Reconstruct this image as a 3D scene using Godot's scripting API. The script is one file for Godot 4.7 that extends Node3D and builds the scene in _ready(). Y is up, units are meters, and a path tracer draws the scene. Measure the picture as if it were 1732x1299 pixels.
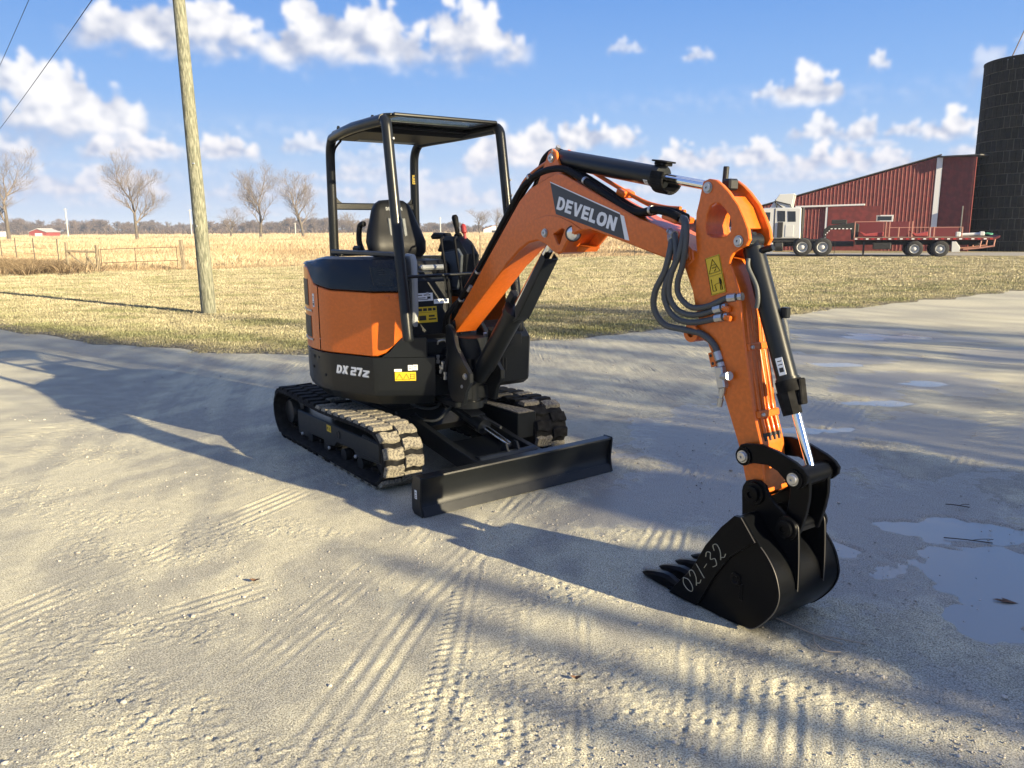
extends Node3D

# ------------------------------------------------------------------ mesh builder
class MB:
	var v := PackedVector3Array()
	var n := PackedVector3Array()
	var c := PackedColorArray()
	var uv := PackedVector2Array()
	var col := Color(1, 1, 1)
	var colored := false
	func tri(a: Vector3, b: Vector3, d: Vector3, na: Vector3, nb: Vector3, nd: Vector3) -> void:
		var g := (b - a).cross(d - a)
		if g.length_squared() < 1e-16:
			return
		if g.dot(na + nb + nd) > 0.0:
			v.append(a); v.append(d); v.append(b)
			n.append(na); n.append(nd); n.append(nb)
		else:
			v.append(a); v.append(b); v.append(d)
			n.append(na); n.append(nb); n.append(nd)
		if colored:
			c.append(col); c.append(col); c.append(col)
	func flat(a: Vector3, b: Vector3, d: Vector3, out: Vector3) -> void:
		var g := (b - a).cross(d - a)
		if g.length_squared() < 1e-16:
			return
		g = g.normalized()
		if g.dot(out) < 0.0:
			g = -g
		tri(a, b, d, g, g, g)
	func quad(a: Vector3, b: Vector3, d: Vector3, e: Vector3, out: Vector3) -> void:
		flat(a, b, d, out)
		flat(a, d, e, out)
	# box with chamfered edges
	func box(p: Vector3, s: Vector3, bev := 0.0, bas := Basis.IDENTITY) -> void:
		var h := s * 0.5
		bev = minf(bev, minf(h.x, minf(h.y, h.z)) * 0.8)
		var i := h - Vector3(bev, bev, bev)
		for ax in 3:
			for sg in [-1.0, 1.0]:
				var u := (ax + 1) % 3
				var w := (ax + 2) % 3
				var q: Array[Vector3] = []
				for k in [[-1, -1], [1, -1], [1, 1], [-1, 1]]:
					var t := Vector3.ZERO
					t[ax] = sg * h[ax]; t[u] = k[0] * i[u]; t[w] = k[1] * i[w]
					q.append(p + bas * t)
				var o := Vector3.ZERO
				o[ax] = sg
				quad(q[0], q[1], q[2], q[3], bas * o)
		if bev <= 0.0:
			return
		for ax in 3:
			var u2 := (ax + 1) % 3
			var w2 := (ax + 2) % 3
			for su in [-1.0, 1.0]:
				for sw in [-1.0, 1.0]:
					var q2: Array[Vector3] = []
					for k in [[-1, 0], [1, 0], [1, 1], [-1, 1]]:
						var t2 := Vector3.ZERO
						t2[ax] = k[0] * i[ax]
						t2[u2] = su * (h[u2] if k[1] == 0 else i[u2])
						t2[w2] = sw * (i[w2] if k[1] == 0 else h[w2])
						q2.append(p + bas * t2)
					var o2 := Vector3.ZERO
					o2[u2] = su; o2[w2] = sw
					quad(q2[0], q2[1], q2[2], q2[3], bas * o2)
		for sx in [-1.0, 1.0]:
			for sy in [-1.0, 1.0]:
				for sz in [-1.0, 1.0]:
					var o3 := Vector3(sx, sy, sz)
					flat(p + bas * (o3 * Vector3(h.x, i.y, i.z)), p + bas * (o3 * Vector3(i.x, h.y, i.z)), p + bas * (o3 * Vector3(i.x, i.y, h.z)), bas * o3)
	# grid of rows; corner normals are averaged over faces that meet at less than ang degrees
	func grid(rows: Array, wrap := false, ang := 35.0, out := Vector3.ZERO) -> void:
		var nr := rows.size()
		var nc: int = rows[0].size()
		var fc := nc if wrap else nc - 1
		var fnn := []
		for r in nr - 1:
			var l := PackedVector3Array()
			for k in fc:
				var a: Vector3 = rows[r][k]
				var b: Vector3 = rows[r][(k + 1) % nc]
				var d: Vector3 = rows[r + 1][(k + 1) % nc]
				var e: Vector3 = rows[r + 1][k]
				var g := (d - a).cross(e - b)
				l.append(g.normalized() if g.length_squared() > 1e-18 else Vector3.ZERO)
			fnn.append(l)
		var flip := 1.0
		if out != Vector3.ZERO:
			var s := 0.0
			for r in nr - 1:
				for k in fc:
					s += fnn[r][k].dot(out)
			if s < 0.0:
				flip = -1.0
		var ca := cos(deg_to_rad(ang))
		for r in nr - 1:
			for k in fc:
				var f: Vector3 = fnn[r][k]
				if f == Vector3.ZERO:
					continue
				var pn: Array[Vector3] = []
				for q in [[0, 0], [0, 1], [1, 1], [1, 0]]:
					var acc := Vector3.ZERO
					for dr in [q[0] - 1, q[0]]:
						for dk in [q[1] - 1, q[1]]:
							var rr: int = r + dr
							var kk: int = k + dk
							if wrap:
								kk = posmod(kk, fc)
							if rr < 0 or rr >= nr - 1 or kk < 0 or kk >= fc:
								continue
							var g2: Vector3 = fnn[rr][kk]
							if g2.dot(f) > ca:
								acc += g2
					pn.append((acc.normalized() if acc.length_squared() > 1e-12 else f) * flip)
				var a2: Vector3 = rows[r][k]
				var b2: Vector3 = rows[r][(k + 1) % nc]
				var d2: Vector3 = rows[r + 1][(k + 1) % nc]
				var e2: Vector3 = rows[r + 1][k]
				tri(a2, b2, d2, pn[0], pn[1], pn[2])
				tri(a2, d2, e2, pn[0], pn[2], pn[3])
	# cap of a polygon given in 3D, triangulated in the plane across the axis nearest to out
	func cap(pts: PackedVector3Array, out: Vector3) -> void:
		var ax := out.abs().max_axis_index()
		var p2 := PackedVector2Array()
		for p in pts:
			p2.append(Vector2(p[(ax + 1) % 3], p[(ax + 2) % 3]))
		var t := Geometry2D.triangulate_polygon(p2)
		for i in range(0, t.size(), 3):
			flat(pts[t[i]], pts[t[i + 1]], pts[t[i + 2]], out)
	# polygon in x-y, extruded from z0 to z1, edges chamfered by bev, holes allowed
	func prism(poly: Array, z0: float, z1: float, bev := 0.0, tf := Transform3D.IDENTITY, holes := [], ang := 30.0) -> void:
		var pl := poly.duplicate()
		if Geometry2D.is_polygon_clockwise(PackedVector2Array(pl)):
			pl.reverse()
		var loops := [pl]
		for h in holes:
			var hh: Array = h.duplicate()
			if not Geometry2D.is_polygon_clockwise(PackedVector2Array(hh)):
				hh.reverse()
			loops.append(hh)
		var ins := []
		for lp in loops:
			var rows := [[], [], [], []]
			var il := []
			var m: int = lp.size()
			for i in m:
				var a: Vector2 = lp[(i + m - 1) % m]
				var b: Vector2 = lp[i]
				var d: Vector2 = lp[(i + 1) % m]
				var e1 := (b - a).normalized()
				var e2 := (d - b).normalized()
				var nn := (Vector2(-e1.y, e1.x) + Vector2(-e2.y, e2.x))
				if nn.length() < 0.01:
					nn = Vector2(-e1.y, e1.x)
				nn = nn.normalized()
				var k := maxf(0.4, nn.dot(Vector2(-e1.y, e1.x)))
				var ip := b + nn * (bev / k)
				il.append(ip)
				rows[0].append(tf * Vector3(ip.x, ip.y, z0))
				rows[1].append(tf * Vector3(b.x, b.y, z0 + bev))
				rows[2].append(tf * Vector3(b.x, b.y, z1 - bev))
				rows[3].append(tf * Vector3(ip.x, ip.y, z1))
			ins.append(il)
			var sub: Array = rows if bev > 0.0 else [rows[1], rows[2]]
			# orient: outward is right of travel on a counter-clockwise loop
			var a0: Vector2 = lp[0]
			var b0: Vector2 = lp[1]
			var before := v.size()
			grid(sub, true, ang)
			var mid := tf.basis * Vector3((b0 - a0).y, -(b0 - a0).x, 0)
			# check the orientation on the first side face and flip all normals when they point inwards
			var g := Vector3.ZERO
			var fr := 1 if bev > 0.0 else 0
			var aa: Vector3 = sub[fr][0]
			var bb: Vector3 = sub[fr][1]
			var dd: Vector3 = sub[fr + 1][1]
			var ee: Vector3 = sub[fr + 1][0]
			g = (dd - aa).cross(ee - bb)
			if g.dot(mid) < 0.0:
				for q in range(before, v.size(), 3):
					for w in 3:
						n[q + w] = -n[q + w]
					var tv := v[q + 1]; v[q + 1] = v[q + 2]; v[q + 2] = tv
					var tn := n[q + 1]; n[q + 1] = n[q + 2]; n[q + 2] = tn
		var o: Array = ins[0].duplicate()
		for hi in range(1, ins.size()):
			var hl: Array = ins[hi]
			var best := 1e9
			var bi := 0
			var bj := 0
			for i in o.size():
				for j in hl.size():
					var dq: float = o[i].distance_squared_to(hl[j])
					if dq < best:
						best = dq; bi = i; bj = j
			var merged := []
			for i in bi + 1:
				merged.append(o[i])
			for j in hl.size() + 1:
				merged.append(hl[(bj + j) % hl.size()])
			for i in range(bi, o.size()):
				merged.append(o[i])
			o = merged
		var t := Geometry2D.triangulate_polygon(PackedVector2Array(o))
		if t.is_empty():
			print("triangulation failed ", poly.size())
		for i in range(0, t.size(), 3):
			for z in [z0, z1]:
				var zz: float = z
				flat(tf * Vector3(o[t[i]].x, o[t[i]].y, zz), tf * Vector3(o[t[i + 1]].x, o[t[i + 1]].y, zz), tf * Vector3(o[t[i + 2]].x, o[t[i + 2]].y, zz), tf.basis * Vector3(0, 0, -1 if zz == z0 else 1))
	# surface of revolution about the axis from p along dir; profile is [[distance, radius], ...]
	func lathe(p: Vector3, dir: Vector3, prof: Array, seg := 16, ang := 35.0) -> void:
		dir = dir.normalized()
		var u := dir.cross(Vector3.UP if absf(dir.y) < 0.9 else Vector3.RIGHT).normalized()
		var w := dir.cross(u)
		var rows := []
		for q in prof:
			var row := PackedVector3Array()
			for i in seg:
				var t := TAU * i / seg
				row.append(p + dir * q[0] + (u * cos(t) + w * sin(t)) * maxf(q[1], 0.00001))
			rows.append(row)
		var before := v.size()
		grid(rows, true, ang)
		# outward test over all faces
		var s := 0.0
		for q in range(before, v.size(), 3):
			var ce := (v[q] + v[q + 1] + v[q + 2]) / 3.0 - p
			s += (ce - dir * ce.dot(dir)).dot(n[q]) * 1.0
		if s < 0.0:
			for q in range(before, v.size(), 3):
				for k in 3:
					n[q + k] = -n[q + k]
				var tv := v[q + 1]; v[q + 1] = v[q + 2]; v[q + 2] = tv
				var tn := n[q + 1]; n[q + 1] = n[q + 2]; n[q + 2] = tn
	func cyl(a: Vector3, b: Vector3, r: float, seg := 16, bev := 0.0) -> void:
		var l := a.distance_to(b)
		if bev > 0.0:
			lathe(a, b - a, [[0, 0], [0, r - bev], [bev, r], [l - bev, r], [l, r - bev], [l, 0]], seg)
		else:
			lathe(a, b - a, [[0, 0], [0, r], [l, r], [l, 0]], seg)
	# tube along points; r a number or an array with one radius per point
	func tube(pts: Array, r, seg := 8, flatten := 1.0) -> void:
		var rows := []
		var m := pts.size()
		var up := Vector3.ZERO
		for i in m:
			var d: Vector3 = (pts[mini(i + 1, m - 1)] - pts[maxi(i - 1, 0)]).normalized()
			if up == Vector3.ZERO:
				up = d.cross(Vector3.UP if absf(d.y) < 0.9 else Vector3.RIGHT).normalized()
			up = (up - d * up.dot(d)).normalized()
			var w := d.cross(up)
			var rr: float = r[i] if r is Array else r
			var row := PackedVector3Array()
			for k in seg:
				var t := TAU * k / seg
				row.append(pts[i] + up * cos(t) * rr + w * sin(t) * rr * flatten)
			rows.append(row)
		var before := v.size()
		grid(rows, true, 80.0 if seg > 4 else 35.0)
		var a0: Vector3 = pts[0]
		var f := n[before].dot(v[before] - a0) if v.size() > before else 1.0
		if f < 0.0:
			for q in range(before, v.size(), 3):
				for k in 3:
					n[q + k] = -n[q + k]
				var tv := v[q + 1]; v[q + 1] = v[q + 2]; v[q + 2] = tv
				var tn := n[q + 1]; n[q + 1] = n[q + 2]; n[q + 2] = tn
		for e in [0, m - 1]:
			var o: Vector3 = pts[0] - pts[1] if e == 0 else pts[m - 1] - pts[m - 2]
			for k in seg:
				flat(pts[e], rows[e][k], rows[e][(k + 1) % seg], o)
	func mesh() -> ArrayMesh:
		var a := []
		a.resize(Mesh.ARRAY_MAX)
		a[Mesh.ARRAY_VERTEX] = v
		a[Mesh.ARRAY_NORMAL] = n
		if colored:
			a[Mesh.ARRAY_COLOR] = c
		if uv.size() == v.size() and v.size() > 0:
			a[Mesh.ARRAY_TEX_UV] = uv
		var m := ArrayMesh.new()
		m.add_surface_from_arrays(Mesh.PRIMITIVE_TRIANGLES, a)
		return m

func V(x: float, y: float, z: float) -> Vector3:
	return Vector3(x, y, z)

# Catmull-Rom through the points, k pieces per span
func smooth(p: Array, k := 6) -> Array:
	var o := []
	for i in p.size() - 1:
		var a: Vector3 = p[maxi(i - 1, 0)]
		var b: Vector3 = p[i]
		var c: Vector3 = p[i + 1]
		var d: Vector3 = p[mini(i + 2, p.size() - 1)]
		for j in k:
			var t := float(j) / k
			o.append(0.5 * (2.0 * b + (c - a) * t + (2.0 * a - 5.0 * b + 4.0 * c - d) * t * t + (3.0 * b - a - 3.0 * c + d) * t * t * t))
	o.append(p[p.size() - 1])
	return o

func part(called: String, mb, m: Material, parent: Node = null, label := "") -> MeshInstance3D:
	var o := MeshInstance3D.new()
	o.name = called
	o.mesh = mb if mb is Mesh else mb.mesh()
	o.material_override = m
	if label != "":
		o.set_meta("label", label)
	(parent if parent else self).add_child(o, true)
	return o

func tag(o: Node, label: String, category: String, group := "", kind := "") -> Node:
	if label != "":
		o.set_meta("label", label)
	if category != "":
		o.set_meta("category", category)
	if group != "":
		o.set_meta("group", group)
	if kind != "":
		o.set_meta("kind", kind)
	return o

var taken := {}
func numbered(called: String) -> String:
	if not taken.has(called):
		taken[called] = 0
		return called
	taken[called] += 1
	return "%s_%03d" % [called, taken[called]]

func thing(called: String, label: String, category: String, at := Vector3.ZERO, turn := 0.0, group := "") -> Node3D:
	var o := Node3D.new()
	o.name = numbered(called)
	add_child(o)
	o.position = at
	o.rotation.y = turn
	tag(o, label, category, group)
	return o

func solo(called: String, mb, m: Material, label: String, category: String, group := "", kind := "") -> MeshInstance3D:
	var o := part(numbered(called), mb, m)
	tag(o, label, category, group, kind)
	return o

func struct(called: String, mb, m: Material) -> MeshInstance3D:
	var o := part(numbered(called), mb, m)
	o.set_meta("kind", "structure")
	return o

# ------------------------------------------------------------------ materials
var M := {}
func lin(r: float, g: float, b: float) -> Color:
	return Color(r, g, b).linear_to_srgb()

func mat(key: String, c: Color, rough := 0.6, metal := 0.0) -> StandardMaterial3D:
	var m := StandardMaterial3D.new()
	m.albedo_color = c
	m.roughness = rough
	m.metallic = metal
	M[key] = m
	return m

func noise_img(seed_: int, freq: float, size := 512, oct := 4, lo := 0.0, hi := 1.0, ca := Color.BLACK, cb := Color.WHITE, gain := 0.5) -> Image:
	var f := FastNoiseLite.new()
	f.seed = seed_
	f.frequency = freq
	f.fractal_octaves = oct
	f.fractal_gain = gain
	f.noise_type = FastNoiseLite.TYPE_SIMPLEX_SMOOTH
	var im := f.get_seamless_image(size, size)
	im.convert(Image.FORMAT_L8)
	var d := im.get_data()
	var o := PackedByteArray()
	o.resize(size * size * 3)
	for i in size * size:
		var t := smoothstep(lo, hi, d[i] / 255.0)
		o[i * 3] = int(255.0 * lerpf(ca.r, cb.r, t))
		o[i * 3 + 1] = int(255.0 * lerpf(ca.g, cb.g, t))
		o[i * 3 + 2] = int(255.0 * lerpf(ca.b, cb.b, t))
	return Image.create_from_data(size, size, false, Image.FORMAT_RGB8, o)

func tex(im: Image) -> ImageTexture:
	im.generate_mipmaps()
	return ImageTexture.create_from_image(im)

func bump(im: Image, s := 2.0) -> ImageTexture:
	var b := im.duplicate()
	b.convert(Image.FORMAT_RGBA8)
	b.bump_map_to_normal_map(s)
	return tex(b)

func tri_map(m: StandardMaterial3D, scale_: float, world := false) -> void:
	m.uv1_triplanar = true
	m.uv1_world_triplanar = world
	m.uv1_scale = Vector3(scale_, scale_, scale_)
const BOOM := [Vector2(0.863, 1.091), Vector2(0.900, 1.017), Vector2(1.284, 1.308), Vector2(1.517, 1.485), Vector2(1.669, 1.584), Vector2(1.765, 1.630), Vector2(1.858, 1.644), Vector2(1.931, 1.625), Vector2(2.003, 1.583), Vector2(2.046, 1.571), Vector2(2.083, 1.581), Vector2(2.119, 1.627), Vector2(2.175, 1.675), Vector2(2.255, 1.700), Vector2(2.327, 1.702), Vector2(2.596, 1.638), Vector2(2.816, 1.582), Vector2(3.010, 1.538), Vector2(3.045, 1.566), Vector2(3.036, 1.608), Vector2(2.957, 1.665), Vector2(2.834, 1.714), Vector2(2.681, 1.755), Vector2(2.361, 1.885), Vector2(2.100, 1.992), Vector2(2.037, 2.011), Vector2(1.957, 1.994), Vector2(1.886, 1.972), Vector2(1.772, 1.938), Vector2(1.671, 1.872), Vector2(1.539, 1.744), Vector2(1.345, 1.556), Vector2(1.126, 1.337)]
const BOOM_HOLE := [Vector2(2.008, 1.682), Vector2(2.087, 1.714), Vector2(2.108, 1.706), Vector2(2.067, 1.623), Vector2(2.046, 1.626)]
const BOOM_PIN := [Vector2(1.933, 1.687), Vector2(2.992, 1.587)]
const DECAL := [Vector2(1.975, 1.960), Vector2(2.547, 1.778), Vector2(2.585, 1.655), Vector2(2.026, 1.790)]
const DECAL_WHITE := [Vector2(2.549, 1.778), Vector2(2.577, 1.769), Vector2(2.619, 1.650), Vector2(2.587, 1.655)]
const TEXTB := [Vector2(2.031, 1.817), Vector2(2.057, 1.887), Vector2(2.530, 1.751), Vector2(2.509, 1.696)]
const LAMP := [Vector2(2.121, 1.661), Vector2(2.176, 1.715)]
const EAR := [Vector2(3.078, 1.910), Vector2(3.113, 1.920), Vector2(3.152, 1.913), Vector2(3.189, 1.889), Vector2(3.223, 1.861), Vector2(3.277, 1.805), Vector2(3.312, 1.749), Vector2(3.337, 1.701), Vector2(3.347, 1.660), Vector2(3.332, 1.633), Vector2(3.289, 1.617), Vector2(3.264, 1.602), Vector2(3.253, 1.581), Vector2(3.245, 1.545), Vector2(3.224, 1.512), Vector2(3.183, 1.489), Vector2(3.135, 1.495), Vector2(3.092, 1.527), Vector2(3.061, 1.576), Vector2(3.046, 1.671), Vector2(3.044, 1.773), Vector2(3.059, 1.826), Vector2(3.070, 1.877)]
const EAR_HOLE := [Vector2(3.145, 1.814), Vector2(3.176, 1.812), Vector2(3.202, 1.793), Vector2(3.234, 1.760), Vector2(3.246, 1.724), Vector2(3.242, 1.691), Vector2(3.222, 1.673), Vector2(3.179, 1.666), Vector2(3.140, 1.668), Vector2(3.113, 1.681), Vector2(3.102, 1.719), Vector2(3.108, 1.765), Vector2(3.124, 1.802)]
const STICK := [Vector2(3.054, 1.605), Vector2(3.232, 1.570), Vector2(3.263, 1.533), Vector2(3.301, 1.446), Vector2(3.321, 1.374), Vector2(3.345, 1.243), Vector2(3.401, 0.999), Vector2(3.415, 0.934), Vector2(3.465, 0.794), Vector2(3.500, 0.586), Vector2(3.450, 0.539), Vector2(3.404, 0.562), Vector2(3.392, 0.602), Vector2(3.339, 0.766), Vector2(3.235, 0.993), Vector2(3.176, 1.129), Vector2(3.139, 1.196), Vector2(3.110, 1.209), Vector2(3.046, 1.202), Vector2(3.016, 1.218), Vector2(3.009, 1.234), Vector2(3.021, 1.260), Vector2(3.060, 1.275), Vector2(3.085, 1.286), Vector2(3.056, 1.354), Vector2(3.034, 1.431), Vector2(2.986, 1.523), Vector2(2.947, 1.563), Vector2(2.946, 1.603), Vector2(2.981, 1.628)]
const STICK_PINS := [Vector2(3.110, 1.882), Vector2(3.293, 1.652), Vector2(3.057, 1.235)]
const STICK_DECAL := [Vector2(3.109, 1.572), Vector2(3.189, 1.595), Vector2(3.238, 1.435), Vector2(3.156, 1.406)]
const LINKPINS := [Vector2(3.406, 0.734), Vector2(3.663, 0.698)]
const LINK := [Vector2(3.375, 0.731), Vector2(3.370, 0.759), Vector2(3.382, 0.781), Vector2(3.410, 0.792), Vector2(3.487, 0.804), Vector2(3.574, 0.793), Vector2(3.662, 0.766), Vector2(3.702, 0.746), Vector2(3.723, 0.724), Vector2(3.720, 0.694), Vector2(3.695, 0.667), Vector2(3.656, 0.656), Vector2(3.617, 0.681), Vector2(3.577, 0.710), Vector2(3.529, 0.723), Vector2(3.462, 0.715), Vector2(3.406, 0.701)]
const BLINK := [Vector2(3.620, 0.704), Vector2(3.669, 0.722), Vector2(3.701, 0.705), Vector2(3.707, 0.664), Vector2(3.708, 0.616), Vector2(3.699, 0.550), Vector2(3.673, 0.453), Vector2(3.625, 0.432), Vector2(3.597, 0.455), Vector2(3.604, 0.518), Vector2(3.614, 0.584), Vector2(3.616, 0.641)]
const BPINS := [Vector2(3.460, 0.566), Vector2(3.633, 0.462)]
const BEAR := [Vector2(3.389, 0.557), Vector2(3.393, 0.581), Vector2(3.410, 0.609), Vector2(3.442, 0.622), Vector2(3.479, 0.627), Vector2(3.511, 0.613), Vector2(3.528, 0.582), Vector2(3.561, 0.547), Vector2(3.603, 0.524), Vector2(3.644, 0.505), Vector2(3.674, 0.489), Vector2(3.686, 0.462), Vector2(3.697, 0.317), Vector2(3.700, 0.202), Vector2(3.654, 0.235), Vector2(3.573, 0.326), Vector2(3.460, 0.383), Vector2(3.400, 0.416)]
const BUCKET := [Vector2(3.456, 0.471), Vector2(3.493, 0.475), Vector2(3.571, 0.388), Vector2(3.625, 0.346), Vector2(3.668, 0.291), Vector2(3.691, 0.230), Vector2(3.698, 0.180), Vector2(3.680, 0.117), Vector2(3.635, 0.052), Vector2(3.577, -0.007), Vector2(3.535, -0.016), Vector2(3.436, -0.036), Vector2(3.283, -0.024), Vector2(3.161, -0.034), Vector2(3.096, -0.025), Vector2(3.126, 0.023), Vector2(3.228, 0.143), Vector2(3.304, 0.286), Vector2(3.389, 0.400)]
const BCUT := [Vector2(3.456, 0.471), Vector2(3.493, 0.475), Vector2(3.571, 0.388), Vector2(3.519, 0.347), Vector2(3.437, 0.270), Vector2(3.361, 0.154), Vector2(3.298, 0.029), Vector2(3.266, -0.022), Vector2(3.161, -0.034), Vector2(3.096, -0.025), Vector2(3.126, 0.023), Vector2(3.228, 0.143), Vector2(3.304, 0.286), Vector2(3.389, 0.400)]
const TOOTH := [Vector2(2.879, -0.059), Vector2(2.968, 0.001), Vector2(3.055, 0.013), Vector2(3.072, -0.020), Vector2(3.054, -0.055), Vector2(2.979, -0.064)]
const BTEXT := [Vector2(3.202, 0.041), Vector2(3.426, 0.332)]
const ARMCYL := [Vector2(1.965, 2.085), Vector2(2.028, 2.071), Vector2(2.772, 1.925), Vector2(3.088, 1.878)]
const BUCCYL := [Vector2(3.285, 1.641), Vector2(3.310, 1.591), Vector2(3.500, 1.079), Vector2(3.643, 0.710)]
const BOOMCYL := [Vector2(1.818, 1.680), Vector2(1.559, 1.379), Vector2(1.009, 0.734)]
const SWING := [Vector2(1.164, 0.938), Vector2(1.284, 0.769), Vector2(1.237, 0.655), Vector2(1.023, 0.603), Vector2(0.912, 0.618), Vector2(0.861, 0.769), Vector2(0.929, 1.032), Vector2(1.024, 1.041)]
const CLOUDS := [[-21.81, 12.00, 5.74, 3.37, 1.00], [-11.30, 11.95, 5.44, 4.16, 1.00], [-2.93, 12.19, 4.04, 3.81, 1.00], [-30.28, 8.41, 3.20, 2.12, 0.95], [-27.84, 6.48, 4.19, 4.53, 1.00], [-31.61, 4.59, 1.66, 1.35, 0.80], [-24.92, 5.06, 2.82, 1.58, 1.00], [-19.28, 5.22, 2.18, 1.71, 1.00], [-27.89, 2.75, 5.56, 2.00, 0.80], [-13.75, 5.57, 1.94, 1.30, 0.75], [-9.68, 3.66, 2.84, 1.50, 0.50], [-5.61, 2.13, 5.40, 2.14, 0.60], [0.79, 4.77, 4.26, 3.22, 1.00], [6.16, 6.12, 2.97, 1.94, 1.00], [7.89, 11.81, 1.19, 0.72, 0.60], [12.76, 11.21, 1.02, 0.82, 0.70], [23.92, 10.02, 0.63, 0.95, 0.85], [17.38, 8.62, 1.12, 1.01, 0.75], [19.95, 8.62, 2.17, 2.54, 1.00], [21.47, 6.01, 2.60, 1.56, 0.90], [23.40, 6.06, 0.78, 1.51, 0.90], [25.96, 5.92, 1.42, 0.92, 0.85], [28.51, 5.70, 1.76, 1.52, 1.00], [17.04, 4.46, 1.90, 1.44, 0.95], [11.57, 4.37, 3.20, 1.56, 0.95], [21.32, 4.24, 2.17, 1.71, 1.00], [24.76, 4.04, 1.98, 1.31, 0.90], [18.80, 3.34, 3.37, 0.95, 0.50], [24.72, 3.46, 2.24, 0.66, 0.60], [4.43, 3.61, 3.74, 1.20, 0.50], [-17.06, 2.43, 4.40, 1.16, 0.50], [-9.63, 4.84, 2.83, 1.17, 0.40], [-26.99, 1.78, 2.34, 0.84, 0.35], [13.82, 2.67, 3.95, 0.79, 0.35], [2.77, 2.41, 2.93, 0.89, 0.40], [30.66, 4.34, 2.46, 1.20, 0.70], [30.81, 8.99, 1.81, 2.57, 0.50]]
const TK_CAB := [Vector2(-3.61, 2.22), Vector2(-3.41, 2.62), Vector2(-3.12, 2.86), Vector2(-1.19, 2.85), Vector2(-1.08, 1.08), Vector2(-3.56, 1.09)]
const TK_FAIR := [Vector2(-2.83, 2.91), Vector2(-2.34, 3.60), Vector2(-1.55, 3.61), Vector2(-1.66, 2.89)]
const TK_WIN := [Vector2(-3.25, 1.99), Vector2(-3.23, 2.44), Vector2(-3.11, 2.60), Vector2(-2.77, 2.59), Vector2(-2.78, 2.12), Vector2(-2.90, 1.99)]
const TK_WIN2 := [Vector2(-2.40, 2.67), Vector2(-1.98, 2.66), Vector2(-1.95, 2.07), Vector2(-2.36, 2.07), Vector2(-1.85, 2.64), Vector2(-1.43, 2.63), Vector2(-1.39, 2.06), Vector2(-1.81, 2.06)]
const TK_WHEELS := [Vector2(-0.97, 0.62), Vector2(0.09, 0.62), Vector2(-0.94, 0.15), Vector2(4.69, 0.52), Vector2(5.92, 0.51), Vector2(4.73, 0.11)]
const TK_DECK := [Vector2(1.62, 1.17), Vector2(1.63, 1.02), Vector2(8.49, 1.27), Vector2(8.51, 1.13), Vector2(7.55, 1.19)]
const TK_NECK := [Vector2(0.12, 1.25), Vector2(0.09, 1.65), Vector2(0.34, 1.83), Vector2(1.66, 1.99), Vector2(1.68, 1.66), Vector2(0.39, 1.63), Vector2(0.21, 1.25)]
const TK_BOX := [Vector2(0.48, 2.16), Vector2(1.25, 2.16), Vector2(1.26, 1.95), Vector2(0.50, 1.96)]
const TK_RAILS := [Vector2(1.64, 2.03), Vector2(3.23, 2.02), Vector2(4.48, 2.06), Vector2(3.43, 2.04), Vector2(6.84, 1.71), Vector2(1.70, 1.17), Vector2(3.30, 1.62), Vector2(6.89, 1.21)]
const TK_MISC := [Vector2(1.96, 1.42), Vector2(3.12, 1.46), Vector2(4.44, 1.52), Vector2(5.25, 1.54), Vector2(5.27, 1.22), Vector2(6.65, 1.40), Vector2(7.39, 1.40), Vector2(6.43, 0.95), Vector2(6.82, 0.40), Vector2(7.61, 0.61), Vector2(8.43, 0.74), Vector2(7.98, 1.32)]
const TK_TANK := [Vector2(-3.03, 0.82), Vector2(-2.60, 0.50), Vector2(-2.10, 0.95), Vector2(-2.07, 0.46)]
const TK_MAST := [Vector2(-1.94, 1.89), Vector2(-1.47, 1.22), Vector2(-3.25, 1.18)]
const BARN := [Vector2(-0.36, 6.30), Vector2(-9.19, 3.90), Vector2(-11.83, 3.27), Vector2(-0.63, 6.20), Vector2(1.73, 6.11), Vector2(-0.31, 1.76), Vector2(-9.08, 3.20), Vector2(-4.56, 3.27), Vector2(-6.97, 3.10), Vector2(-3.70, 2.50), Vector2(-2.78, 2.19)]

func _ready() -> void:
	var cam := Camera3D.new()
	cam.name = "camera"
	cam.position = V(0, 1.705, 0)
	cam.rotation = V(-atan((649.5 - 389.0) / 1328.0), 0, -0.0065)
	cam.fov = rad_to_deg(2.0 * atan(649.5 / 1328.0))
	cam.near = 0.05
	cam.far = 4000.0
	add_child(cam)
	cam.current = true
	var we := WorldEnvironment.new()
	we.name = "environment"
	var env := Environment.new()
	env.background_mode = Environment.BG_SKY
	env.background_energy_multiplier = 0.335
	env.sky = build_sky()
	env.tonemap_mode = Environment.TONE_MAPPER_LINEAR
	env.tonemap_exposure = 3.35
	env.sdfgi_enabled = true
	env.ssao_enabled = true
	env.ssil_enabled = true
	env.fog_enabled = true
	env.fog_density = 0.00042
	env.fog_light_color = Color(0.72, 0.78, 0.88)
	we.environment = env
	add_child(we)
	var sun := DirectionalLight3D.new()
	sun.name = "sun"
	sun.light_energy = 1.6
	sun.light_color = Color(1.0, 0.925, 0.76)
	sun.light_angular_distance = 0.5
	sun.shadow_enabled = true
	var el := deg_to_rad(16.8)
	var sd := V(0.805 * cos(el), sin(el), 0.593 * cos(el))
	add_child(sun)
	sun.look_at_from_position(sd * 50.0, Vector3.ZERO, Vector3.UP)
	build_setting()
	build_excavator()
	build_background()

# ------------------------------------------------------------------ mini excavator
# local frame of the machine: x forward, y up, z to the operator's right, origin on the swing axis at the ground
const BC := 0.03   # sideways offset of the boom's centre plane

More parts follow.
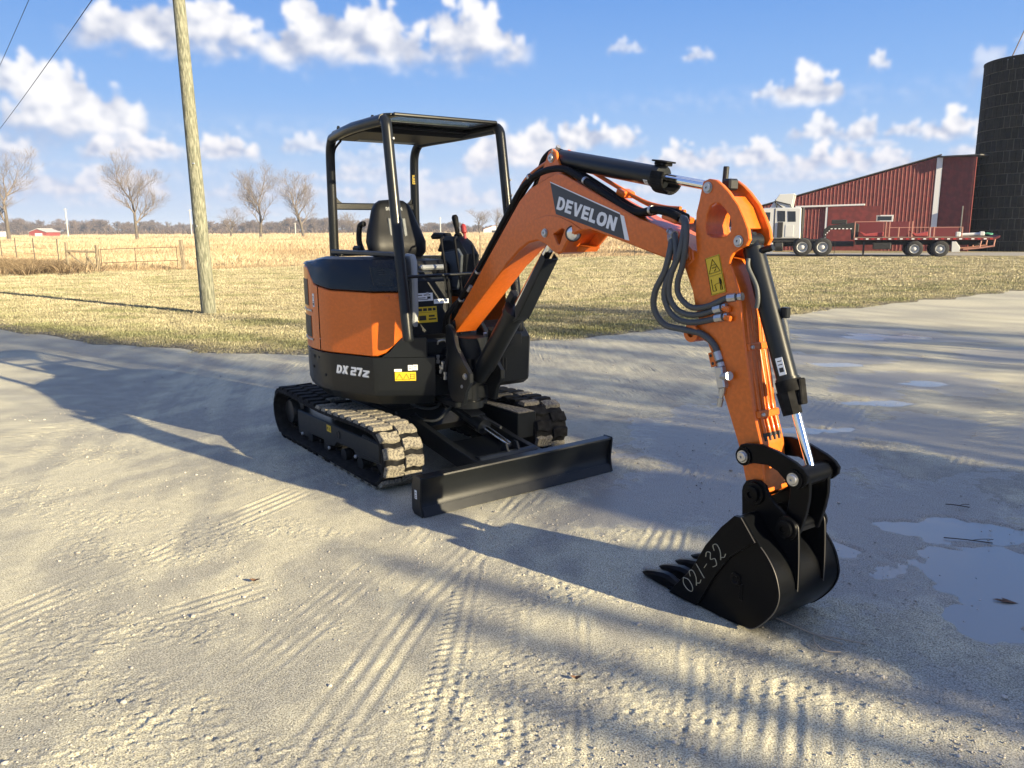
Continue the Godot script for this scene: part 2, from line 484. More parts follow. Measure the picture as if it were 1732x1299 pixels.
func excavator_materials() -> void:
	var spk := tex(noise_img(11, 0.05, 512, 5, 0.25, 0.85, Color(0.93, 0.93, 0.93), Color(1, 1, 1)))
	var rgh := tex(noise_img(12, 0.03, 512, 5, 0.2, 0.8, Color(0.92, 0.92, 0.92), Color(1, 1, 1)))
	for a in [["orange", lin(0.63, 0.135, 0.013), 0.32, 0.30, 0.4], ["black", lin(0.0095, 0.0115, 0.0140), 0.36, 0.10, 0.35], ["hood", lin(0.0060, 0.0090, 0.0145), 0.24, 0.15, 0.35], ["bucket", lin(0.0028, 0.0032, 0.0042), 0.30, 0.0, 0.22]]:
		var m := mat(a[0], a[1], a[2])
		m.albedo_texture = spk
		m.roughness_texture = rgh
		m.metallic_specular = a[4]
		m.clearcoat_enabled = a[3] > 0.0
		m.clearcoat = a[3]
		m.clearcoat_roughness = 0.12
		tri_map(m, 1.3)
	var rub := mat("rubber", lin(0.016, 0.016, 0.017), 0.8)
	rub.metallic_specular = 0.25
	rub.albedo_texture = tex(noise_img(13, 0.015, 512, 5, 0.3, 0.8, Color(0.6, 0.6, 0.6), Color(1, 1, 1)))
	tri_map(rub, 2.0)
	# dried pale mud caught on the lugs, black rubber showing through
	var mud := mat("mud", Color(1, 1, 1), 0.95)
	var im := noise_img(14, 0.022, 512, 5, 0.15, 0.62, Color(0.27, 0.26, 0.245), Color(0.54, 0.515, 0.455), 0.65)
	mud.albedo_texture = tex(im)
	mud.normal_enabled = true
	mud.normal_texture = bump(noise_img(15, 0.04, 256, 4), 3.0)
	tri_map(mud, 3.1)
	mat("steel", lin(0.50, 0.50, 0.50), 0.32, 0.9)
	mat("chrome", lin(0.78, 0.79, 0.80), 0.12, 1.0)
	mat("zinc", lin(0.45, 0.46, 0.47), 0.38, 0.8)
	mat("hose", lin(0.007, 0.007, 0.008), 0.55).metallic_specular = 0.25
	mat("bare_edge", lin(0.11, 0.105, 0.098), 0.45, 0.5)
	var hs := mat("hose_grey", lin(0.055, 0.060, 0.063), 0.50)
	hs.normal_enabled = true
	hs.normal_texture = bump(noise_img(17, 0.2, 128, 2), 1.5)
	tri_map(hs, 14.0)
	mat("plastic_grey", lin(0.30, 0.32, 0.34), 0.55)
	mat("plastic_dark", lin(0.009, 0.011, 0.014), 0.5).metallic_specular = 0.3
	mat("seat", lin(0.007, 0.008, 0.011), 0.45).metallic_specular = 0.3
	mat("yellow", lin(0.62, 0.43, 0.02), 0.45)
	mat("white", lin(0.68, 0.70, 0.72), 0.45)
	mat("print", lin(0.012, 0.012, 0.012), 0.5)
	mat("decal", lin(0.028, 0.033, 0.042), 0.40)
	mat("red", lin(0.30, 0.03, 0.03), 0.45)
	mat("chalk", lin(0.45, 0.42, 0.30), 0.9)
	mat("lens_red", lin(0.10, 0.012, 0.012), 0.25)
	mat("tailgap", lin(0.008, 0.009, 0.010), 0.5)
	mat("lamp_lens", lin(0.75, 0.77, 0.78), 0.08, 0.7)
	var g := mat("glass", Color(0.62, 0.72, 0.74, 0.28), 0.04)
	g.transparency = BaseMaterial3D.TRANSPARENCY_ALPHA

func mb() -> MB:
	return MB.new()

# a pin: washer, head and a dark socket in the middle, facing +z
func pin(parent: Node, x: float, y: float, z: float, r: float, m := "zinc", s := 1.0) -> void:
	var b := mb()
	b.lathe(V(x, y, z), V(0, 0, s), [[0, r * 1.25], [r * 0.25, r * 1.25], [r * 0.25, r * 1.02]], 20)
	b.lathe(V(x, y, z), V(0, 0, s), [[r * 0.25, r], [r * 0.55, r], [r * 0.68, r * 0.88], [r * 0.68, r * 0.28], [r * 0.4, r * 0.25], [r * 0.4, 0]], 20)
	part("pin", b, M[m], parent)

func label_plate(parent: Node, called: String, tf: Transform3D, w: float, h: float, m: String, prints := [], text := "") -> Node:
	var b := mb()
	b.box(Vector3.ZERO, V(w, h, 0.002), 0.0004)
	var o := part(called, b, M[m], parent, text)
	o.transform = tf
	if prints.size():
		var p := mb()
		for q in prints:
			if q.size() == 4:
				p.box(V(q[0] * w, q[1] * h, 0.0012), V(q[2] * w, q[3] * h, 0.0006))
			else:
				p.tube([V(q[0] * w, q[1] * h, 0.0013), V(q[2] * w, q[3] * h, 0.0013)], q[4], 4, 0.3)
		part("printing", p, M.print, o)
	return o

func lettering(parent: Node, called: String, s: String, bl: Vector3, ex: Vector3, ey: Vector3, m: Material, weight := 800, italic := false) -> MeshInstance3D:
	# the text fills the box whose corner is bl, ex along the baseline, ey up
	var f := SystemFont.new()
	f.font_names = PackedStringArray(["Droid Sans"])
	f.font_weight = weight
	f.font_italic = italic
	var t := TextMesh.new()
	t.font = f
	t.text = s
	t.font_size = 48
	t.pixel_size = 0.01
	t.depth = 0.02
	var bb := t.get_aabb()
	var o := MeshInstance3D.new()
	o.name = called
	o.mesh = t
	o.material_override = m
	var bx := ex / bb.size.x
	var by := ey / bb.size.y
	var bz := ex.cross(ey).normalized() * 0.06
	o.transform = Transform3D(Basis(bx, by, bz), bl - bx * bb.position.x - by * bb.position.y)
	parent.add_child(o, true)
	return o

func track_path(t: float, off: float) -> Array:
	# stadium, starts at the top rear; returns point and outward normal
	var r := 0.185
	var x0 := -1.078 + 0.03 + r
	var x1 := 1.03 - 0.03 - r
	var y := 0.215
	var l := x1 - x0
	var c := PI * r
	var p := 2.0 * (l + c)
	var s := fposmod(t, 1.0) * p
	var pos: Vector2
	var nn: Vector2
	if s < l:
		nn = Vector2(0, 1); pos = Vector2(x0 + s, y + r)
		pos.y -= 0.012 * sin(PI * s / l) - 0.006 * sin(TAU * 1.5 * s / l)
	elif s < l + c:
		var a := PI / 2 - (s - l) / r
		nn = Vector2(cos(a), sin(a)); pos = Vector2(x1, y) + nn * r
	elif s < 2 * l + c:
		nn = Vector2(0, -1); pos = Vector2(x1 - (s - l - c), y - r)
	else:
		var a2 := -PI / 2 - (s - 2 * l - c) / r
		nn = Vector2(cos(a2), sin(a2)); pos = Vector2(x0, y) + nn * r
	return [pos + nn * off, nn]

func track_side(root: Node, side: float, ub: Transform3D) -> void:
	var zc := side * 0.625
	var b := mb()
	var rows := []
	var N := 120
	# belt cross-section, outer face then inner face
	for i in N + 1:
		var row := PackedVector3Array()
		for q in [[-0.150, 0.0], [-0.140, 0.010], [0.140, 0.010], [0.150, 0.0], [0.150, -0.016], [0.130, -0.024], [-0.130, -0.024], [-0.150, -0.016]]:
			var w := track_path(float(i) / N, q[1])
			row.append(V(w[0].x, w[0].y, zc + q[0]))
		rows.append(row)
	b.grid(rows, true, 30.0)
	# the guide teeth on the inside
	for i in 44:
		var w := track_path(i / 44.0, -0.036)
		var a := atan2(w[1].y, w[1].x) - PI / 2
		b.box(V(w[0].x, w[0].y, zc), V(0.04, 0.034, 0.09), 0.006, Basis(Vector3(0, 0, 1), a))
	var tr := part("rubber_track", b, M.rubber, root)
	tr.transform = ub
	# tread lugs in two staggered columns, each a mesh of its own
	var lug := mb()
	# block with slanted ends, x along the track, y outward, z across
	var rowsl := []
	for q in [[0.0, 1.0], [0.018, 0.90], [0.024, 0.80]]:
		var s: float = q[1]
		rowsl.append(PackedVector3Array([V(-0.046 * s, q[0], 0.006), V(-0.038 * s, q[0], 0.062), V(-0.044 * s - 0.010, q[0], 0.100), V(-0.036 * s - 0.012, q[0], 0.146 - q[0] * 0.3), V(0.034 * s - 0.006, q[0], 0.146 - q[0] * 0.3), V(0.032 * s, q[0], 0.100), V(0.046 * s, q[0], 0.058), V(0.038 * s, q[0], 0.006)]))
	lug.grid(rowsl, true, 25.0)
	# fix the direction of the normals of the block
	var cen := V(0, 0.012, 0.07)
	for i in range(0, lug.v.size(), 3):
		var ce := (lug.v[i] + lug.v[i + 1] + lug.v[i + 2]) / 3.0 - cen
		if ce.dot(lug.n[i]) < 0.0:
			for k in 3:
				lug.n[i + k] = -lug.n[i + k]
			var tv := lug.v[i + 1]; lug.v[i + 1] = lug.v[i + 2]; lug.v[i + 2] = tv
			var tn := lug.n[i + 1]; lug.n[i + 1] = lug.n[i + 2]; lug.n[i + 2] = tn
	lug.cap(rowsl[2], Vector3.UP)
	var lm := lug.mesh()
	var cnt := 40
	for col in 2:
		for i in cnt:
			var t := (i + (0.5 if col == 1 else 0.0)) / cnt
			var w := track_path(t, 0.006)
			var nn := V(w[1].x, w[1].y, 0)
			var fz := V(0, 0, 1.0 if col == 0 else -1.0)
			var o := MeshInstance3D.new()
			o.name = "tread_lug"
			o.mesh = lm
			# mud sits on the front half of the near track, a thin film on the far one, bare rubber at the rear
			var front: bool = w[0].x > (-0.15 if side > 0 else 0.45) + 0.25 * sin(i * 2.4) and (side > 0 or i % 3 == 0)
			o.material_override = M.mud if front else M.rubber
			o.transform = Transform3D(Basis(nn.cross(fz), nn, fz), V(w[0].x, w[0].y, zc))
			tr.add_child(o, true)
	# frame between the wheels
	var f := mb()
	var zi := zc - side * 0.09
	var zo := zc + side * 0.085
	var prof := [Vector2(-0.66, 0.27), Vector2(0.54, 0.29), Vector2(0.56, 0.315), Vector2(0.84, 0.305), Vector2(0.84, 0.155), Vector2(0.47, 0.125), Vector2(0.43, 0.135), Vector2(0.40, 0.165), Vector2(0.12, 0.155), Vector2(0.06, 0.115), Vector2(-0.10, 0.095), Vector2(-0.14, 0.125), Vector2(-0.42, 0.115), Vector2(-0.47, 0.075), Vector2(-0.66, 0.075)]
	f.prism(prof, minf(zi, zo), maxf(zi, zo), 0.008)
	f.box(V(0.70, 0.235, zo + side * 0.004), V(0.27, 0.125, 0.01), 0.003)
	var tf := part("track_frame", f, M.black, root)
	tf.transform = ub
	for x in [-0.56, -0.02, 0.45]:
		var bo := mb()
		bo.lathe(V(x, 0.088 if x < 0.4 else 0.128, zo), V(0, 0, side), [[0, 0.014], [0.010, 0.014], [0.014, 0.010], [0.014, 0]], 8)
		part("frame_bolt", bo, M.zinc, tf)
	var cut := mb()
	cut.lathe(V(0.155, 0.225, zo), V(0, 0, side), [[0.001, 0], [0.001, 0.024], [0.006, 0.026], [0.006, 0.031], [0, 0.031]], 14)
	part("grease_port", cut, M.tailgap, tf)
	if side > 0:
		label_plate(tf, "warning_label", Transform3D(Basis(), V(-0.02, 0.238, zo + 0.0015)), 0.075, 0.05, "yellow", [[-0.28, 0.0, 0.2, 0.4], [0.15, 0.1, 0.3, 0.12], [0.2, -0.15, 0.4, 0.1]])
	var sp := mb()
	var x0 := -1.078 + 0.215
	sp.lathe(V(x0, 0.215, zc - side * 0.05), V(0, 0, side), [[0, 0], [0, 0.148], [0.055, 0.148], [0.07, 0.11], [0.10, 0.105], [0.125, 0.095], [0.128, 0.085], [0.128, 0]], 28)
	for i in 13:
		var a := TAU * i / 13
		sp.box(V(x0 + cos(a) * 0.152, 0.215 + sin(a) * 0.152, zc - side * 0.022), V(0.03, 0.026, 0.05), 0.006, Basis(Vector3(0, 0, 1), a))
	part("drive_sprocket", sp, M.black, root).transform = ub
	var idl := mb()
	idl.lathe(V(1.03 - 0.215, 0.215, zc - side * 0.05), V(0, 0, side), [[0, 0], [0, 0.150], [0.03, 0.158], [0.07, 0.158], [0.10, 0.150], [0.10, 0.06], [0.08, 0.05], [0.08, 0]], 28)
	part("front_idler", idl, M.black, root).transform = ub
	for x in [-0.42, -0.10, 0.22, 0.50]:
		var ro := mb()
		ro.lathe(V(x, 0.085, zc - 0.08), V(0, 0, 1), [[0, 0], [0, 0.048], [0.05, 0.048], [0.055, 0.038], [0.105, 0.038], [0.11, 0.048], [0.16, 0.048], [0.16, 0]], 16)
		part("track_roller", ro, M.black, root).transform = ub
	var cr := mb()
	cr.lathe(V(0.02, 0.335, zc - 0.05), V(0, 0, 1), [[0, 0], [0, 0.032], [0.10, 0.032], [0.10, 0]], 12)
	part("carrier_roller", cr, M.black, root).transform = ub

func undercarriage(root: Node) -> void:
	var ub := Transform3D(Basis(Vector3.UP, deg_to_rad(1.5)), Vector3.ZERO)
	track_side(root, 1.0, ub)
	track_side(root, -1.0, ub)
	var b := mb()
	b.prism([Vector2(-0.42, 0.20), Vector2(0.40, 0.20), Vector2(0.46, 0.26), Vector2(0.40, 0.40), Vector2(-0.40, 0.40), Vector2(-0.46, 0.28)], -0.36, 0.36, 0.01)
	for s in [-1.0, 1.0]:
		b.prism([Vector2(-0.40, 0.22), Vector2(0.36, 0.22), Vector2(0.30, 0.36), Vector2(-0.34, 0.36)], minf(s * 0.34, s * 0.55), maxf(s * 0.34, s * 0.55), 0.01)
	b.lathe(V(0, 0.38, 0), V(0, 1, 0), [[0, 0.34], [0.05, 0.34], [0.06, 0.32], [0.10, 0.32], [0.17, 0.30]], 40)
	part("car_body", b, M.black, root).transform = ub
	# dozer blade: concave plate with rolled top and cutting edge
	var bl := mb()
	var f := [Vector2(1.515, 0.004), Vector2(1.478, 0.05), Vector2(1.462, 0.10), Vector2(1.463, 0.15), Vector2(1.478, 0.20), Vector2(1.503, 0.238), Vector2(1.500, 0.248), Vector2(1.440, 0.252)]
	var bk := [Vector2(1.425, 0.240), Vector2(1.436, 0.200), Vector2(1.420, 0.15), Vector2(1.418, 0.10), Vector2(1.436, 0.05), Vector2(1.480, 0.004)]
	bl.prism(f + bk, -0.775, 0.775, 0.003, Transform3D.IDENTITY, [], 40.0)
	for s in [-1.0, 1.0]:
		bl.prism([Vector2(1.515, 0.004), Vector2(1.505, 0.03), Vector2(1.492, 0.10), Vector2(1.507, 0.24), Vector2(1.500, 0.254), Vector2(1.420, 0.254), Vector2(1.395, 0.18), Vector2(1.392, 0.03), Vector2(1.42, 0.004)], s * 0.779 - 0.006, s * 0.779 + 0.006, 0.002)
	var bo := part("dozer_blade", bl, M.black, root)
	bo.transform = ub
	var ce := mb()
	ce.prism([Vector2(1.518, 0.002), Vector2(1.490, 0.056), Vector2(1.482, 0.053), Vector2(1.505, 0.002)], -0.768, 0.768, 0.001)
	part("cutting_edge", ce, M.black, bo)
	label_plate(bo, "reflective_label", Transform3D(Basis(Vector3(1, 0, 0), Vector3(0, 1, 0), Vector3(0, 0, 1)), V(1.448, 0.135, 0.7862)), 0.026, 0.055, "white", [[0, 0.2, 0.6, 0.08], [0, -0.1, 0.6, 0.08], [0, -0.3, 0.6, 0.08]])
	# arms from the car body to the blade, tie tube, back plate
	for s in [-1.0, 1.0]:
		var ar := mb()
		ar.prism([Vector2(0.36, 0.32), Vector2(0.44, 0.36), Vector2(1.05, 0.255), Vector2(1.34, 0.22), Vector2(1.44, 0.23), Vector2(1.44, 0.08), Vector2(1.20, 0.11), Vector2(0.40, 0.22)], s * 0.245 - 0.025, s * 0.245 + 0.025, 0.004)
		part("blade_arm", ar, M.black, root).transform = ub
	var ti := mb()
	ti.cyl(V(1.30, 0.185, -0.235), V(1.30, 0.185, 0.235), 0.055, 24)
	ti.prism([Vector2(0.75, 0.20), Vector2(1.30, 0.15), Vector2(1.30, 0.13), Vector2(0.75, 0.18)], -0.225, 0.225, 0.0)
	part("blade_tie_tube", ti, M.black, root).transform = ub
	var c := mb()
	var a := V(0.42, 0.44, -0.05)
	var e := V(1.27, 0.265, -0.05)
	var d := (e - a).normalized()
	c.lathe(a, d, [[0.0, 0], [0.0, 0.05], [0.04, 0.055], [0.04, 0.045], [0.50, 0.045], [0.50, 0.055], [0.55, 0.055], [0.555, 0.03], [0.56, 0.0]], 20)
	c.box(a + d * 0.27 + V(0, 0.052, 0), V(0.40, 0.012, 0.13), 0.003, Basis(Vector3(0, 0, 1), atan2(d.y, d.x)))
	var cy := part("blade_cylinder", c, M.black, root)
	cy.transform = ub
	var rd := mb()
	rd.cyl(a + d * 0.55, e, 0.022, 16)
	part("cylinder_rod", rd, M.chrome, cy)
	var lg := mb()
	for s in [-1.0, 1.0]:
		lg.prism([Vector2(1.22, 0.20), Vector2(1.25, 0.29), Vector2(1.29, 0.29), Vector2(1.33, 0.21)], -0.05 + s * 0.045 - 0.009, -0.05 + s * 0.045 + 0.009, 0.003)
	part("clevis", lg, M.black, cy)
	# hydraulic lines in the well
	for q in [[V(0.30, 0.46, 0.22), V(0.40, 0.40, 0.16), V(0.47, 0.40, 0.06), V(0.47, 0.46, -0.01)], [V(0.30, 0.46, 0.18), V(0.44, 0.34, 0.20), V(0.58, 0.33, 0.12), V(0.60, 0.42, 0.0)], [V(0.35, 0.45, -0.2), V(0.6, 0.34, -0.22), V(0.95, 0.30, -0.2)]]:
		var h := mb()
		h.tube(smooth(q), 0.011, 8)
		part("hydraulic_hose", h, M.hose_grey, root).transform = ub
	# box section step on the far track frame, pale dust on top
	var st := mb()
	st.prism([Vector2(0.30, 0.20), Vector2(0.98, 0.20), Vector2(0.98, 0.385), Vector2(0.30, 0.385)], -0.50, -0.33, 0.006)
	part("frame_box", st, M.black, root).transform = ub
	var dp := mb()
	dp.prism([Vector2(0.50, -0.345), Vector2(0.97, -0.345), Vector2(0.975, -0.48), Vector2(0.90, -0.485), Vector2(0.49, -0.40)], 0.386, 0.392, 0.001, Transform3D(Basis(Vector3(1, 0, 0), Vector3(0, 0, 1), Vector3(0, 1, 0)), Vector3.ZERO))
	part("dried_mud", dp, M.mud, root).transform = ub

# a shell along plan points (x, z) from heights lo to hi; inset(k) pulls each ring towards the axis
func shell(b: MB, plan: Array, rings: Array, ang := 20.0) -> void:
	var rows := []
	for r in rings:
		var row := PackedVector3Array()
		for i in plan.size():
			var p: Vector2 = plan[i]
			var y: float = r[0][i] if r[0] is Array else r[0]
			var q := p - p.normalized() * float(r[1])
			row.append(V(q.x, y, q.y))
		rows.append(row)
	b.grid(rows, false, ang)
	# outward
	for i in range(0, b.v.size(), 3):
		pass

func orient_out(b: MB, from := 0) -> void:
	for i in range(from, b.v.size(), 3):
		var ce := (b.v[i] + b.v[i + 1] + b.v[i + 2]) / 3.0
		ce.y = 0
		if ce.dot(b.n[i]) < 0.0 and absf(b.n[i].y) < 0.98:
			for k in 3:
				b.n[i + k] = -b.n[i + k]
			var tv := b.v[i + 1]; b.v[i + 1] = b.v[i + 2]; b.v[i + 2] = tv
			var tn := b.n[i + 1]; b.n[i + 1] = b.n[i + 2]; b.n[i + 2] = tn

func pol(a: float, r := 0.79) -> Vector2:
	return Vector2(cos(deg_to_rad(a)), sin(deg_to_rad(a))) * r

func house(root: Node) -> void:
	# ---- plan of the right side and tail
	var right := [Vector2(0.83, 0.24), Vector2(0.80, 0.29), Vector2(0.622, 0.578), Vector2(0.600, 0.600), Vector2(0.265, 0.742), Vector2(0.228, 0.758), pol(83)]
	var tail := []
	for a in range(83, 289, 12):
		tail.append(pol(a))
	var left := [Vector2(0.245, -0.75), Vector2(0.40, -0.70), Vector2(0.52, -0.60), Vector2(0.585, -0.47), Vector2(0.60, -0.20)]
	var plan := right.slice(0, 6) + tail + left
	# ---- skirt
	var b := mb()
	shell(b, plan, [[0.50, 0.10], [0.545, 0.055], [0.575, 0.018], [0.62, 0.004], [0.845, 0.0], [0.848, 0.004], [0.848, 0.03]])
	orient_out(b)
	var cp := PackedVector3Array()
	for p in plan:
		var q: Vector2 = p - p.normalized() * 0.10
		cp.append(V(q.x, 0.50, q.y))
	b.cap(cp, Vector3.DOWN)
	var sk := part("counterweight_skirt", b, M.black, root)
	for q in [[91.0, 0.80], [85.0, 0.80], [93.0, 0.72], [79.0, 0.68]]:
		var bb := mb()
		var p := pol(q[0], 0.788)
		bb.lathe(V(p.x, q[1], p.y), V(p.x, 0, p.y), [[-0.002, 0.011], [0.003, 0.011], [0.003, 0.006], [-0.004, 0.0]], 10)
		part("skirt_bolt", bb, M.tailgap, sk)
	# black corner plate rising beside the swing post
	var c := mb()
	var c0 := Vector2(0.622, 0.578)
	var c1 := Vector2(0.80, 0.29)
	var cd := (c1 - c0).normalized()
	var cn := Vector2(-cd.y, cd.x) * -1.0
	if cn.dot(c0) < 0.0:
		cn = -cn
	var tfc := Transform3D(Basis(V(cd.x, 0, cd.y), Vector3.UP, V(cd.x, 0, cd.y).cross(Vector3.UP)), V(c0.x, 0, c0.y))
	c.prism([Vector2(0.03, 0.848), Vector2(0.344, 0.848), Vector2(0.344, 0.985), Vector2(0.175, 0.985), Vector2(0.145, 0.955), Vector2(0.085, 0.885), Vector2(0.055, 0.868)], -0.02, 0.004, 0.003, tfc)
	part("corner_plate", c, M.black, root)
	# ---- orange side panel
	var sp := mb()
	var pl := [Vector2(0.720, 0.425), Vector2(0.622, 0.578), Vector2(0.600, 0.600), Vector2(0.265, 0.742), Vector2(0.228, 0.758), pol(81.6)]
	var lo := [1.00, 0.870, 0.856, 0.856, 0.856, 0.856]
	var hi := [1.292, 1.292, 1.292, 1.296, 1.300, 1.318]
	# the lower front corner is cut away in steps over the corner plate
	var pl2 := [c0 + cd * 0.205, c0 + cd * 0.175, c0 + cd * 0.105, c0 + cd * 0.060, c0] + pl.slice(2)
	var lo2 := [0.992, 0.985, 0.920, 0.880, 0.858, 0.856, 0.856, 0.856, 0.856]
	var hi2 := [1.290, 1.291, 1.292, 1.292, 1.292, 1.292, 1.296, 1.300, 1.318]
	var lo3 := []
	var hi3 := []
	for i in lo2.size():
		lo3.append(lo2[i] + 0.006)
		hi3.append(hi2[i] - 0.006)
	shell(sp, pl2, [[lo2, 0.03], [lo2, 0.006], [lo3, 0.0], [hi3, 0.0], [hi2, 0.006], [hi2, 0.03]], 20.0)
	orient_out(sp)
	var so := part("side_panel", sp, M.orange, root, "orange engine side panel with two round plugs")
	for q in [0.105, 0.185]:
		var s2: Vector2 = c0 + cd * q * 0.8 + cn * 0.001
		var bb := mb()
		bb.lathe(V(s2.x, 1.262, s2.y), V(cn.x, 0, cn.y), [[0, 0.017], [0.004, 0.016], [0.006, 0.010], [0.006, 0]], 16)
		part("panel_plug", bb, M.orange, so)
	# ---- orange tail panel with lamp recess
	var tp := mb()
	var tpl := []
	var tlo := []
	var thi := []
	for a in [82.6, 86, 90, 94, 98, 102, 107, 119, 131, 143, 155, 167, 180, 193, 205, 217, 229, 241, 253, 265, 277, 288]:
		tpl.append(pol(a))
		tlo.append(0.856)
		var y := lerpf(1.320, 1.455, smoothstep(84.0, 97.0, a))
		thi.append(y)
	var tlo3 := []
	var thi3 := []
	for i in tlo.size():
		tlo3.append(tlo[i] + 0.006)
		thi3.append(thi[i] - 0.006)
	shell(tp, tpl, [[tlo, 0.03], [tlo, 0.006], [tlo3, 0.0], [thi3, 0.0], [thi, 0.006], [thi, 0.03]], 20.0)
	orient_out(tp)
	var to := part("tail_panel", tp, M.orange, root)
	# lamp recess: dark slanted inserts with a silver divider
	for q in [[1.16, 1.38, 98.0, 106.0, 95.0], [0.93, 1.115, 104.0, 109.0, 92.0]]:
		var lmb := mb()
		var l1 := []
		for a in [q[4], (q[4] + 110.0) * 0.5, 110.0, 125.0, 140.0]:
			l1.append(pol(a, 0.793))
		shell(lmb, l1, [[q[0], 0.02], [q[0] + 0.01, 0.0], [q[1] - 0.02, 0.0], [q[1], 0.02]], 30.0)
		orient_out(lmb)
		part("tail_lamp", lmb, M.tailgap, to)
	var dv := mb()
	for y in [1.128, 0.915]:
		var l2 := []
		for a in [90.0, 96.0, 103.0, 110.0, 125.0]:
			l2.append(pol(a, 0.796))
		shell(dv, l2, [[y, 0.02], [y + 0.002, 0.0], [y + 0.014, 0.0], [y + 0.016, 0.02]], 30.0)
	orient_out(dv)
	part("lamp_trim", dv, M.zinc, to)
	var wl := pol(87.5, 0.7915)
	label_plate(to, "part_label", Transform3D(Basis(Vector3.UP, -deg_to_rad(87.5) + PI / 2), V(wl.x, 1.215, wl.y)), 0.028, 0.095, "white", [[0, 0.25, 0.7, 0.06], [0, 0.1, 0.7, 0.04], [0, -0.1, 0.7, 0.06], [0, -0.3, 0.7, 0.2]])
	# ---- engine hood
	var h := mb()
	var hp := [c0 + cd * 0.205, c0, Vector2(0.600, 0.600), Vector2(0.265, 0.742), Vector2(0.228, 0.758)]
	var hl := [1.300, 1.300, 1.300, 1.304, 1.308]
	for a in [81.6, 86, 90, 94, 98, 102, 107, 119, 131, 143, 155, 167, 180, 193, 205, 217, 229, 241, 253]:
		hp.append(pol(a))
		hl.append(lerpf(1.326, 1.463, smoothstep(84.0, 97.0, a)))
	var hl1 := []
	var hl2 := []
	var htop := []
	for i in hl.size():
		var tp2 := 1.53 if i < 5 else lerpf(1.53, 1.495, clampf((i - 5) / 6.0, 0, 1))
		hl1.append(hl[i] + 0.006)
		hl2.append(lerpf(hl[i], tp2, 0.62))
		htop.append(tp2)
	var hm := []
	for i in hl.size():
		hm.append(htop[i] - 0.018)
	shell(h, hp, [[hl, 0.02], [hl, 0.004], [hl1, -0.003], [hl2, 0.012], [hm, 0.045], [htop, 0.085]], 24.0)
	orient_out(h)
	var tc := PackedVector3Array()
	for i in hp.size():
		var q: Vector2 = hp[i] - hp[i].normalized() * 0.085
		tc.append(V(q.x, htop[i], q.y))
	for q in [Vector2(-0.30, -0.50), Vector2(-0.30, 0.26), Vector2(0.55, 0.26)]:
		tc.append(V(q.x, 1.50, q.y))
	h.cap(tc, Vector3.UP)
	h.quad(V(-0.30, 1.50, -0.50), V(-0.30, 1.50, 0.26), V(-0.30, 0.9, 0.26), V(-0.30, 0.9, -0.50), V(1, 0, 0))
	h.quad(V(0.55, 1.50, 0.26), V(-0.30, 1.50, 0.26), V(-0.30, 0.9, 0.26), V(0.55, 0.9, 0.26), V(0, 0, -1))
	h.quad(V(0.55, 1.50, 0.26), V(0.655, 1.53, 0.365), V(0.71, 0.9, 0.41), V(0.55, 0.9, 0.26), V(1, 0, 0))
	var ho := part("engine_hood", h, M.hood, root)
	# raised fuel door panel with louvres on the hood flank
	var fd := mb()
	var tfh := Transform3D(Basis(V(cd.x, 0, cd.y), Vector3.UP, V(cd.x, 0, cd.y).cross(Vector3.UP)), V(0.622, 0, 0.578))
	var fm := Transform3D(Basis(Vector3(1, 0, 0), -0.14), V(0, 0, 0))
	fd.prism([Vector2(-0.005, 1.34), Vector2(0.135, 1.335), Vector2(0.125, 1.455), Vector2(-0.03, 1.475)], 0.0, 0.007, 0.003, tfh * Transform3D(Basis(Vector3(1, 0, 0), -0.10), V(0.0, 0.006, 0.128)))
	part("fuel_door", fd, M.hood, ho)
	for k in 3:
		var lv := mb()
		lv.box(V(0.045 + 0.006 * k, 1.445 - 0.014 * k, 0.0), V(0.05, 0.004, 0.004), 0.001)
		var lo_ := part("louvre", lv, M.black, ho)
		lo_.transform = tfh * Transform3D(Basis(Vector3(1, 0, 0), -0.10), V(0.0, 0.006, 0.135))
	# ---- front: floor, seat base box, cover panel under the operator's right
	var fl := mb()
	fl.prism([Vector2(-0.32, 0.96), Vector2(0.72, 0.96), Vector2(0.74, 0.94), Vector2(0.74, 0.86), Vector2(-0.32, 0.86)], -0.56, 0.26, 0.005)
	fl.prism([Vector2(0.55, 0.55), Vector2(0.73, 0.55), Vector2(0.76, 0.84), Vector2(0.60, 0.90), Vector2(0.55, 0.90)], -0.17, 0.24, 0.005)
	part("floor_plate", fl, M.plastic_dark, root)
	var fp := mb()
	# dark front cover facing forward beside the boom foot (labels stand on it)
	fp.prism([Vector2(0.645, 0.99), Vector2(0.70, 0.99), Vector2(0.66, 1.36), Vector2(0.62, 1.40), Vector2(0.58, 1.40), Vector2(0.58, 0.99)], 0.05, 0.40, 0.006)
	fp.prism([Vector2(0.30, 1.30), Vector2(0.62, 1.30), Vector2(0.62, 1.42), Vector2(0.30, 1.44)], 0.12, 0.385, 0.01)
	var fo := part("front_cover", fp, M.plastic_dark, root)
	var bt := Basis(Vector3(0, 0, -1), Vector3(-0.1069, 0.9943, 0), Vector3(0.9943, 0.1069, 0))
	label_plate(fo, "instruction_label", Transform3D(bt, V(0.6765, 1.250, 0.225)), 0.13, 0.055, "white", [[-0.3, 0.25, 0.3, 0.12], [0.15, 0.25, 0.4, 0.12], [-0.2, -0.1, 0.5, 0.1], [0.25, -0.1, 0.2, 0.3], [-0.1, -0.3, 0.6, 0.08]])
	label_plate(fo, "instruction_label", Transform3D(bt, V(0.680, 1.215, 0.095)), 0.12, 0.032, "white", [[0, 0.1, 0.8, 0.1]])
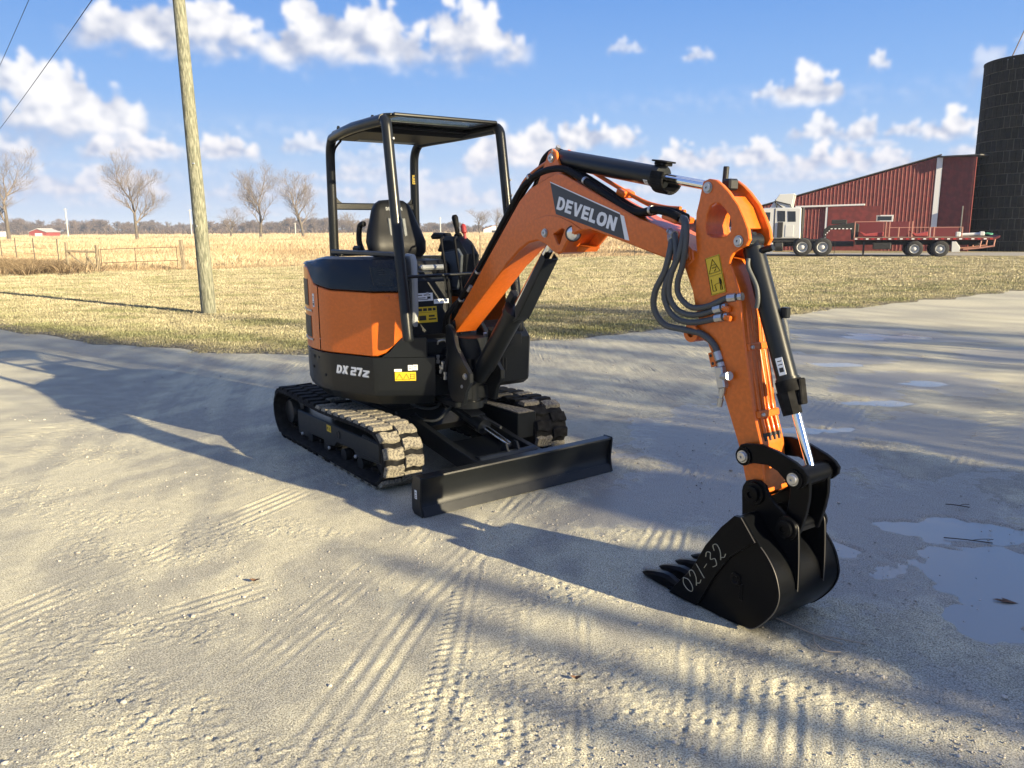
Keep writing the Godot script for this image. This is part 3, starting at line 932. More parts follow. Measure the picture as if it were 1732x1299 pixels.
	label_plate(fo, "warning_label", Transform3D(bt, V(0.6895, 1.128, 0.215)), 0.155, 0.110, "yellow", [[-0.35, 0.32, 0.2, 0.18], [-0.1, 0.32, 0.2, 0.18], [0.15, 0.32, 0.2, 0.18], [0.37, 0.32, 0.15, 0.18], [0, 0.14, 0.98, 0.015], [-0.25, -0.2, 0.36, 0.3], [0.22, -0.1, 0.3, 0.12], [0.25, -0.3, 0.4, 0.1]])
	for q in [[0.20, 1.27], [0.35, 1.03]]:
		var bb := mb()
		bb.lathe(V(0.70 - (q[1] - 0.99) * 0.107, q[1], q[0]), V(1, 0.1, 0), [[0, 0.013], [0.006, 0.012], [0.008, 0.005], [0.008, 0]], 12)
		part("cover_bolt", bb, M.zinc, fo)
	# light grey plastic flank behind the front post
	var gp := mb()
	gp.prism([Vector2(0.60, 1.05), Vector2(0.70, 1.05), Vector2(0.715, 1.15), Vector2(0.715, 1.50), Vector2(0.69, 1.545), Vector2(0.60, 1.55)], 0.29, 0.335, 0.012)
	part("trim_panel", gp, M.plastic_grey, root)
	# the far front corner cover with vent slots
	var lc := mb()
	lc.prism([Vector2(0.56, 0.52), Vector2(0.62, 0.56), Vector2(0.64, 0.90), Vector2(0.56, 0.98), Vector2(0.28, 1.0), Vector2(0.22, 0.90), Vector2(0.26, 0.52)], -0.73, -0.18, 0.03)
	var lo2_ := part("side_cover", lc, M.black, root)
	for k in 6:
		var sl := mb()
		sl.box(V(0.641, 0.70, -0.34 - k * 0.028), V(0.006, 0.13 - k * 0.006, 0.008), 0.002)
		part("vent_slot", sl, M.tailgap, lo2_)
	# ---- lettering on the flank
	var f0 := Vector2(0.600, 0.600)
	var f1 := Vector2(0.265, 0.742)
	var fd2 := (f0 - f1).normalized()
	var fn := Vector2(fd2.y, -fd2.x)
	if fn.dot(f0) < 0.0:
		fn = -fn
	var ex := V(fd2.x, 0, fd2.y)
	var t0 := V(f1.x, 0.712, f1.y) + ex * 0.012 + V(fn.x, 0, fn.y) * 0.0005
	var wd := part("model_lettering", lettering_shadow(), M.black, root)
	wd.visible = true
	var en := V(fn.x, 0, fn.y)
	for q in [["DX", 0.0, 0.0, 0.105, 0.058], ["27", 0.135, -0.003, 0.100, 0.058], ["Z", 0.250, -0.005, 0.055, 0.046]]:
		var o: Vector3 = t0 + ex * q[1] + V(0, q[2], 0)
		var sl: Vector3 = V(0, q[4], 0) + ex * (q[4] * 0.22)
		# dark outline plate, offset down and right, then the pale face
		block_text(wd, q[0], o + ex * 0.004 + V(0, -0.005, 0) + en * 0.0006, ex * q[3] * 1.03, sl * 1.06, M.plastic_grey, 0.10, 0.0008)
		block_text(wd, q[0], o + en * 0.0012, ex * q[3], sl, M.white, 0.10, 0.0012)
	# warning stickers on the front corner of the skirt
	var sb := Basis(V(cd.x, 0, cd.y), Vector3.UP, V(cd.x, 0, cd.y).cross(Vector3.UP))
	var s0 := V(0.622, 0, 0.578) + sb.z * 0.0012
	label_plate(sk, "warning_label", Transform3D(sb, s0 + sb.x * 0.190 + V(0, 0.715, 0)), 0.145, 0.062, "yellow", [[-0.45, -0.35, -0.28, 0.3, 0.0025], [-0.28, 0.3, -0.12, -0.35, 0.0025], [-0.45, -0.35, -0.12, -0.35, 0.0025], [-0.10, -0.35, 0.05, 0.3, 0.0025], [0.05, 0.3, 0.2, -0.35, 0.0025], [-0.10, -0.35, 0.2, -0.35, 0.0025], [0.33, 0.0, 0.2, 0.03], [0.33, 0.25, 0.2, 0.05], [0.33, -0.25, 0.2, 0.05], [0.24, 0.0, 0.02, 0.6], [0.42, 0.0, 0.02, 0.6]])
	label_plate(sk, "part_label", Transform3D(sb, s0 + sb.x * 0.140 + V(0, 0.758, 0)), 0.052, 0.018, "white", [[0, 0, 0.7, 0.15]])
	label_plate(sk, "part_label", Transform3D(sb, s0 + sb.x * 0.225 + V(0, 0.775, 0)), 0.032, 0.038, "white", [[0, 0.2, 0.6, 0.1], [0, -0.1, 0.6, 0.1]])
	label_plate(sk, "part_label", Transform3D(sb, s0 + sb.x * 0.260 + V(0, 0.777, 0)), 0.032, 0.038, "white", [[0, 0.2, 0.6, 0.1], [0, -0.1, 0.6, 0.1]])

func lettering_shadow() -> Mesh:
	# thin dark backing strip under the model name
	var b := mb()
	var f0 := Vector2(0.600, 0.600)
	var f1 := Vector2(0.265, 0.742)
	var d := (f0 - f1).normalized()
	var ex := V(d.x, 0, d.y)
	b.box(V(f1.x, 0.741, f1.y) + ex * 0.170, V(0.322, 0.078, 0.0012), 0.0, Basis(ex, Vector3.UP, ex.cross(Vector3.UP)))
	return b.mesh()

# heavy block letters: outline and holes in a unit box
const GLYPHS := {
	"D": [0.86, [[0, 0], [0.52, 0], [0.80, 0.10], [0.97, 0.32], [0.97, 0.68], [0.80, 0.90], [0.52, 1], [0, 1]], [[0.30, 0.22], [0.30, 0.78], [0.50, 0.78], [0.62, 0.70], [0.68, 0.55], [0.68, 0.45], [0.62, 0.30], [0.50, 0.22]]],
	"E": [0.72, [[0, 0], [1, 0], [1, 0.22], [0.36, 0.22], [0.36, 0.39], [0.94, 0.39], [0.94, 0.61], [0.36, 0.61], [0.36, 0.78], [1, 0.78], [1, 1], [0, 1]]],
	"V": [0.94, [[0.36, 0], [0.64, 0], [1, 1], [0.70, 1], [0.50, 0.36], [0.30, 1], [0, 1]]],
	"L": [0.66, [[0, 0], [1, 0], [1, 0.23], [0.40, 0.23], [0.40, 1], [0, 1]]],
	"O": [0.98, [[0.32, 0], [0.68, 0], [0.90, 0.12], [1, 0.36], [1, 0.64], [0.90, 0.88], [0.68, 1], [0.32, 1], [0.10, 0.88], [0, 0.64], [0, 0.36], [0.10, 0.12]], [[0.40, 0.23], [0.31, 0.33], [0.28, 0.5], [0.31, 0.67], [0.40, 0.77], [0.60, 0.77], [0.69, 0.67], [0.72, 0.5], [0.69, 0.33], [0.60, 0.23]]],
	"N": [0.86, [[0, 0], [0.30, 0], [0.30, 0.52], [0.70, 0], [1, 0], [1, 1], [0.70, 1], [0.70, 0.48], [0.30, 1], [0, 1]]],
	"X": [0.92, [[0, 0], [0.34, 0], [0.5, 0.26], [0.66, 0], [1, 0], [0.68, 0.5], [0.98, 1], [0.66, 1], [0.5, 0.74], [0.34, 1], [0.02, 1], [0.32, 0.5]]],
	"2": [0.86, [[0, 0], [1, 0], [1, 0.22], [0.34, 0.22], [0.34, 0.40], [0.86, 0.40], [1, 0.52], [1, 0.88], [0.86, 1], [0, 1], [0, 0.78], [0.68, 0.78], [0.68, 0.61], [0.14, 0.61], [0, 0.49]]],
	"7": [0.82, [[0.40, 0], [0.74, 0], [0.98, 0.62], [1, 1], [0, 1], [0, 0.74], [0.66, 0.74], [0.62, 0.56]]],
	"Z": [0.86, [[0, 0], [1, 0], [1, 0.22], [0.46, 0.22], [1, 0.76], [1, 1], [0, 1], [0, 0.78], [0.54, 0.78], [0, 0.24]]]}

func block_text(parent: Node, s: String, bl: Vector3, ex: Vector3, ey: Vector3, m: Material, gap := 0.10, thick := 0.0012) -> void:
	var tot := 0.0
	for ch in s:
		tot += GLYPHS[ch][0] + gap
	tot -= gap
	var x := 0.0
	var ez := ex.cross(ey).normalized() * thick
	for ch in s:
		var g: Array = GLYPHS[ch]
		var b := mb()
		var loops := []
		for k in range(1, g.size()):
			var l := []
			for q in g[k]:
				l.append(Vector2(q[0], q[1]))
			loops.append(l)
		b.prism(loops[0], 0.0, 1.0, 0.0, Transform3D(Basis(ex * (g[0] / tot), ey, ez), bl + ex * (x / tot)), loops.slice(1))
		part("letter", b, m, parent)
		x += g[0] + gap

func canopy(root: Node) -> void:
	var base := Node3D.new()
	base.name = "canopy"
	root.add_child(base, true)
	var r := 0.028
	# posts bend over into the roof frame
	for s in [-1.0, 1.0]:
		var front := mb()
		front.tube(smooth([V(0.855, 0.985, s * 0.455), V(0.840, 1.1, s * 0.455), V(0.705, 1.95, s * 0.452), V(0.645, 2.33, s * 0.45), V(0.628, 2.40, s * 0.449), V(0.595, 2.430, s * 0.448)], 5), 0.036, 16)
		var fp := part("front_post", front, M.black, base)
		for q in ([1.95, 2.06] if s < 0 else [2.30]):
			var bo := mb()
			bo.cyl(V(0.70 - (q - 1.95) * 0.155 + 0.02, q, s * 0.452 - 0.012), V(0.70 - (q - 1.95) * 0.155 + 0.052, q, s * 0.452 - 0.02), 0.008, 10)
			part("post_stud", bo, M.zinc, fp)
		var rear := mb()
		rear.tube(smooth([V(-0.565, 1.50, s * 0.372), V(-0.56, 1.9, s * 0.37), V(-0.555, 2.22, s * 0.37), V(-0.54, 2.33, s * 0.372), V(-0.49, 2.395, s * 0.378), V(-0.42, 2.415, s * 0.386), V(0.06, 2.425, s * 0.452), V(0.60, 2.428, s * 0.452)], 5), 0.036, 16)
		part("rear_post", rear, M.black, base)
	# gusset on the rear posts and the headrest bar
	var bar := mb()
	bar.box(V(-0.555, 1.90, 0.0), V(0.035, 0.055, 0.72), 0.008)
	part("rear_crossbar", bar, M.black, base)
	var lowbar := mb()
	lowbar.box(V(-0.50, 1.53, 0.0), V(0.10, 0.045, 0.74), 0.01)
	lowbar.box(V(0.10, 1.545, 0.405), V(1.20, 0.035, 0.05), 0.008)
	part("base_rail", lowbar, M.black, base)
	var cs := mb()
	cs.tube([V(0.79, 1.40, 0.44), V(0.80, 1.41, -0.44)], 0.011, 8)
	part("front_rail", cs, M.black, base)
	for s in [-1.0, 1.0]:
		var g := mb()
		g.prism([Vector2(0.0, 0.0), Vector2(0.06, 0.0), Vector2(0.03, 0.02), Vector2(0.008, 0.05), Vector2(0.0, 0.09)], -0.006, 0.006, 0.002, Transform3D(Basis(V(0, 0, -s), Vector3.UP, V(1, 0, 0)), V(-0.555, 1.925, s * 0.345)))
		part("gusset", g, M.black, base)
	# roof: deep pressed panel with a window at the front
	var roof := mb()
	var pl := [Vector2(-0.50, -0.37), Vector2(0.06, -0.455), Vector2(0.60, -0.455), Vector2(0.64, -0.42), Vector2(0.64, 0.42), Vector2(0.60, 0.455), Vector2(0.06, 0.455), Vector2(-0.50, 0.37)]
	var up := Transform3D(Basis(Vector3(1, 0, 0), Vector3(0, 0, 1), Vector3(0, 1, 0)), Vector3.ZERO)
	var w := [Vector2(0.34, -0.36), Vector2(0.618, -0.36), Vector2(0.618, 0.36), Vector2(0.34, 0.36)]
	var hole2 := [Vector2(-0.40, -0.2), Vector2(-0.27, -0.22), Vector2(-0.27, 0.22), Vector2(-0.40, 0.2)]
	roof.prism(pl, 2.448, 2.468, 0.006, up, [w])
	# front lip and frame bars under the roof
	roof.box(V(0.650, 2.458, 0), V(0.03, 0.024, 0.82), 0.008)
	roof.box(V(0.24, 2.432, 0), V(0.03, 0.02, 0.86), 0.005)
	part("roof_panel", roof, M.black, base)
	var lip := mb()
	lip.prism([Vector2(-0.46, -0.36), Vector2(0.05, -0.42), Vector2(0.20, -0.42), Vector2(0.20, 0.42), Vector2(0.05, 0.42), Vector2(-0.46, 0.36)], 2.395, 2.447, 0.02, up)
	part("roof_lining", lip, M.plastic_dark, base)
	var ll := mb()
	ll.prism([Vector2(-0.40, -0.22), Vector2(-0.28, -0.24), Vector2(-0.28, 0.24), Vector2(-0.40, 0.22)], 2.3905, 2.3945, 0.0, up)
	part("lining_patch", ll, M.plastic_grey, base)
	var gl := mb()
	gl.box(V(0.479, 2.459, 0), V(0.274, 0.006, 0.716), 0.001)
	part("roof_window", gl, M.glass, base)
	for q in [[0.38, 0.43], [-0.28, 0.405]]:
		var bo := mb()
		bo.lathe(V(q[0], 2.46, q[1]), Vector3.UP, [[0, 0.014], [0.012, 0.014], [0.012, 0.010], [0.022, 0.010], [0.022, 0]], 8)
		part("lifting_stud", bo, M.black, base)
	# a wire down the rear post, sticker, lamp bracket
	var wi := mb()
	wi.tube(smooth([V(-0.40, 2.39, 0.34), V(-0.50, 2.33, 0.352), V(-0.528, 2.22, 0.352), V(-0.532, 1.9, 0.350), V(-0.535, 1.56, 0.35)]), 0.009, 6)
	part("wire_conduit", wi, M.hose, base)
	label_plate(base, "warning_label", Transform3D(Basis(Vector3.UP, PI / 2), V(-0.525, 2.125, -0.352)), 0.036, 0.075, "yellow", [[0, 0.25, 0.5, 0.15], [0, -0.1, 0.6, 0.06], [0, -0.3, 0.6, 0.06]])
	var hb := mb()
	hb.tube(smooth([V(0.715, 2.02, -0.43), V(0.735, 1.93, -0.428), V(0.745, 1.86, -0.42), V(0.80, 1.86, -0.40), V(0.82, 1.78, -0.36)]), 0.008, 6)
	part("wire_conduit", hb, M.hose, base)

func cab(root: Node) -> void:
	mat("plastic_mid", lin(0.075, 0.088, 0.10), 0.5)
	var seat := Node3D.new()
	seat.name = "seat"
	root.add_child(seat, true)
	# backrest: rounded pillow built from rings
	var b := mb()
	var rows := []
	for q in [[1.50, 0.20, 0.06, -0.16], [1.54, 0.235, 0.085, -0.17], [1.62, 0.245, 0.095, -0.19], [1.70, 0.225, 0.085, -0.215], [1.78, 0.195, 0.075, -0.235], [1.86, 0.17, 0.065, -0.25], [1.91, 0.145, 0.055, -0.258], [1.94, 0.10, 0.035, -0.262], [1.947, 0.02, 0.01, -0.262]]:
		var row := PackedVector3Array()
		for i in 20:
			var t := TAU * i / 20
			var cx := signf(cos(t)) * pow(absf(cos(t)), 0.55)
			var cz := signf(sin(t)) * pow(absf(sin(t)), 0.55)
			# front face is hollow between the side bolsters
			var dent := 0.022 * (1.0 - absf(cz)) * (1.0 if cx > 0.0 else 0.0)
			row.append(V(q[3] + cx * q[2] - dent, q[0], cz * q[1]))
		rows.append(row)
	b.grid(rows, true, 50.0)
	part("backrest", b, M.seat, seat)
	var c := mb()
	var rows2 := []
	for q in [[1.36, 0.24, 0.23], [1.40, 0.255, 0.245], [1.45, 0.255, 0.245], [1.485, 0.225, 0.22], [1.49, 0.05, 0.05]]:
		var row2 := PackedVector3Array()
		for i in 20:
			var t := TAU * i / 20
			row2.append(V(0.06 + signf(cos(t)) * pow(absf(cos(t)), 0.5) * q[2], q[0], signf(sin(t)) * pow(absf(sin(t)), 0.5) * q[1]))
		rows2.append(row2)
	c.grid(rows2, true, 50.0)
	part("cushion", c, M.seat, seat)
	var base := mb()
	base.box(V(0.04, 1.22, 0), V(0.50, 0.28, 0.46), 0.02)
	base.box(V(-0.22, 1.46, 0), V(0.05, 0.16, 0.10), 0.01)
	part("seat_base", base, M.plastic_dark, seat)
	var st := mb()
	st.box(V(-0.150, 1.71, 0.05), V(0.012, 0.19, 0.055), 0.005, Basis(Vector3(0, 0, 1), 0.25))
	part("side_pad", st, M.plastic_mid, seat)
	var st2 := mb()
	st2.box(V(-0.150, 1.71, -0.06), V(0.012, 0.19, 0.03), 0.005, Basis(Vector3(0, 0, 1), 0.25))
	part("side_pad", st2, M.plastic_mid, seat)
	lettering(seat, "seat_lettering", "DEVELON", V(-0.197, 1.862, 0.075), V(0, 0, -0.14), V(-0.008, 0.026, 0), M.plastic_grey, 800)
	var bu := mb()
	bu.box(V(0.13, 1.50, 0.12), V(0.05, 0.035, 0.05), 0.01)
	part("belt_buckle", bu, mat("buckle", lin(0.42, 0.06, 0.015), 0.5), seat)
	var rt := mb()
	rt.tube(smooth([V(-0.32, 1.52, 0.22), V(-0.36, 1.62, 0.24), V(-0.35, 1.74, 0.235), V(-0.30, 1.76, 0.22)]), 0.022, 8)
	rt.box(V(-0.34, 1.56, 0.26), V(0.14, 0.06, 0.05), 0.015)
	part("belt_retractor", rt, M.seat, seat)
	# left console beyond the seat: grey housing, arm rest, joystick and safety lever
	var con := Node3D.new()
	con.name = "left_console"
	root.add_child(con, true)
	var k := mb()
	k.prism([Vector2(0.02, 1.20), Vector2(0.34, 1.20), Vector2(0.40, 1.38), Vector2(0.42, 1.53), Vector2(0.33, 1.62), Vector2(0.24, 1.66), Vector2(0.10, 1.66), Vector2(0.06, 1.56)], -0.41, -0.25, 0.03)
	part("housing", k, M.plastic_dark, con)
	var k2 := mb()
	k2.prism([Vector2(0.11, 1.24), Vector2(0.34, 1.26), Vector2(0.40, 1.40), Vector2(0.415, 1.52), Vector2(0.36, 1.57), Vector2(0.15, 1.55)], -0.252, -0.232, 0.02)
	part("housing_panel", k2, M.plastic_mid, con)
	var ar := mb()
	ar.prism([Vector2(-0.17, 1.66), Vector2(-0.12, 1.69), Vector2(0.05, 1.685), Vector2(0.07, 1.66), Vector2(0.06, 1.53), Vector2(-0.06, 1.54), Vector2(-0.02, 1.60), Vector2(0.02, 1.645), Vector2(-0.15, 1.635)], -0.37, -0.29, 0.012)
	part("armrest", ar, M.seat, con)
	var js := mb()
	js.lathe(V(0.215, 1.655, -0.33), V(-0.05, 0.165, 0), [[0, 0.034], [0.02, 0.03], [0.03, 0.018], [0.07, 0.017], [0.11, 0.024], [0.155, 0.026], [0.172, 0.018], [0.176, 0]], 14)
	part("joystick", js, M.hose, con)
	var rl := mb()
	rl.lathe(V(0.27, 1.64, -0.36), V(-0.03, 0.11, 0), [[0, 0.012], [0.04, 0.012], [0.05, 0.021], [0.10, 0.021], [0.115, 0.012], [0.115, 0]], 12)
	part("safety_lever", rl, M.red, con)
	# right console, mostly hidden behind the post
	var rc := Node3D.new()
	rc.name = "right_console"
	root.add_child(rc, true)
	var r := mb()
	r.prism([Vector2(0.10, 1.30), Vector2(0.46, 1.30), Vector2(0.52, 1.42), Vector2(0.44, 1.47), Vector2(0.16, 1.49)], 0.13, 0.25, 0.02)
	part("housing", r, M.plastic_dark, rc)
	var mo := mb()
	mo.box(V(0.50, 1.445, 0.06), V(0.05, 0.035, 0.20), 0.012)
	part("monitor", mo, M.plastic_grey, rc)
	# travel levers standing on the floor
	for z in [-0.09, 0.02]:
		var tl := mb()
		tl.tube(smooth([V(0.62, 0.96, z), V(0.66, 1.22, z), V(0.575, 1.60, z), V(0.555, 1.645, z - 0.01), V(0.53, 1.655, z - 0.04)]), 0.010, 8)
		part("travel_lever", tl, M.hose, root)
	var tg := mb()
	tg.tube(smooth([V(0.60, 1.60, -0.22), V(0.66, 1.42, -0.2), V(0.72, 1.26, -0.16)]), 0.009, 8)
	part("travel_lever", tg, M.hose, root)

func boom_group(root: Node) -> void:
	var hb := 0.085
	# ---- swing post
	var sw := mb()
	for s in [-1.0, 1.0]:
		var z: float = BC + s * 0.125
		sw.prism([Vector2(0.86, 1.06), Vector2(0.90, 1.08), Vector2(0.96, 1.03), Vector2(1.00, 0.93), Vector2(1.10, 0.83), Vector2(1.17, 0.77), Vector2(1.17, 0.71), Vector2(1.11, 0.64), Vector2(1.08, 0.55), Vector2(0.93, 0.55), Vector2(0.88, 0.62), Vector2(0.86, 0.80)], z - 0.016, z + 0.016, 0.004)
	sw.box(V(0.93, 0.60, BC), V(0.16, 0.10, 0.24), 0.01)
	sw.lathe(V(0.93, 0.49, BC), Vector3.UP, [[0, 0], [0, 0.10], [0.05, 0.10], [0.05, 0.085], [0.34, 0.085], [0.34, 0.10], [0.39, 0.10], [0.39, 0]], 24)
	sw.box(V(0.82, 0.52, BC), V(0.30, 0.05, 0.26), 0.01)
	sw.box(V(0.82, 0.86, BC), V(0.28, 0.05, 0.20), 0.01)
	var so := part("swing_post", sw, M.black, root)
	pin(so, 1.115, 0.745, BC + 0.141, 0.018, "steel")
	pin(so, 1.07, 0.67, BC + 0.141, 0.010, "steel")
	# valve fittings and loops between post and house
	for q in [[V(0.80, 0.93, 0.20), V(0.82, 0.955, 0.20), V(0.83, 0.958, 0.16), V(0.84, 0.93, 0.15), V(0.84, 0.89, 0.15)]]:
		var h := mb()
		h.tube(smooth(q, 4), 0.006, 6)
		part("grab_loop", h, M.zinc, root)
	for q in [[V(0.74, 0.78, 0.19), V(0.82, 0.80, 0.17), V(0.90, 0.88, 0.14), V(0.89, 1.05, 0.12), V(0.90, 1.15, 0.06)], [V(0.74, 0.72, 0.17), V(0.84, 0.72, 0.18), V(0.88, 0.85, 0.16), V(0.86, 1.02, 0.14), V(0.88, 1.14, 0.04)], [V(0.74, 0.66, -0.1), V(0.86, 0.68, -0.16), V(0.98, 0.80, -0.14), V(1.04, 0.96, -0.08), V(1.10, 1.05, -0.05)], [V(0.70, 0.70, -0.18), V(0.85, 0.72, -0.22), V(0.99, 0.86, -0.18), V(1.02, 1.0, -0.12)], [V(0.72, 1.0, 0.10), V(0.80, 1.12, 0.12), V(0.86, 1.20, 0.09), V(0.95, 1.27, 0.04)], [V(0.72, 1.05, 0.02), V(0.79, 1.16, 0.05), V(0.86, 1.22, 0.04), V(0.95, 1.29, 0.0)]]:
		var h2 := mb()
		h2.tube(smooth(q, 6), 0.019, 10)
		part("hydraulic_hose", h2, M.hose, root)
	for q in [V(0.80, 0.80, 0.20), V(0.82, 0.73, 0.19), V(0.86, 0.69, 0.18), V(1.02, 0.96, -0.05), V(1.06, 0.88, 0.0), V(1.0, 0.90, 0.02), V(0.84, 0.76, 0.185)]:
		var f := mb()
		f.lathe(q, V(0.2, 1, 0.1), [[0, 0], [0, 0.014], [0.018, 0.014], [0.018, 0.010], [0.04, 0.010], [0.04, 0.013], [0.055, 0.013], [0.055, 0]], 6, 20.0)
		part("hose_fitting", f, M.zinc, root)
	# bellows and cover behind the boom foot
	var sc := mb()
	sc.lathe(V(0.995, 0.99, BC), V(0, 1, 0), [[-0.14, 0], [-0.14, 0.09], [0, 0.10], [0.0, 0]], 18)
	part("swing_cover", sc, M.plastic_dark, root)
	# ---- boom
	var b := mb()
	b.prism(BOOM, BC - hb, BC + hb, 0.006, Transform3D.IDENTITY, [BOOM_HOLE], 26.0)
	var bo := part("boom", b, M.orange, root)
	# raised doubler plate around the cylinder bracket
	var dp := mb()
	var dpl := [Vector2(1.52, 1.493), Vector2(1.67, 1.590), Vector2(1.765, 1.636), Vector2(1.858, 1.650), Vector2(1.931, 1.631), Vector2(2.003, 1.589), Vector2(2.046, 1.577), Vector2(2.083, 1.587), Vector2(2.119, 1.633), Vector2(2.175, 1.681), Vector2(2.25, 1.705), Vector2(2.16, 1.745), Vector2(2.06, 1.775), Vector2(1.95, 1.785), Vector2(1.82, 1.760), Vector2(1.68, 1.68)]
	for s in [-1.0, 1.0]:
		var z0: float = BC + s * hb
		dp.prism(dpl, minf(z0, z0 + s * 0.006), maxf(z0, z0 + s * 0.006), 0.002, Transform3D.IDENTITY, [BOOM_HOLE], 30.0)
	part("bracket_plate", dp, M.orange, bo)
	var fe := mb()
	fe.prism([Vector2(2.70, 1.750), Vector2(2.80, 1.727), Vector2(2.945, 1.672), Vector2(3.02, 1.620), Vector2(3.030, 1.566), Vector2(3.000, 1.548), Vector2(2.86, 1.580), Vector2(2.72, 1.612)], BC + hb, BC + hb + 0.005, 0.002)
	part("end_plate", fe, M.orange, bo)
	pin(bo, BOOM_PIN[0].x, BOOM_PIN[0].y, BC + hb + 0.006, 0.020)
	pin(bo, BOOM_PIN[1].x, BOOM_PIN[1].y, BC + hb + 0.005, 0.021)
	# decal
	var de := mb()
	de.prism(DECAL, BC + hb, BC + hb + 0.0015)
	var dn := part("brand_decal", de, M.decal, bo)
	var dw := mb()
	dw.prism(DECAL_WHITE, BC + hb, BC + hb + 0.0016)
	dw.prism([DECAL[0] + Vector2(0.0, 0.001), DECAL[1] + Vector2(0.0, 0.001), DECAL[1] + Vector2(0.001, 0.007), DECAL[0] + Vector2(-0.004, 0.007)], BC + hb, BC + hb + 0.0016)
	part("decal_stripe", dw, M.white, dn)
	var bl := V(TEXTB[0].x, TEXTB[0].y, BC + hb + 0.0012)
	var ex := V(TEXTB[3].x - TEXTB[0].x, TEXTB[3].y - TEXTB[0].y, 0)
	var ey := V(TEXTB[1].x - TEXTB[0].x, TEXTB[1].y - TEXTB[0].y, 0)
	block_text(dn, "DEVELON", bl + V(0, 0, 0.0006), ex, ey * 0.95, M.white, 0.12)
	# front bracket for the arm cylinder
	var br := mb()
	for s in [-1.0, 1.0]:
		br.prism([Vector2(1.82, 1.955), Vector2(1.885, 2.06), Vector2(1.925, 2.13), Vector2(1.96, 2.145), Vector2(1.995, 2.125), Vector2(2.01, 2.08), Vector2(2.06, 2.0)], BC + s * 0.055 - 0.009, BC + s * 0.055 + 0.009, 0.003)
	part("cylinder_bracket", br, M.orange, bo)
	pin(bo, 1.955, 2.095, BC + 0.064, 0.020)
	# work lamp on the underside
	var lm := mb()
	lm.lathe(V(2.165, 1.685, BC + 0.075), V(0.75, -0.1, 0.55), [[-0.06, 0], [-0.05, 0.03], [-0.01, 0.042], [0.012, 0.044], [0.014, 0.040]], 20)
	var lo := part("work_lamp", lm, M.tailgap, bo)
	var le := mb()
	le.lathe(V(2.165, 1.685, BC + 0.075), V(0.75, -0.1, 0.55), [[0.006, 0.041], [0.012, 0.034], [0.017, 0.018], [0.018, 0]], 20)
	part("lens", le, M.lamp_lens, lo)
	var lg := mb()
	lg.prism([Vector2(2.10, 1.60), Vector2(2.17, 1.59), Vector2(2.26, 1.66), Vector2(2.31, 1.70), Vector2(2.20, 1.70)], BC - 0.085, BC - 0.065, 0.004)
	lg.prism([Vector2(2.11, 1.585), Vector2(2.18, 1.585), Vector2(2.21, 1.61), Vector2(2.13, 1.62)], BC - 0.085, BC + 0.01, 0.004)
	part("lamp_guard", lg, M.orange, bo)
	# pipes and hoses along the back of the boom
	for q in [[0.015, 0.012, 0.080], [-0.025, 0.012, 0.085], [-0.060, 0.011, 0.060]]:
		var pp := mb()
		var z: float = BC + q[0]
		var o: float = q[2]
		pp.tube(smooth([V(0.93, 1.235 + o, z), V(1.05, 1.345 + o, z), V(1.33, 1.60 + o, z), V(1.50, 1.775 + o, z), V(1.62, 1.90 + o, z), V(1.72, 1.955 + o, z), V(1.85, 2.0 + o, z)], 5), q[1], 8)
		part("boom_pipe", pp, M.orange, bo)
	for q in [[0.060, 0.019, 0.03, 0.0], [0.015, 0.019, 0.06, 0.02]]:
		var z: float = BC + q[0]
		var o: float = q[2]
		var hh := mb()
		hh.tube(smooth([V(0.86, 1.12 + o, z), V(0.95, 1.23 + o, z), V(1.12, 1.375 + o, z), V(1.33, 1.585 + o, z), V(1.52, 1.775 + o, z), V(1.655, 1.905 + o, z), V(1.76, 1.965 + o, z), V(1.87, 1.995 + o, z), V(1.96, 2.035 + q[3], z), V(2.06, 2.030, z), V(2.16, 1.995, z), V(2.36, 1.905, z), V(2.55, 1.815, z), V(2.66, 1.785, z), V(2.76, 1.795, z), V(2.86, 1.780, z), V(2.93, 1.755, z)], 5), q[1], 10)
		part("boom_hose", hh, M.hose, bo)
	# hose arching over to the arm cylinder
	var ah := mb()
	ah.tube(smooth([V(1.64, 1.93, BC - 0.05), V(1.69, 2.03, BC - 0.05), V(1.74, 2.105, BC - 0.045), V(1.81, 2.14, BC - 0.04), V(1.89, 2.14, BC - 0.03), V(1.95, 2.125, BC - 0.02)], 6), 0.019, 10)
	part("boom_hose", ah, M.hose, bo)
	for q in [[1.745, 2.005, 0.060, 0.5], [2.245, 1.958, 0.060, -0.45], [1.165, 1.44, 0.060, 0.82], [0.945, 1.245, 0.060, 0.8], [2.74, 1.795, 0.060, 0.0]]:
		var cl := mb()
		var dd := V(cos(q[3]), sin(q[3]), 0)
		cl.lathe(V(q[0], q[1], BC + q[2]) - dd * 0.008, dd, [[0, 0.018], [0.001, 0.0215], [0.015, 0.0215], [0.016, 0.018]], 14)
		part("hose_clamp", cl, M.zinc, bo)
	for q in [V(1.93, 2.105, BC + 0.05), V(1.905, 2.13, BC + 0.0), V(1.00, 1.305, BC + 0.045), V(1.035, 1.34, BC + 0.05), V(0.98, 1.33, BC + 0.0), V(1.06, 1.31, BC + 0.07), V(1.07, 1.40, BC + 0.02)]:
		var f := mb()
		f.lathe(q, V(0.75, 0.62, 0.1), [[0, 0], [0, 0.015], [0.02, 0.015], [0.02, 0.010], [0.034, 0.010], [0.034, 0.014], [0.05, 0.014], [0.05, 0]], 6, 20.0)
		part("hose_fitting", f, M.zinc, bo)
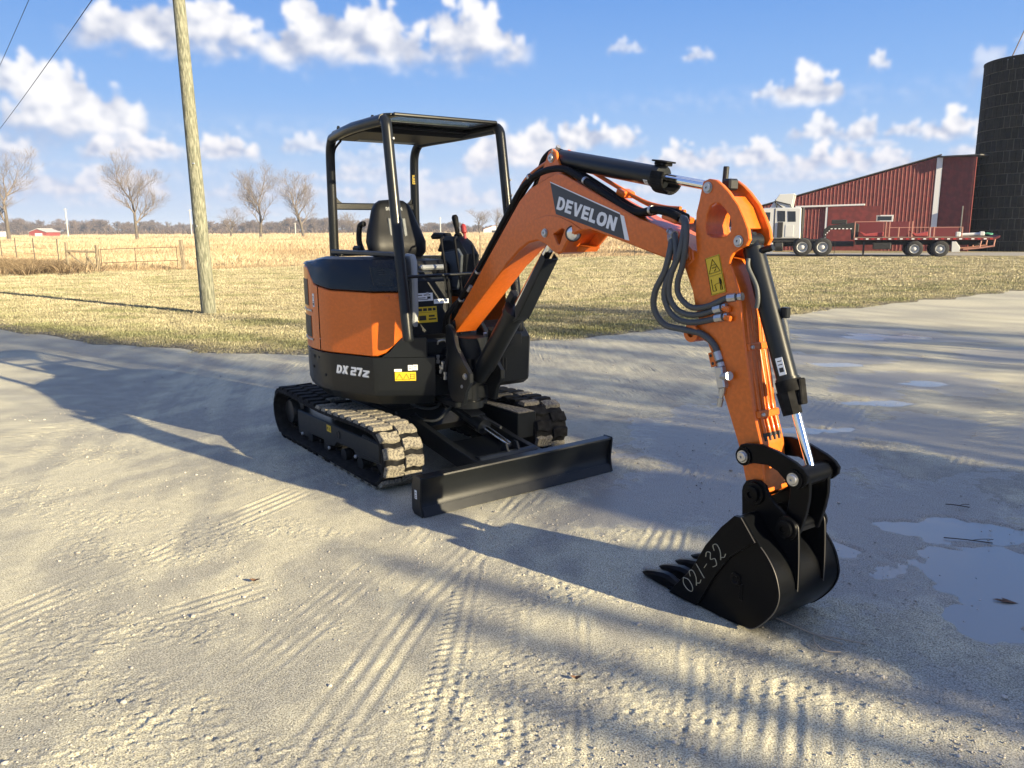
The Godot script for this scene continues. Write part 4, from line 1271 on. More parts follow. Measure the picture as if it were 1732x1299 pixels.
	# hard pipes on top of the forward half
	for q in [[-0.045, 0.010, 0.03], [-0.015, 0.010, 0.045]]:
		var z: float = BC + q[0]
		var o: float = q[2]
		var pp := mb()
		pp.tube(smooth([V(1.92, 2.02 + o, z), V(2.08, 2.015 + o, z), V(2.36, 1.90 + o, z), V(2.60, 1.80 + o, z), V(2.75, 1.765 + o, z), V(2.86, 1.755 + o, z)], 5), q[1], 8)
		part("boom_pipe", pp, M.orange, bo)
	var pc := mb()
	pc.box(V(2.47, 1.885, BC - 0.02), V(0.06, 0.035, 0.09), 0.008, Basis(Vector3(0, 0, 1), -0.40))
	pc.box(V(2.86, 1.755, BC + 0.0), V(0.10, 0.03, 0.13), 0.006, Basis(Vector3(0, 0, 1), -0.30))
	part("pipe_clamp", pc, M.orange, bo)
	# ---- boom cylinder
	var a := V(1.10, 0.755, BC)
	var e := V(BOOM_PIN[0].x, BOOM_PIN[0].y, BC)
	var d := (e - a).normalized()
	var ln := a.distance_to(e)
	var c := mb()
	c.lathe(a - d * 0.05, d, [[0, 0], [0, 0.055], [0.10, 0.060], [0.12, 0.066], [0.62, 0.066], [0.625, 0.078], [0.67, 0.078], [0.675, 0.036], [0.68, 0.0]], 24)
	# guard plate in front of the rod
	var gz := Basis(d, d.cross(V(0, 0, 1)) * -1.0, V(0, 0, 1))
	c.prism([Vector2(0.58, -0.070), Vector2(0.66, -0.092), Vector2(1.10, -0.062), Vector2(1.10, -0.052), Vector2(0.66, -0.080), Vector2(0.60, -0.058)], -0.046, 0.046, 0.003, Transform3D(Basis(d, V(-d.y, d.x, 0), V(0, 0, 1)), a))
	for s in [-1.0, 1.0]:
		c.prism([Vector2(0.62, -0.088), Vector2(1.10, -0.058), Vector2(1.10, -0.01), Vector2(0.66, -0.03)], s * 0.046 - 0.003, s * 0.046 + 0.003, 0.001, Transform3D(Basis(d, V(-d.y, d.x, 0), V(0, 0, 1)), a))
	c.tube([a + d * 0.06 + V(-d.y, d.x, 0) * 0.075, a + d * 0.60 + V(-d.y, d.x, 0) * 0.075], 0.011, 8)
	c.box(a + d * 0.64 + V(-d.y, d.x, 0) * 0.075, V(0.10, 0.06, 0.05), 0.008, Basis(Vector3(0, 0, 1), atan2(d.y, d.x)))
	var co := part("boom_cylinder", c, M.black, root)
	var rd := mb()
	rd.cyl(a + d * 0.62, e, 0.028, 20)
	part("cylinder_rod", rd, M.chrome, co)
	# ---- arm cylinder
	var a2 := V(1.955, 2.095, BC)
	var e2 := V(STICK_PINS[0].x, STICK_PINS[0].y, BC)
	var d2 := (e2 - a2).normalized()
	var c2 := mb()
	c2.lathe(a2 - d2 * 0.03, d2, [[0, 0], [0, 0.035], [0.04, 0.048], [0.055, 0.050], [0.79, 0.050], [0.79, 0.056], [0.84, 0.056], [0.845, 0.030], [0.846, 0.0]], 28)
	var c2o := part("arm_cylinder", c2, M.black, root)
	var r2 := mb()
	r2.cyl(a2 + d2 * 0.80, e2, 0.0215, 20)
	part("cylinder_rod", r2, M.chrome, c2o)
	var gl := mb()
	# rubber guard sleeve and clip at the gland
	var u2 := V(-d2.y, d2.x, 0)
	for k in 9:
		var t := PI * (1.02 + k / 8.0 * 1.06)
		gl.box(a2 + d2 * 0.835 + u2 * (sin(t) * 0.068) + V(0, 0, cos(t) * 0.068), V(0.085, 0.012, 0.030), 0.004, Basis(Vector3(0, 0, 1), atan2(d2.y, d2.x)) * Basis(Vector3(1, 0, 0), PI / 2 - t + PI))
	gl.box(a2 + d2 * 0.80 + u2 * 0.062, V(0.08, 0.016, 0.05), 0.004, Basis(Vector3(0, 0, 1), atan2(d2.y, d2.x)))
	gl.box(a2 + d2 * 0.80 + u2 * 0.073, V(0.105, 0.008, 0.065), 0.003, Basis(Vector3(0, 0, 1), atan2(d2.y, d2.x)))
	part("rod_guard", gl, M.rubber, c2o)
	label_plate(c2o, "part_label", Transform3D(Basis(d2, V(-d2.y, d2.x, 0), V(0, 0, 1)) * Basis(Vector3(1, 0, 0), 0.7), a2 + d2 * 0.745 + V(0, -0.0325, 0.0389)), 0.05, 0.028, "white", [[0, 0.2, 0.7, 0.1], [0, -0.15, 0.7, 0.1]])

func stick_group(root: Node) -> void:
	# ---- dipper arm: box section with two ear plates on top
	var hs := 0.078
	var s := mb()
	s.prism(STICK, BC - hs, BC + hs, 0.006, Transform3D.IDENTITY, [], 26.0)
	# the front of the boxed ear, between the plates
	var st := part("dipper_arm", s, M.orange, root)
	for sd in [-1.0, 1.0]:
		var e := mb()
		e.prism(EAR, BC + sd * 0.070 - 0.010, BC + sd * 0.070 + 0.010, 0.0035, Transform3D.IDENTITY, [EAR_HOLE], 28.0)
		part("ear_plate", e, M.orange, st)
	# liner round the opening and cross plates
	var l := mb()
	var rows := []
	for z in [-0.062, 0.062]:
		var row := PackedVector3Array()
		for p in EAR_HOLE:
			row.append(V(p.x, p.y, BC + z))
		rows.append(row)
	l.grid(rows, true, 40.0)
	l.prism([Vector2(3.205, 1.842), Vector2(3.252, 1.795), Vector2(3.300, 1.705), Vector2(3.290, 1.700), Vector2(3.238, 1.788), Vector2(3.196, 1.832)], BC - 0.061, BC + 0.061, 0.002, Transform3D.IDENTITY, [], 40.0)
	l.prism([Vector2(3.062, 1.800), Vector2(3.074, 1.800), Vector2(3.084, 1.60), Vector2(3.062, 1.60)], BC - 0.061, BC + 0.061, 0.002)
	part("ear_web", l, M.orange, st)
	for q in [[0, 0.0805], [1, 0.0805]]:
		pin(st, STICK_PINS[q[0]].x, STICK_PINS[q[0]].y, BC + 0.0805, 0.020)
	var bs := mb()
	bs.lathe(V(STICK_PINS[2].x, STICK_PINS[2].y, BC - 0.10), V(0, 0, 1), [[0, 0.020], [0, 0.042], [0.20, 0.042], [0.20, 0.020], [0.02, 0.020]], 20)
	part("lug_boss", bs, M.orange, st)
	# grease fitting stub on top
	var gs := mb()
	gs.cyl(V(3.125, 1.90, BC - 0.01), V(3.130, 1.975, BC - 0.01), 0.013, 14, 0.003)
	gs.box(V(3.155, 1.895, BC - 0.01), V(0.05, 0.05, 0.06), 0.008)
	part("cylinder_port", gs, M.tailgap, st)
	# warning sticker
	var p0: Vector2 = STICK_DECAL[0]
	var ex := (STICK_DECAL[1] - STICK_DECAL[0]) as Vector2
	var ey := (STICK_DECAL[0] - STICK_DECAL[3]) as Vector2
	var c := (STICK_DECAL[0] + STICK_DECAL[2]) * 0.5 as Vector2
	var xa := ex.normalized()
	var tf := Transform3D(Basis(V(xa.x, xa.y, 0), V(-xa.y, xa.x, 0), V(0, 0, 1)), V(c.x, c.y, BC + 0.0817))
	label_plate(st, "warning_label", tf, ex.length(), ey.length() * 0.98, "yellow", [[-0.46, 0.0, 0.46, 0.0, 0.002], [-0.48, 0.48, 0.48, 0.48, 0.002], [-0.48, -0.48, 0.48, -0.48, 0.002], [-0.47, 0.48, -0.47, -0.48, 0.002], [0.47, 0.48, 0.47, -0.48, 0.002], [-0.38, 0.07, 0.0, 0.42, 0.003], [0.0, 0.42, 0.38, 0.07, 0.003], [-0.38, 0.07, 0.38, 0.07, 0.003], [-0.12, 0.20, 0.2, 0.20, 0.005], [0.0, 0.10, 0.12, 0.16, 0.004], [-0.16, 0.27, 0.14, 0.27, 0.003], [-0.32, -0.08, -0.32, -0.40, 0.003], [-0.32, -0.40, -0.08, -0.40, 0.003], [-0.08, -0.40, -0.14, -0.24, 0.003], [-0.14, -0.24, 0.18, -0.22, 0.003], [0.28, -0.10, 0.28, -0.27, 0.008], [0.24, -0.27, 0.22, -0.42, 0.004], [0.32, -0.27, 0.34, -0.42, 0.004], [0.22, -0.15, 0.22, -0.26, 0.003], [0.34, -0.15, 0.36, -0.26, 0.003]])
	# small block with two holes on the near side
	var bk := mb()
	bk.box(V(3.185, 1.128, BC + hs + 0.008), V(0.032, 0.066, 0.018), 0.003, Basis(Vector3(0, 0, 1), 0.35))
	var bko := part("valve_block", bk, M.orange, st)
	for k in [-1, 1]:
		var ho := mb()
		ho.cyl(V(3.185 - k * 0.007, 1.128 + k * 0.017, BC + hs + 0.016), V(3.185 - k * 0.007, 1.128 + k * 0.017, BC + hs + 0.0182), 0.0075, 10)
		part("port", ho, M.tailgap, bko)
	# two pipe stubs where the grey hoses end
	for q in [[3.250, 1.362], [3.262, 1.322]]:
		var sb := mb()
		sb.box(V(q[0], q[1], BC + hs + 0.012), V(0.042, 0.026, 0.024), 0.005, Basis(Vector3(0, 0, 1), -0.2))
		part("pipe_stub", sb, M.orange, st)
	# pipes down the front face
	for q in [[0.045, 0.0], [0.015, 0.0], [-0.015, 0.0], [-0.045, 0.0]]:
		var z: float = BC + q[0]
		var tpp := mb()
		tpp.tube(smooth([V(3.275, 1.46, z * 0.5 + 0.03), V(3.305, 1.40, z), V(3.330, 1.31, z), V(3.350, 1.20, z), V(3.398, 1.015, z), V(3.414, 0.945, z), V(3.450, 0.85, z), V(3.456, 0.82, z)], 4), 0.0085, 8)
		part("arm_pipe", tpp, M.orange, st)
		var ft := mb()
		ft.lathe(V(3.452, 0.836, z), V(0.25, -1, 0), [[0, 0.012], [0.016, 0.012], [0.018, 0.008], [0.035, 0.008], [0.035, 0]], 6, 20.0)
		part("hose_fitting", ft, M.tailgap, st)
	for q in [[3.352, 1.20, -0.22], [3.427, 0.915, -0.33]]:
		var pc := mb()
		pc.box(V(q[0], q[1], BC), V(0.026, 0.032, 0.135), 0.004, Basis(Vector3(0, 0, 1), q[2] + 0.45))
		part("pipe_clamp", pc, M.orange, st)
		var bb := mb()
		bb.lathe(V(q[0] + 0.01, q[1], BC + 0.05), V(0.95, 0.2, 0), [[0, 0.009], [0.012, 0.009], [0.014, 0.006], [0.014, 0]], 10)
		part("clamp_bolt", bb, M.zinc, st)
	# far side auxiliary line and coupling
	var fx := mb()
	fx.tube(smooth([V(3.30, 1.42, BC - 0.10), V(3.40, 1.32, BC - 0.10), V(3.43, 1.20, BC - 0.10), V(3.43, 1.08, BC - 0.095)], 6), 0.016, 8)
	part("hydraulic_hose", fx, M.hose_grey, st)
	var fq := mb()
	fq.lathe(V(3.43, 1.08, BC - 0.095), V(0.05, -1, 0), [[0, 0.02], [0.05, 0.02], [0.05, 0.013], [0.08, 0.013], [0.08, 0.018], [0.11, 0.018], [0.11, 0]], 10)
	part("coupling", fq, M.zinc, st)
	# ---- grey hoses looping from the boom end to the arm
	var zo := BC + 0.085
	var H := [
		[V(2.935, 1.745, BC + 0.05), V(2.985, 1.745, zo), V(3.02, 1.70, zo + 0.025), V(3.025, 1.62, zo + 0.035), V(3.010, 1.54, zo + 0.035), V(2.985, 1.46, zo + 0.035), V(2.995, 1.40, zo + 0.03), V(3.060, 1.355, zo + 0.02), V(3.150, 1.365, zo + 0.01), V(3.24, 1.405, zo), V(3.30, 1.415, zo - 0.01)],
		[V(2.925, 1.740, BC + 0.02), V(2.970, 1.755, zo), V(3.000, 1.715, zo + 0.02), V(3.000, 1.60, zo + 0.045), V(2.955, 1.49, zo + 0.05), V(2.945, 1.40, zo + 0.045), V(2.990, 1.335, zo + 0.03), V(3.080, 1.320, zo + 0.01), V(3.23, 1.365, zo)],
		[V(2.90, 1.690, BC + 0.085), V(2.940, 1.680, zo + 0.02), V(2.965, 1.635, zo + 0.035), V(2.975, 1.555, zo + 0.045), V(2.935, 1.47, zo + 0.055), V(2.925, 1.385, zo + 0.055), V(2.975, 1.305, zo + 0.04), V(3.07, 1.285, zo + 0.015), V(3.24, 1.325, zo)],
		[V(2.90, 1.670, BC + 0.085), V(2.930, 1.655, zo + 0.025), V(2.945, 1.60, zo + 0.05), V(2.925, 1.51, zo + 0.06), V(2.875, 1.42, zo + 0.065), V(2.865, 1.335, zo + 0.06), V(2.920, 1.265, zo + 0.045), V(3.02, 1.248, zo + 0.02), V(3.12, 1.235, zo + 0.005), V(3.19, 1.19, zo), V(3.225, 1.12, zo)]]
	for i in H.size():
		var hh := mb()
		hh.tube(smooth(H[i], 8), 0.0138 if i != 3 else 0.0150, 10)
		part("hydraulic_hose", hh, M.hose_grey, root)
		for en in [0, H[i].size() - 1]:
			var p: Vector3 = H[i][en]
			var q2: Vector3 = H[i][1] if en == 0 else H[i][en - 1]
			var d := (q2 - p).normalized()
			var fi := mb()
			fi.lathe(p - d * 0.02, d, [[0, 0], [0, 0.018], [0.018, 0.018], [0.018, 0.0125], [0.03, 0.0125], [0.03, 0.019], [0.07, 0.019], [0.07, 0.0]], 8, 20.0)
			part("hose_fitting", fi, M.zinc, root)
	# shut-off valve at the end of the longest hose
	var v := mb()
	v.box(V(3.240, 1.055, zo + 0.002), V(0.045, 0.10, 0.04), 0.006, Basis(Vector3(0, 0, 1), 0.25))
	v.lathe(V(3.25, 1.06, zo + 0.01), V(1, 0.25, 0.3), [[0, 0.016], [0.035, 0.016], [0.035, 0.020], [0.055, 0.020], [0.055, 0]], 10)
	v.lathe(V(3.245, 1.01, zo), V(-0.15, -1, 0), [[0, 0.016], [0.03, 0.016], [0.03, 0.011], [0.05, 0.011], [0.05, 0.015], [0.09, 0.013], [0.09, 0]], 10)
	part("shutoff_valve", v, M.zinc, st)
	# ---- bucket cylinder
	var a := V(STICK_PINS[1].x, STICK_PINS[1].y, BC)
	var e2 := V(LINKPINS[1].x, LINKPINS[1].y + 0.01, BC)
	var d2 := (e2 - a).normalized()
	var c2 := mb()
	c2.lathe(a - d2 * 0.03, d2, [[0, 0], [0, 0.03], [0.05, 0.034], [0.065, 0.045], [0.64, 0.045], [0.64, 0.050], [0.67, 0.050], [0.675, 0.024], [0.676, 0]], 26)
	c2.lathe(a - V(0, 0, 0.045), V(0, 0, 1), [[0, 0], [0, 0.034], [0.09, 0.034], [0.09, 0]], 18)
	c2.cyl(a + d2 * 0.06 + V(0.02, 0.012, 0), a + d2 * 0.06 + V(0.085, 0.03, -0.01), 0.014, 12)
	c2.box(a + d2 * 0.34 + V(0.055, 0.02, -0.02), V(0.035, 0.045, 0.03), 0.004)
	var c2o := part("bucket_cylinder", c2, M.black, root)
	var r2 := mb()
	r2.cyl(a + d2 * 0.66, e2, 0.019, 20)
	part("cylinder_rod", r2, M.chrome, c2o)
	var pi := mb()
	var n2 := V(-d2.y, d2.x, 0) * -1.0
	pi.tube(smooth([a + d2 * 0.08 - V(0, 0, -0.05), a + d2 * 0.12 + V(-0.005, 0, 0.058), a + d2 * 0.20 + V(0.01, 0, 0.056), a + d2 * 0.26 + V(0.0, 0, 0.056), a + d2 * 0.30 + V(-0.02, 0, 0.055)], 5), 0.010, 8)
	part("cylinder_pipe", pi, M.hose_grey, c2o)
	var gd := mb()
	gd.lathe(a + d2 * 0.62, d2, [[0, 0.047], [0.0, 0.054], [0.05, 0.054], [0.05, 0.047]], 20)
	gd.lathe(a + d2 * 0.67 + V(-0.012, 0, 0.01), d2, [[0, 0.040], [0.0, 0.046], [0.10, 0.040], [0.10, 0.034]], 9)
	gd.box(a + d2 * 0.66 + V(0.052, 0.0, -0.01), V(0.02, 0.11, 0.04), 0.005, Basis(Vector3(0, 0, 1), 0.2))
	part("rod_guard", gd, M.rubber, c2o)
	var lb := Basis(-d2, V(0, 0, 1).cross(-d2), V(0, 0, 1))
	label_plate(c2o, "part_label", Transform3D(Basis(V(-d2.y, d2.x, 0), -d2, V(0, 0, 1)) * Basis(Vector3(0, 1, 0), 0.35), a + d2 * 0.56 + V(0.0152, 0.0062, 0.0435)), 0.03, 0.075, "white", [[0, 0.3, 0.6, 0.05], [0, 0.1, 0.6, 0.05], [0, -0.2, 0.6, 0.25]])
	# ---- links
	for sd in [-1.0, 1.0]:
		var z: float = BC + sd * 0.105
		var lk := mb()
		lk.prism(LINK, z - 0.010, z + 0.010, 0.003, Transform3D.IDENTITY, [], 40.0)
		for p in LINKPINS:
			lk.lathe(V(p.x, p.y, z - 0.018), V(0, 0, 1), [[0, 0], [0, 0.040], [0.036, 0.040], [0.036, 0]], 22)
		var lo := part("guide_link", lk, M.bucket, root)
		if sd > 0:
			for p in LINKPINS:
				pin(lo, p.x, p.y, z + 0.018, 0.022, "steel")
	var pn := mb()
	pn.cyl(V(LINKPINS[0].x, LINKPINS[0].y, BC - 0.11), V(LINKPINS[0].x, LINKPINS[0].y, BC + 0.11), 0.02, 16)
	pn.cyl(V(LINKPINS[1].x, LINKPINS[1].y, BC - 0.11), V(LINKPINS[1].x, LINKPINS[1].y, BC + 0.11), 0.024, 16)
	part("link_pin", pn, M.bucket, root)
	var kb := mb()
	for sd in [-1.0, 1.0]:
		kb.prism(BLINK, BC + sd * 0.064 - 0.010, BC + sd * 0.064 + 0.010, 0.003, Transform3D.IDENTITY, [], 40.0)
	kb.prism([Vector2(3.600, 0.44), Vector2(3.665, 0.455), Vector2(3.655, 0.475), Vector2(3.600, 0.460)], BC - 0.054, BC + 0.054, 0.002)
	kb.prism([Vector2(3.615, 0.50), Vector2(3.622, 0.50), Vector2(3.632, 0.62), Vector2(3.622, 0.62)], BC - 0.054, BC + 0.054, 0.001)
	kb.lathe(V(LINKPINS[1].x, LINKPINS[1].y, BC - 0.08), V(0, 0, 1), [[0, 0], [0, 0.042], [0.16, 0.042], [0.16, 0]], 22)
	part("bucket_link", kb, M.bucket, root)

func bucket_group(root: Node) -> void:
	var raise := 0.028
	var hw := 0.205
	var prof := []
	for p in BUCKET:
		prof.append(Vector2(p.x, maxf(p.y + raise, 0.006)))
	var round_ := prof.duplicate()
	# cut the corners of the back and underside twice so that they run round
	for pass_ in 2:
		var nw := round_.slice(0, 2)
		var last := round_.size() - 8
		for i in range(2, last):
			var a: Vector2 = round_[i]
			var b2: Vector2 = round_[i + 1]
			nw.append(a.lerp(b2, 0.25))
			nw.append(a.lerp(b2, 0.75))
		nw.append_array(round_.slice(last))
		round_ = nw
	# side plates
	var b := mb()
	for s in [-1.0, 1.0]:
		b.prism(round_, BC + s * hw - 0.007, BC + s * hw + 0.007, 0.002, Transform3D.IDENTITY, [], 30.0)
	# wrapped shell between the side plates: from the top round the back to the lip
	var rows := []
	var out := round_.slice(1, round_.size() - 4)
	var th := 0.010
	for k in 2:
		pass
	var o3 := []
	var i3 := []
	var cen := Vector2(3.42, 0.22)
	for p in out:
		var q: Vector2 = p
		q = q + (cen - q).normalized() * 0.004
		o3.append(q)
		i3.append(q + (cen - q).normalized() * th)
	i3.reverse()
	b.prism(o3 + i3, BC - hw + 0.0065, BC + hw - 0.0065, 0.0, Transform3D.IDENTITY, [], 34.0)
	# lip plate
	b.prism([Vector2(3.20, 0.008), Vector2(3.075, 0.008), Vector2(3.062, 0.016), Vector2(3.075, 0.026), Vector2(3.20, 0.030)], BC - hw - 0.004, BC + hw + 0.004, 0.002)
	# torque tube across the top
	b.lathe(V(3.475, 0.475, BC - hw), V(0, 0, 1), [[0, 0], [0, 0.026], [hw * 2, 0.026], [hw * 2, 0]], 14)
	var bo := part("bucket", b, M.bucket, root, "black digging bucket with chalk number 021-32")
	# side cutters
	for s in [-1.0, 1.0]:
		var c := mb()
		var cp := []
		for p in BCUT:
			cp.append(Vector2(p.x, maxf(p.y + raise, 0.007)))
		c.prism(cp, BC + s * (hw + 0.013) - 0.006, BC + s * (hw + 0.013) + 0.006, 0.002, Transform3D.IDENTITY, [], 30.0)
		part("side_cutter", c, M.bucket, bo)
	# ears running down the back as ribs
	for s in [-1.0, 1.0]:
		var e := mb()
		var ep := []
		for p in BEAR:
			ep.append(Vector2(p.x, p.y + raise * 0.4))
		e.prism(ep, BC + s * 0.09 - 0.009, BC + s * 0.09 + 0.009, 0.003, Transform3D.IDENTITY, [], 36.0)
		var eo := part("ear", e, M.bucket, bo)
		for p in BPINS:
			var bs := mb()
			var q: Vector2 = p
			bs.lathe(V(q.x, q.y + raise * 0.4, BC + s * 0.098), V(0, 0, s), [[0, 0.052], [0.012, 0.050], [0.014, 0.036], [0.030, 0.036], [0.032, 0.030], [0.032, 0.016], [0.024, 0.014], [0.024, 0]], 24)
			part("pin_boss", bs, M.bucket, eo)
	var tp := mb()
	for p in BPINS:
		tp.cyl(V(p.x, p.y + raise * 0.4, BC - 0.10), V(p.x, p.y + raise * 0.4, BC + 0.10), 0.026, 16)
	part("bucket_pin", tp, M.bucket, bo)
	# paint worn off the edges of the near side plate, the ears and the cutter
	var we := mb()
	var e1 := []
	for p in round_.slice(2, round_.size() - 13):
		e1.append(V(p.x, p.y, BC + hw + 0.0062))
	we.tube(smooth(e1, 3), 0.0022, 5)
	for sd in [-1.0, 1.0]:
		var e2 := []
		for q in [9, 10, 11, 12, 13]:
			e2.append(V(BEAR[q].x + 0.001, BEAR[q].y + raise * 0.4, BC + sd * 0.09 + 0.0075))
		we.tube(smooth(e2, 3), 0.0020, 5)
	we.tube([V(prof[1].x, prof[1].y, BC + hw + 0.019), V(prof[2].x, prof[2].y, BC + hw + 0.019)], 0.0018, 5)
	part("worn_edge", we, M.bare_edge, bo)
	var sb := mb()
	sb.lathe(V(3.475, 0.215, BC + hw + 0.006), V(0, 0, 1), [[0, 0.030], [0.008, 0.028], [0.010, 0.018], [0.006, 0.014], [0.006, 0]], 18)
	sb.box(V(3.505, 0.165, BC + hw + 0.008), V(0.018, 0.075, 0.006), 0.002)
	part("wear_boss", sb, M.bucket, bo)
	# teeth
	for z in [0.175, 0.058, -0.058, -0.175]:
		var t := mb()
		var rows2 := []
		for q in [[2.876, 0.022, 0.004, 0.012], [2.90, 0.026, 0.012, 0.022], [2.96, 0.036, 0.022, 0.028], [3.02, 0.042, 0.030, 0.030], [3.06, 0.040, 0.032, 0.026], [3.12, 0.032, 0.020, 0.024]]:
			var yc: float = q[1] - 0.004
			var hy: float = q[2]
			var hz: float = q[3]
			rows2.append(PackedVector3Array([V(q[0], yc - hy, BC + z - hz * 0.8), V(q[0], yc - hy, BC + z + hz * 0.8), V(q[0], yc - hy * 0.4, BC + z + hz), V(q[0], yc + hy * 0.5, BC + z + hz), V(q[0], yc + hy, BC + z + hz * 0.5), V(q[0], yc + hy, BC + z - hz * 0.5), V(q[0], yc + hy * 0.5, BC + z - hz), V(q[0], yc - hy * 0.4, BC + z - hz)]))
		t.grid(rows2, true, 25.0)
		var ce := V(3.0, 0.036, BC + z)
		for i in range(0, t.v.size(), 3):
			var w := (t.v[i] + t.v[i + 1] + t.v[i + 2]) / 3.0 - ce
			w.x = 0
			if w.dot(t.n[i]) < 0.0:
				for k in 3:
					t.n[i + k] = -t.n[i + k]
				var tv := t.v[i + 1]; t.v[i + 1] = t.v[i + 2]; t.v[i + 2] = tv
				var tn := t.n[i + 1]; t.n[i + 1] = t.n[i + 2]; t.n[i + 2] = tn
		t.cap(rows2[0], V(-1, 0, 0))
		part("tooth", t, M.bucket, bo)
	# chalk number on the near side cutter, handwritten strokes in a slanted frame
	var o := V(BTEXT[0].x, BTEXT[0].y + raise, BC + hw + 0.0195)
	var exx := V(BTEXT[1].x - BTEXT[0].x, BTEXT[1].y - BTEXT[0].y, 0)
	var ln := exx.length()
	exx = exx.normalized()
	var eyy := V(-exx.y, exx.x, 0)
	var strokes := {
		"0": [[[0.5, 1.0], [0.12, 0.75], [0.1, 0.3], [0.4, 0.0], [0.8, 0.15], [0.9, 0.65], [0.5, 1.0]]],
		"2": [[[0.1, 0.72], [0.35, 1.0], [0.75, 0.85], [0.6, 0.4], [0.1, 0.05], [0.3, 0.12], [0.6, 0.0], [0.95, 0.08]]],
		"1": [[[0.3, 0.0], [0.6, 1.0]]],
		"-": [[[0.1, 0.45], [0.9, 0.5]]],
		"3": [[[0.1, 0.85], [0.5, 1.0], [0.8, 0.8], [0.4, 0.52], [0.85, 0.35], [0.6, 0.02], [0.1, 0.1]]]}
	var cw := mb()
	var xx := 0.0
	for ch in "021-32":
		var w: float = {"1": 0.030, "-": 0.034}.get(ch, 0.052)
		for sk in strokes[ch]:
			var pts := []
			for q in sk:
				pts.append(o + exx * (xx + q[0] * w) + eyy * (-0.030 + q[1] * 0.072))
			cw.tube(smooth(pts, 5), 0.0030, 5, 0.5)
		xx += w + 0.012
	part("chalk_number", cw, M.chalk, bo)

func build_excavator() -> void:
	excavator_materials()
	var r := thing("mini_excavator", "orange and black tracked mini excavator with open canopy, lettered DEVELON on its boom", "excavator", V(-0.803, 0, -6.176), deg_to_rad(-55.5))
	undercarriage(r)
	house(r)
	canopy(r)
	cab(r)
	boom_group(r)
	stick_group(r)
	bucket_group(r)

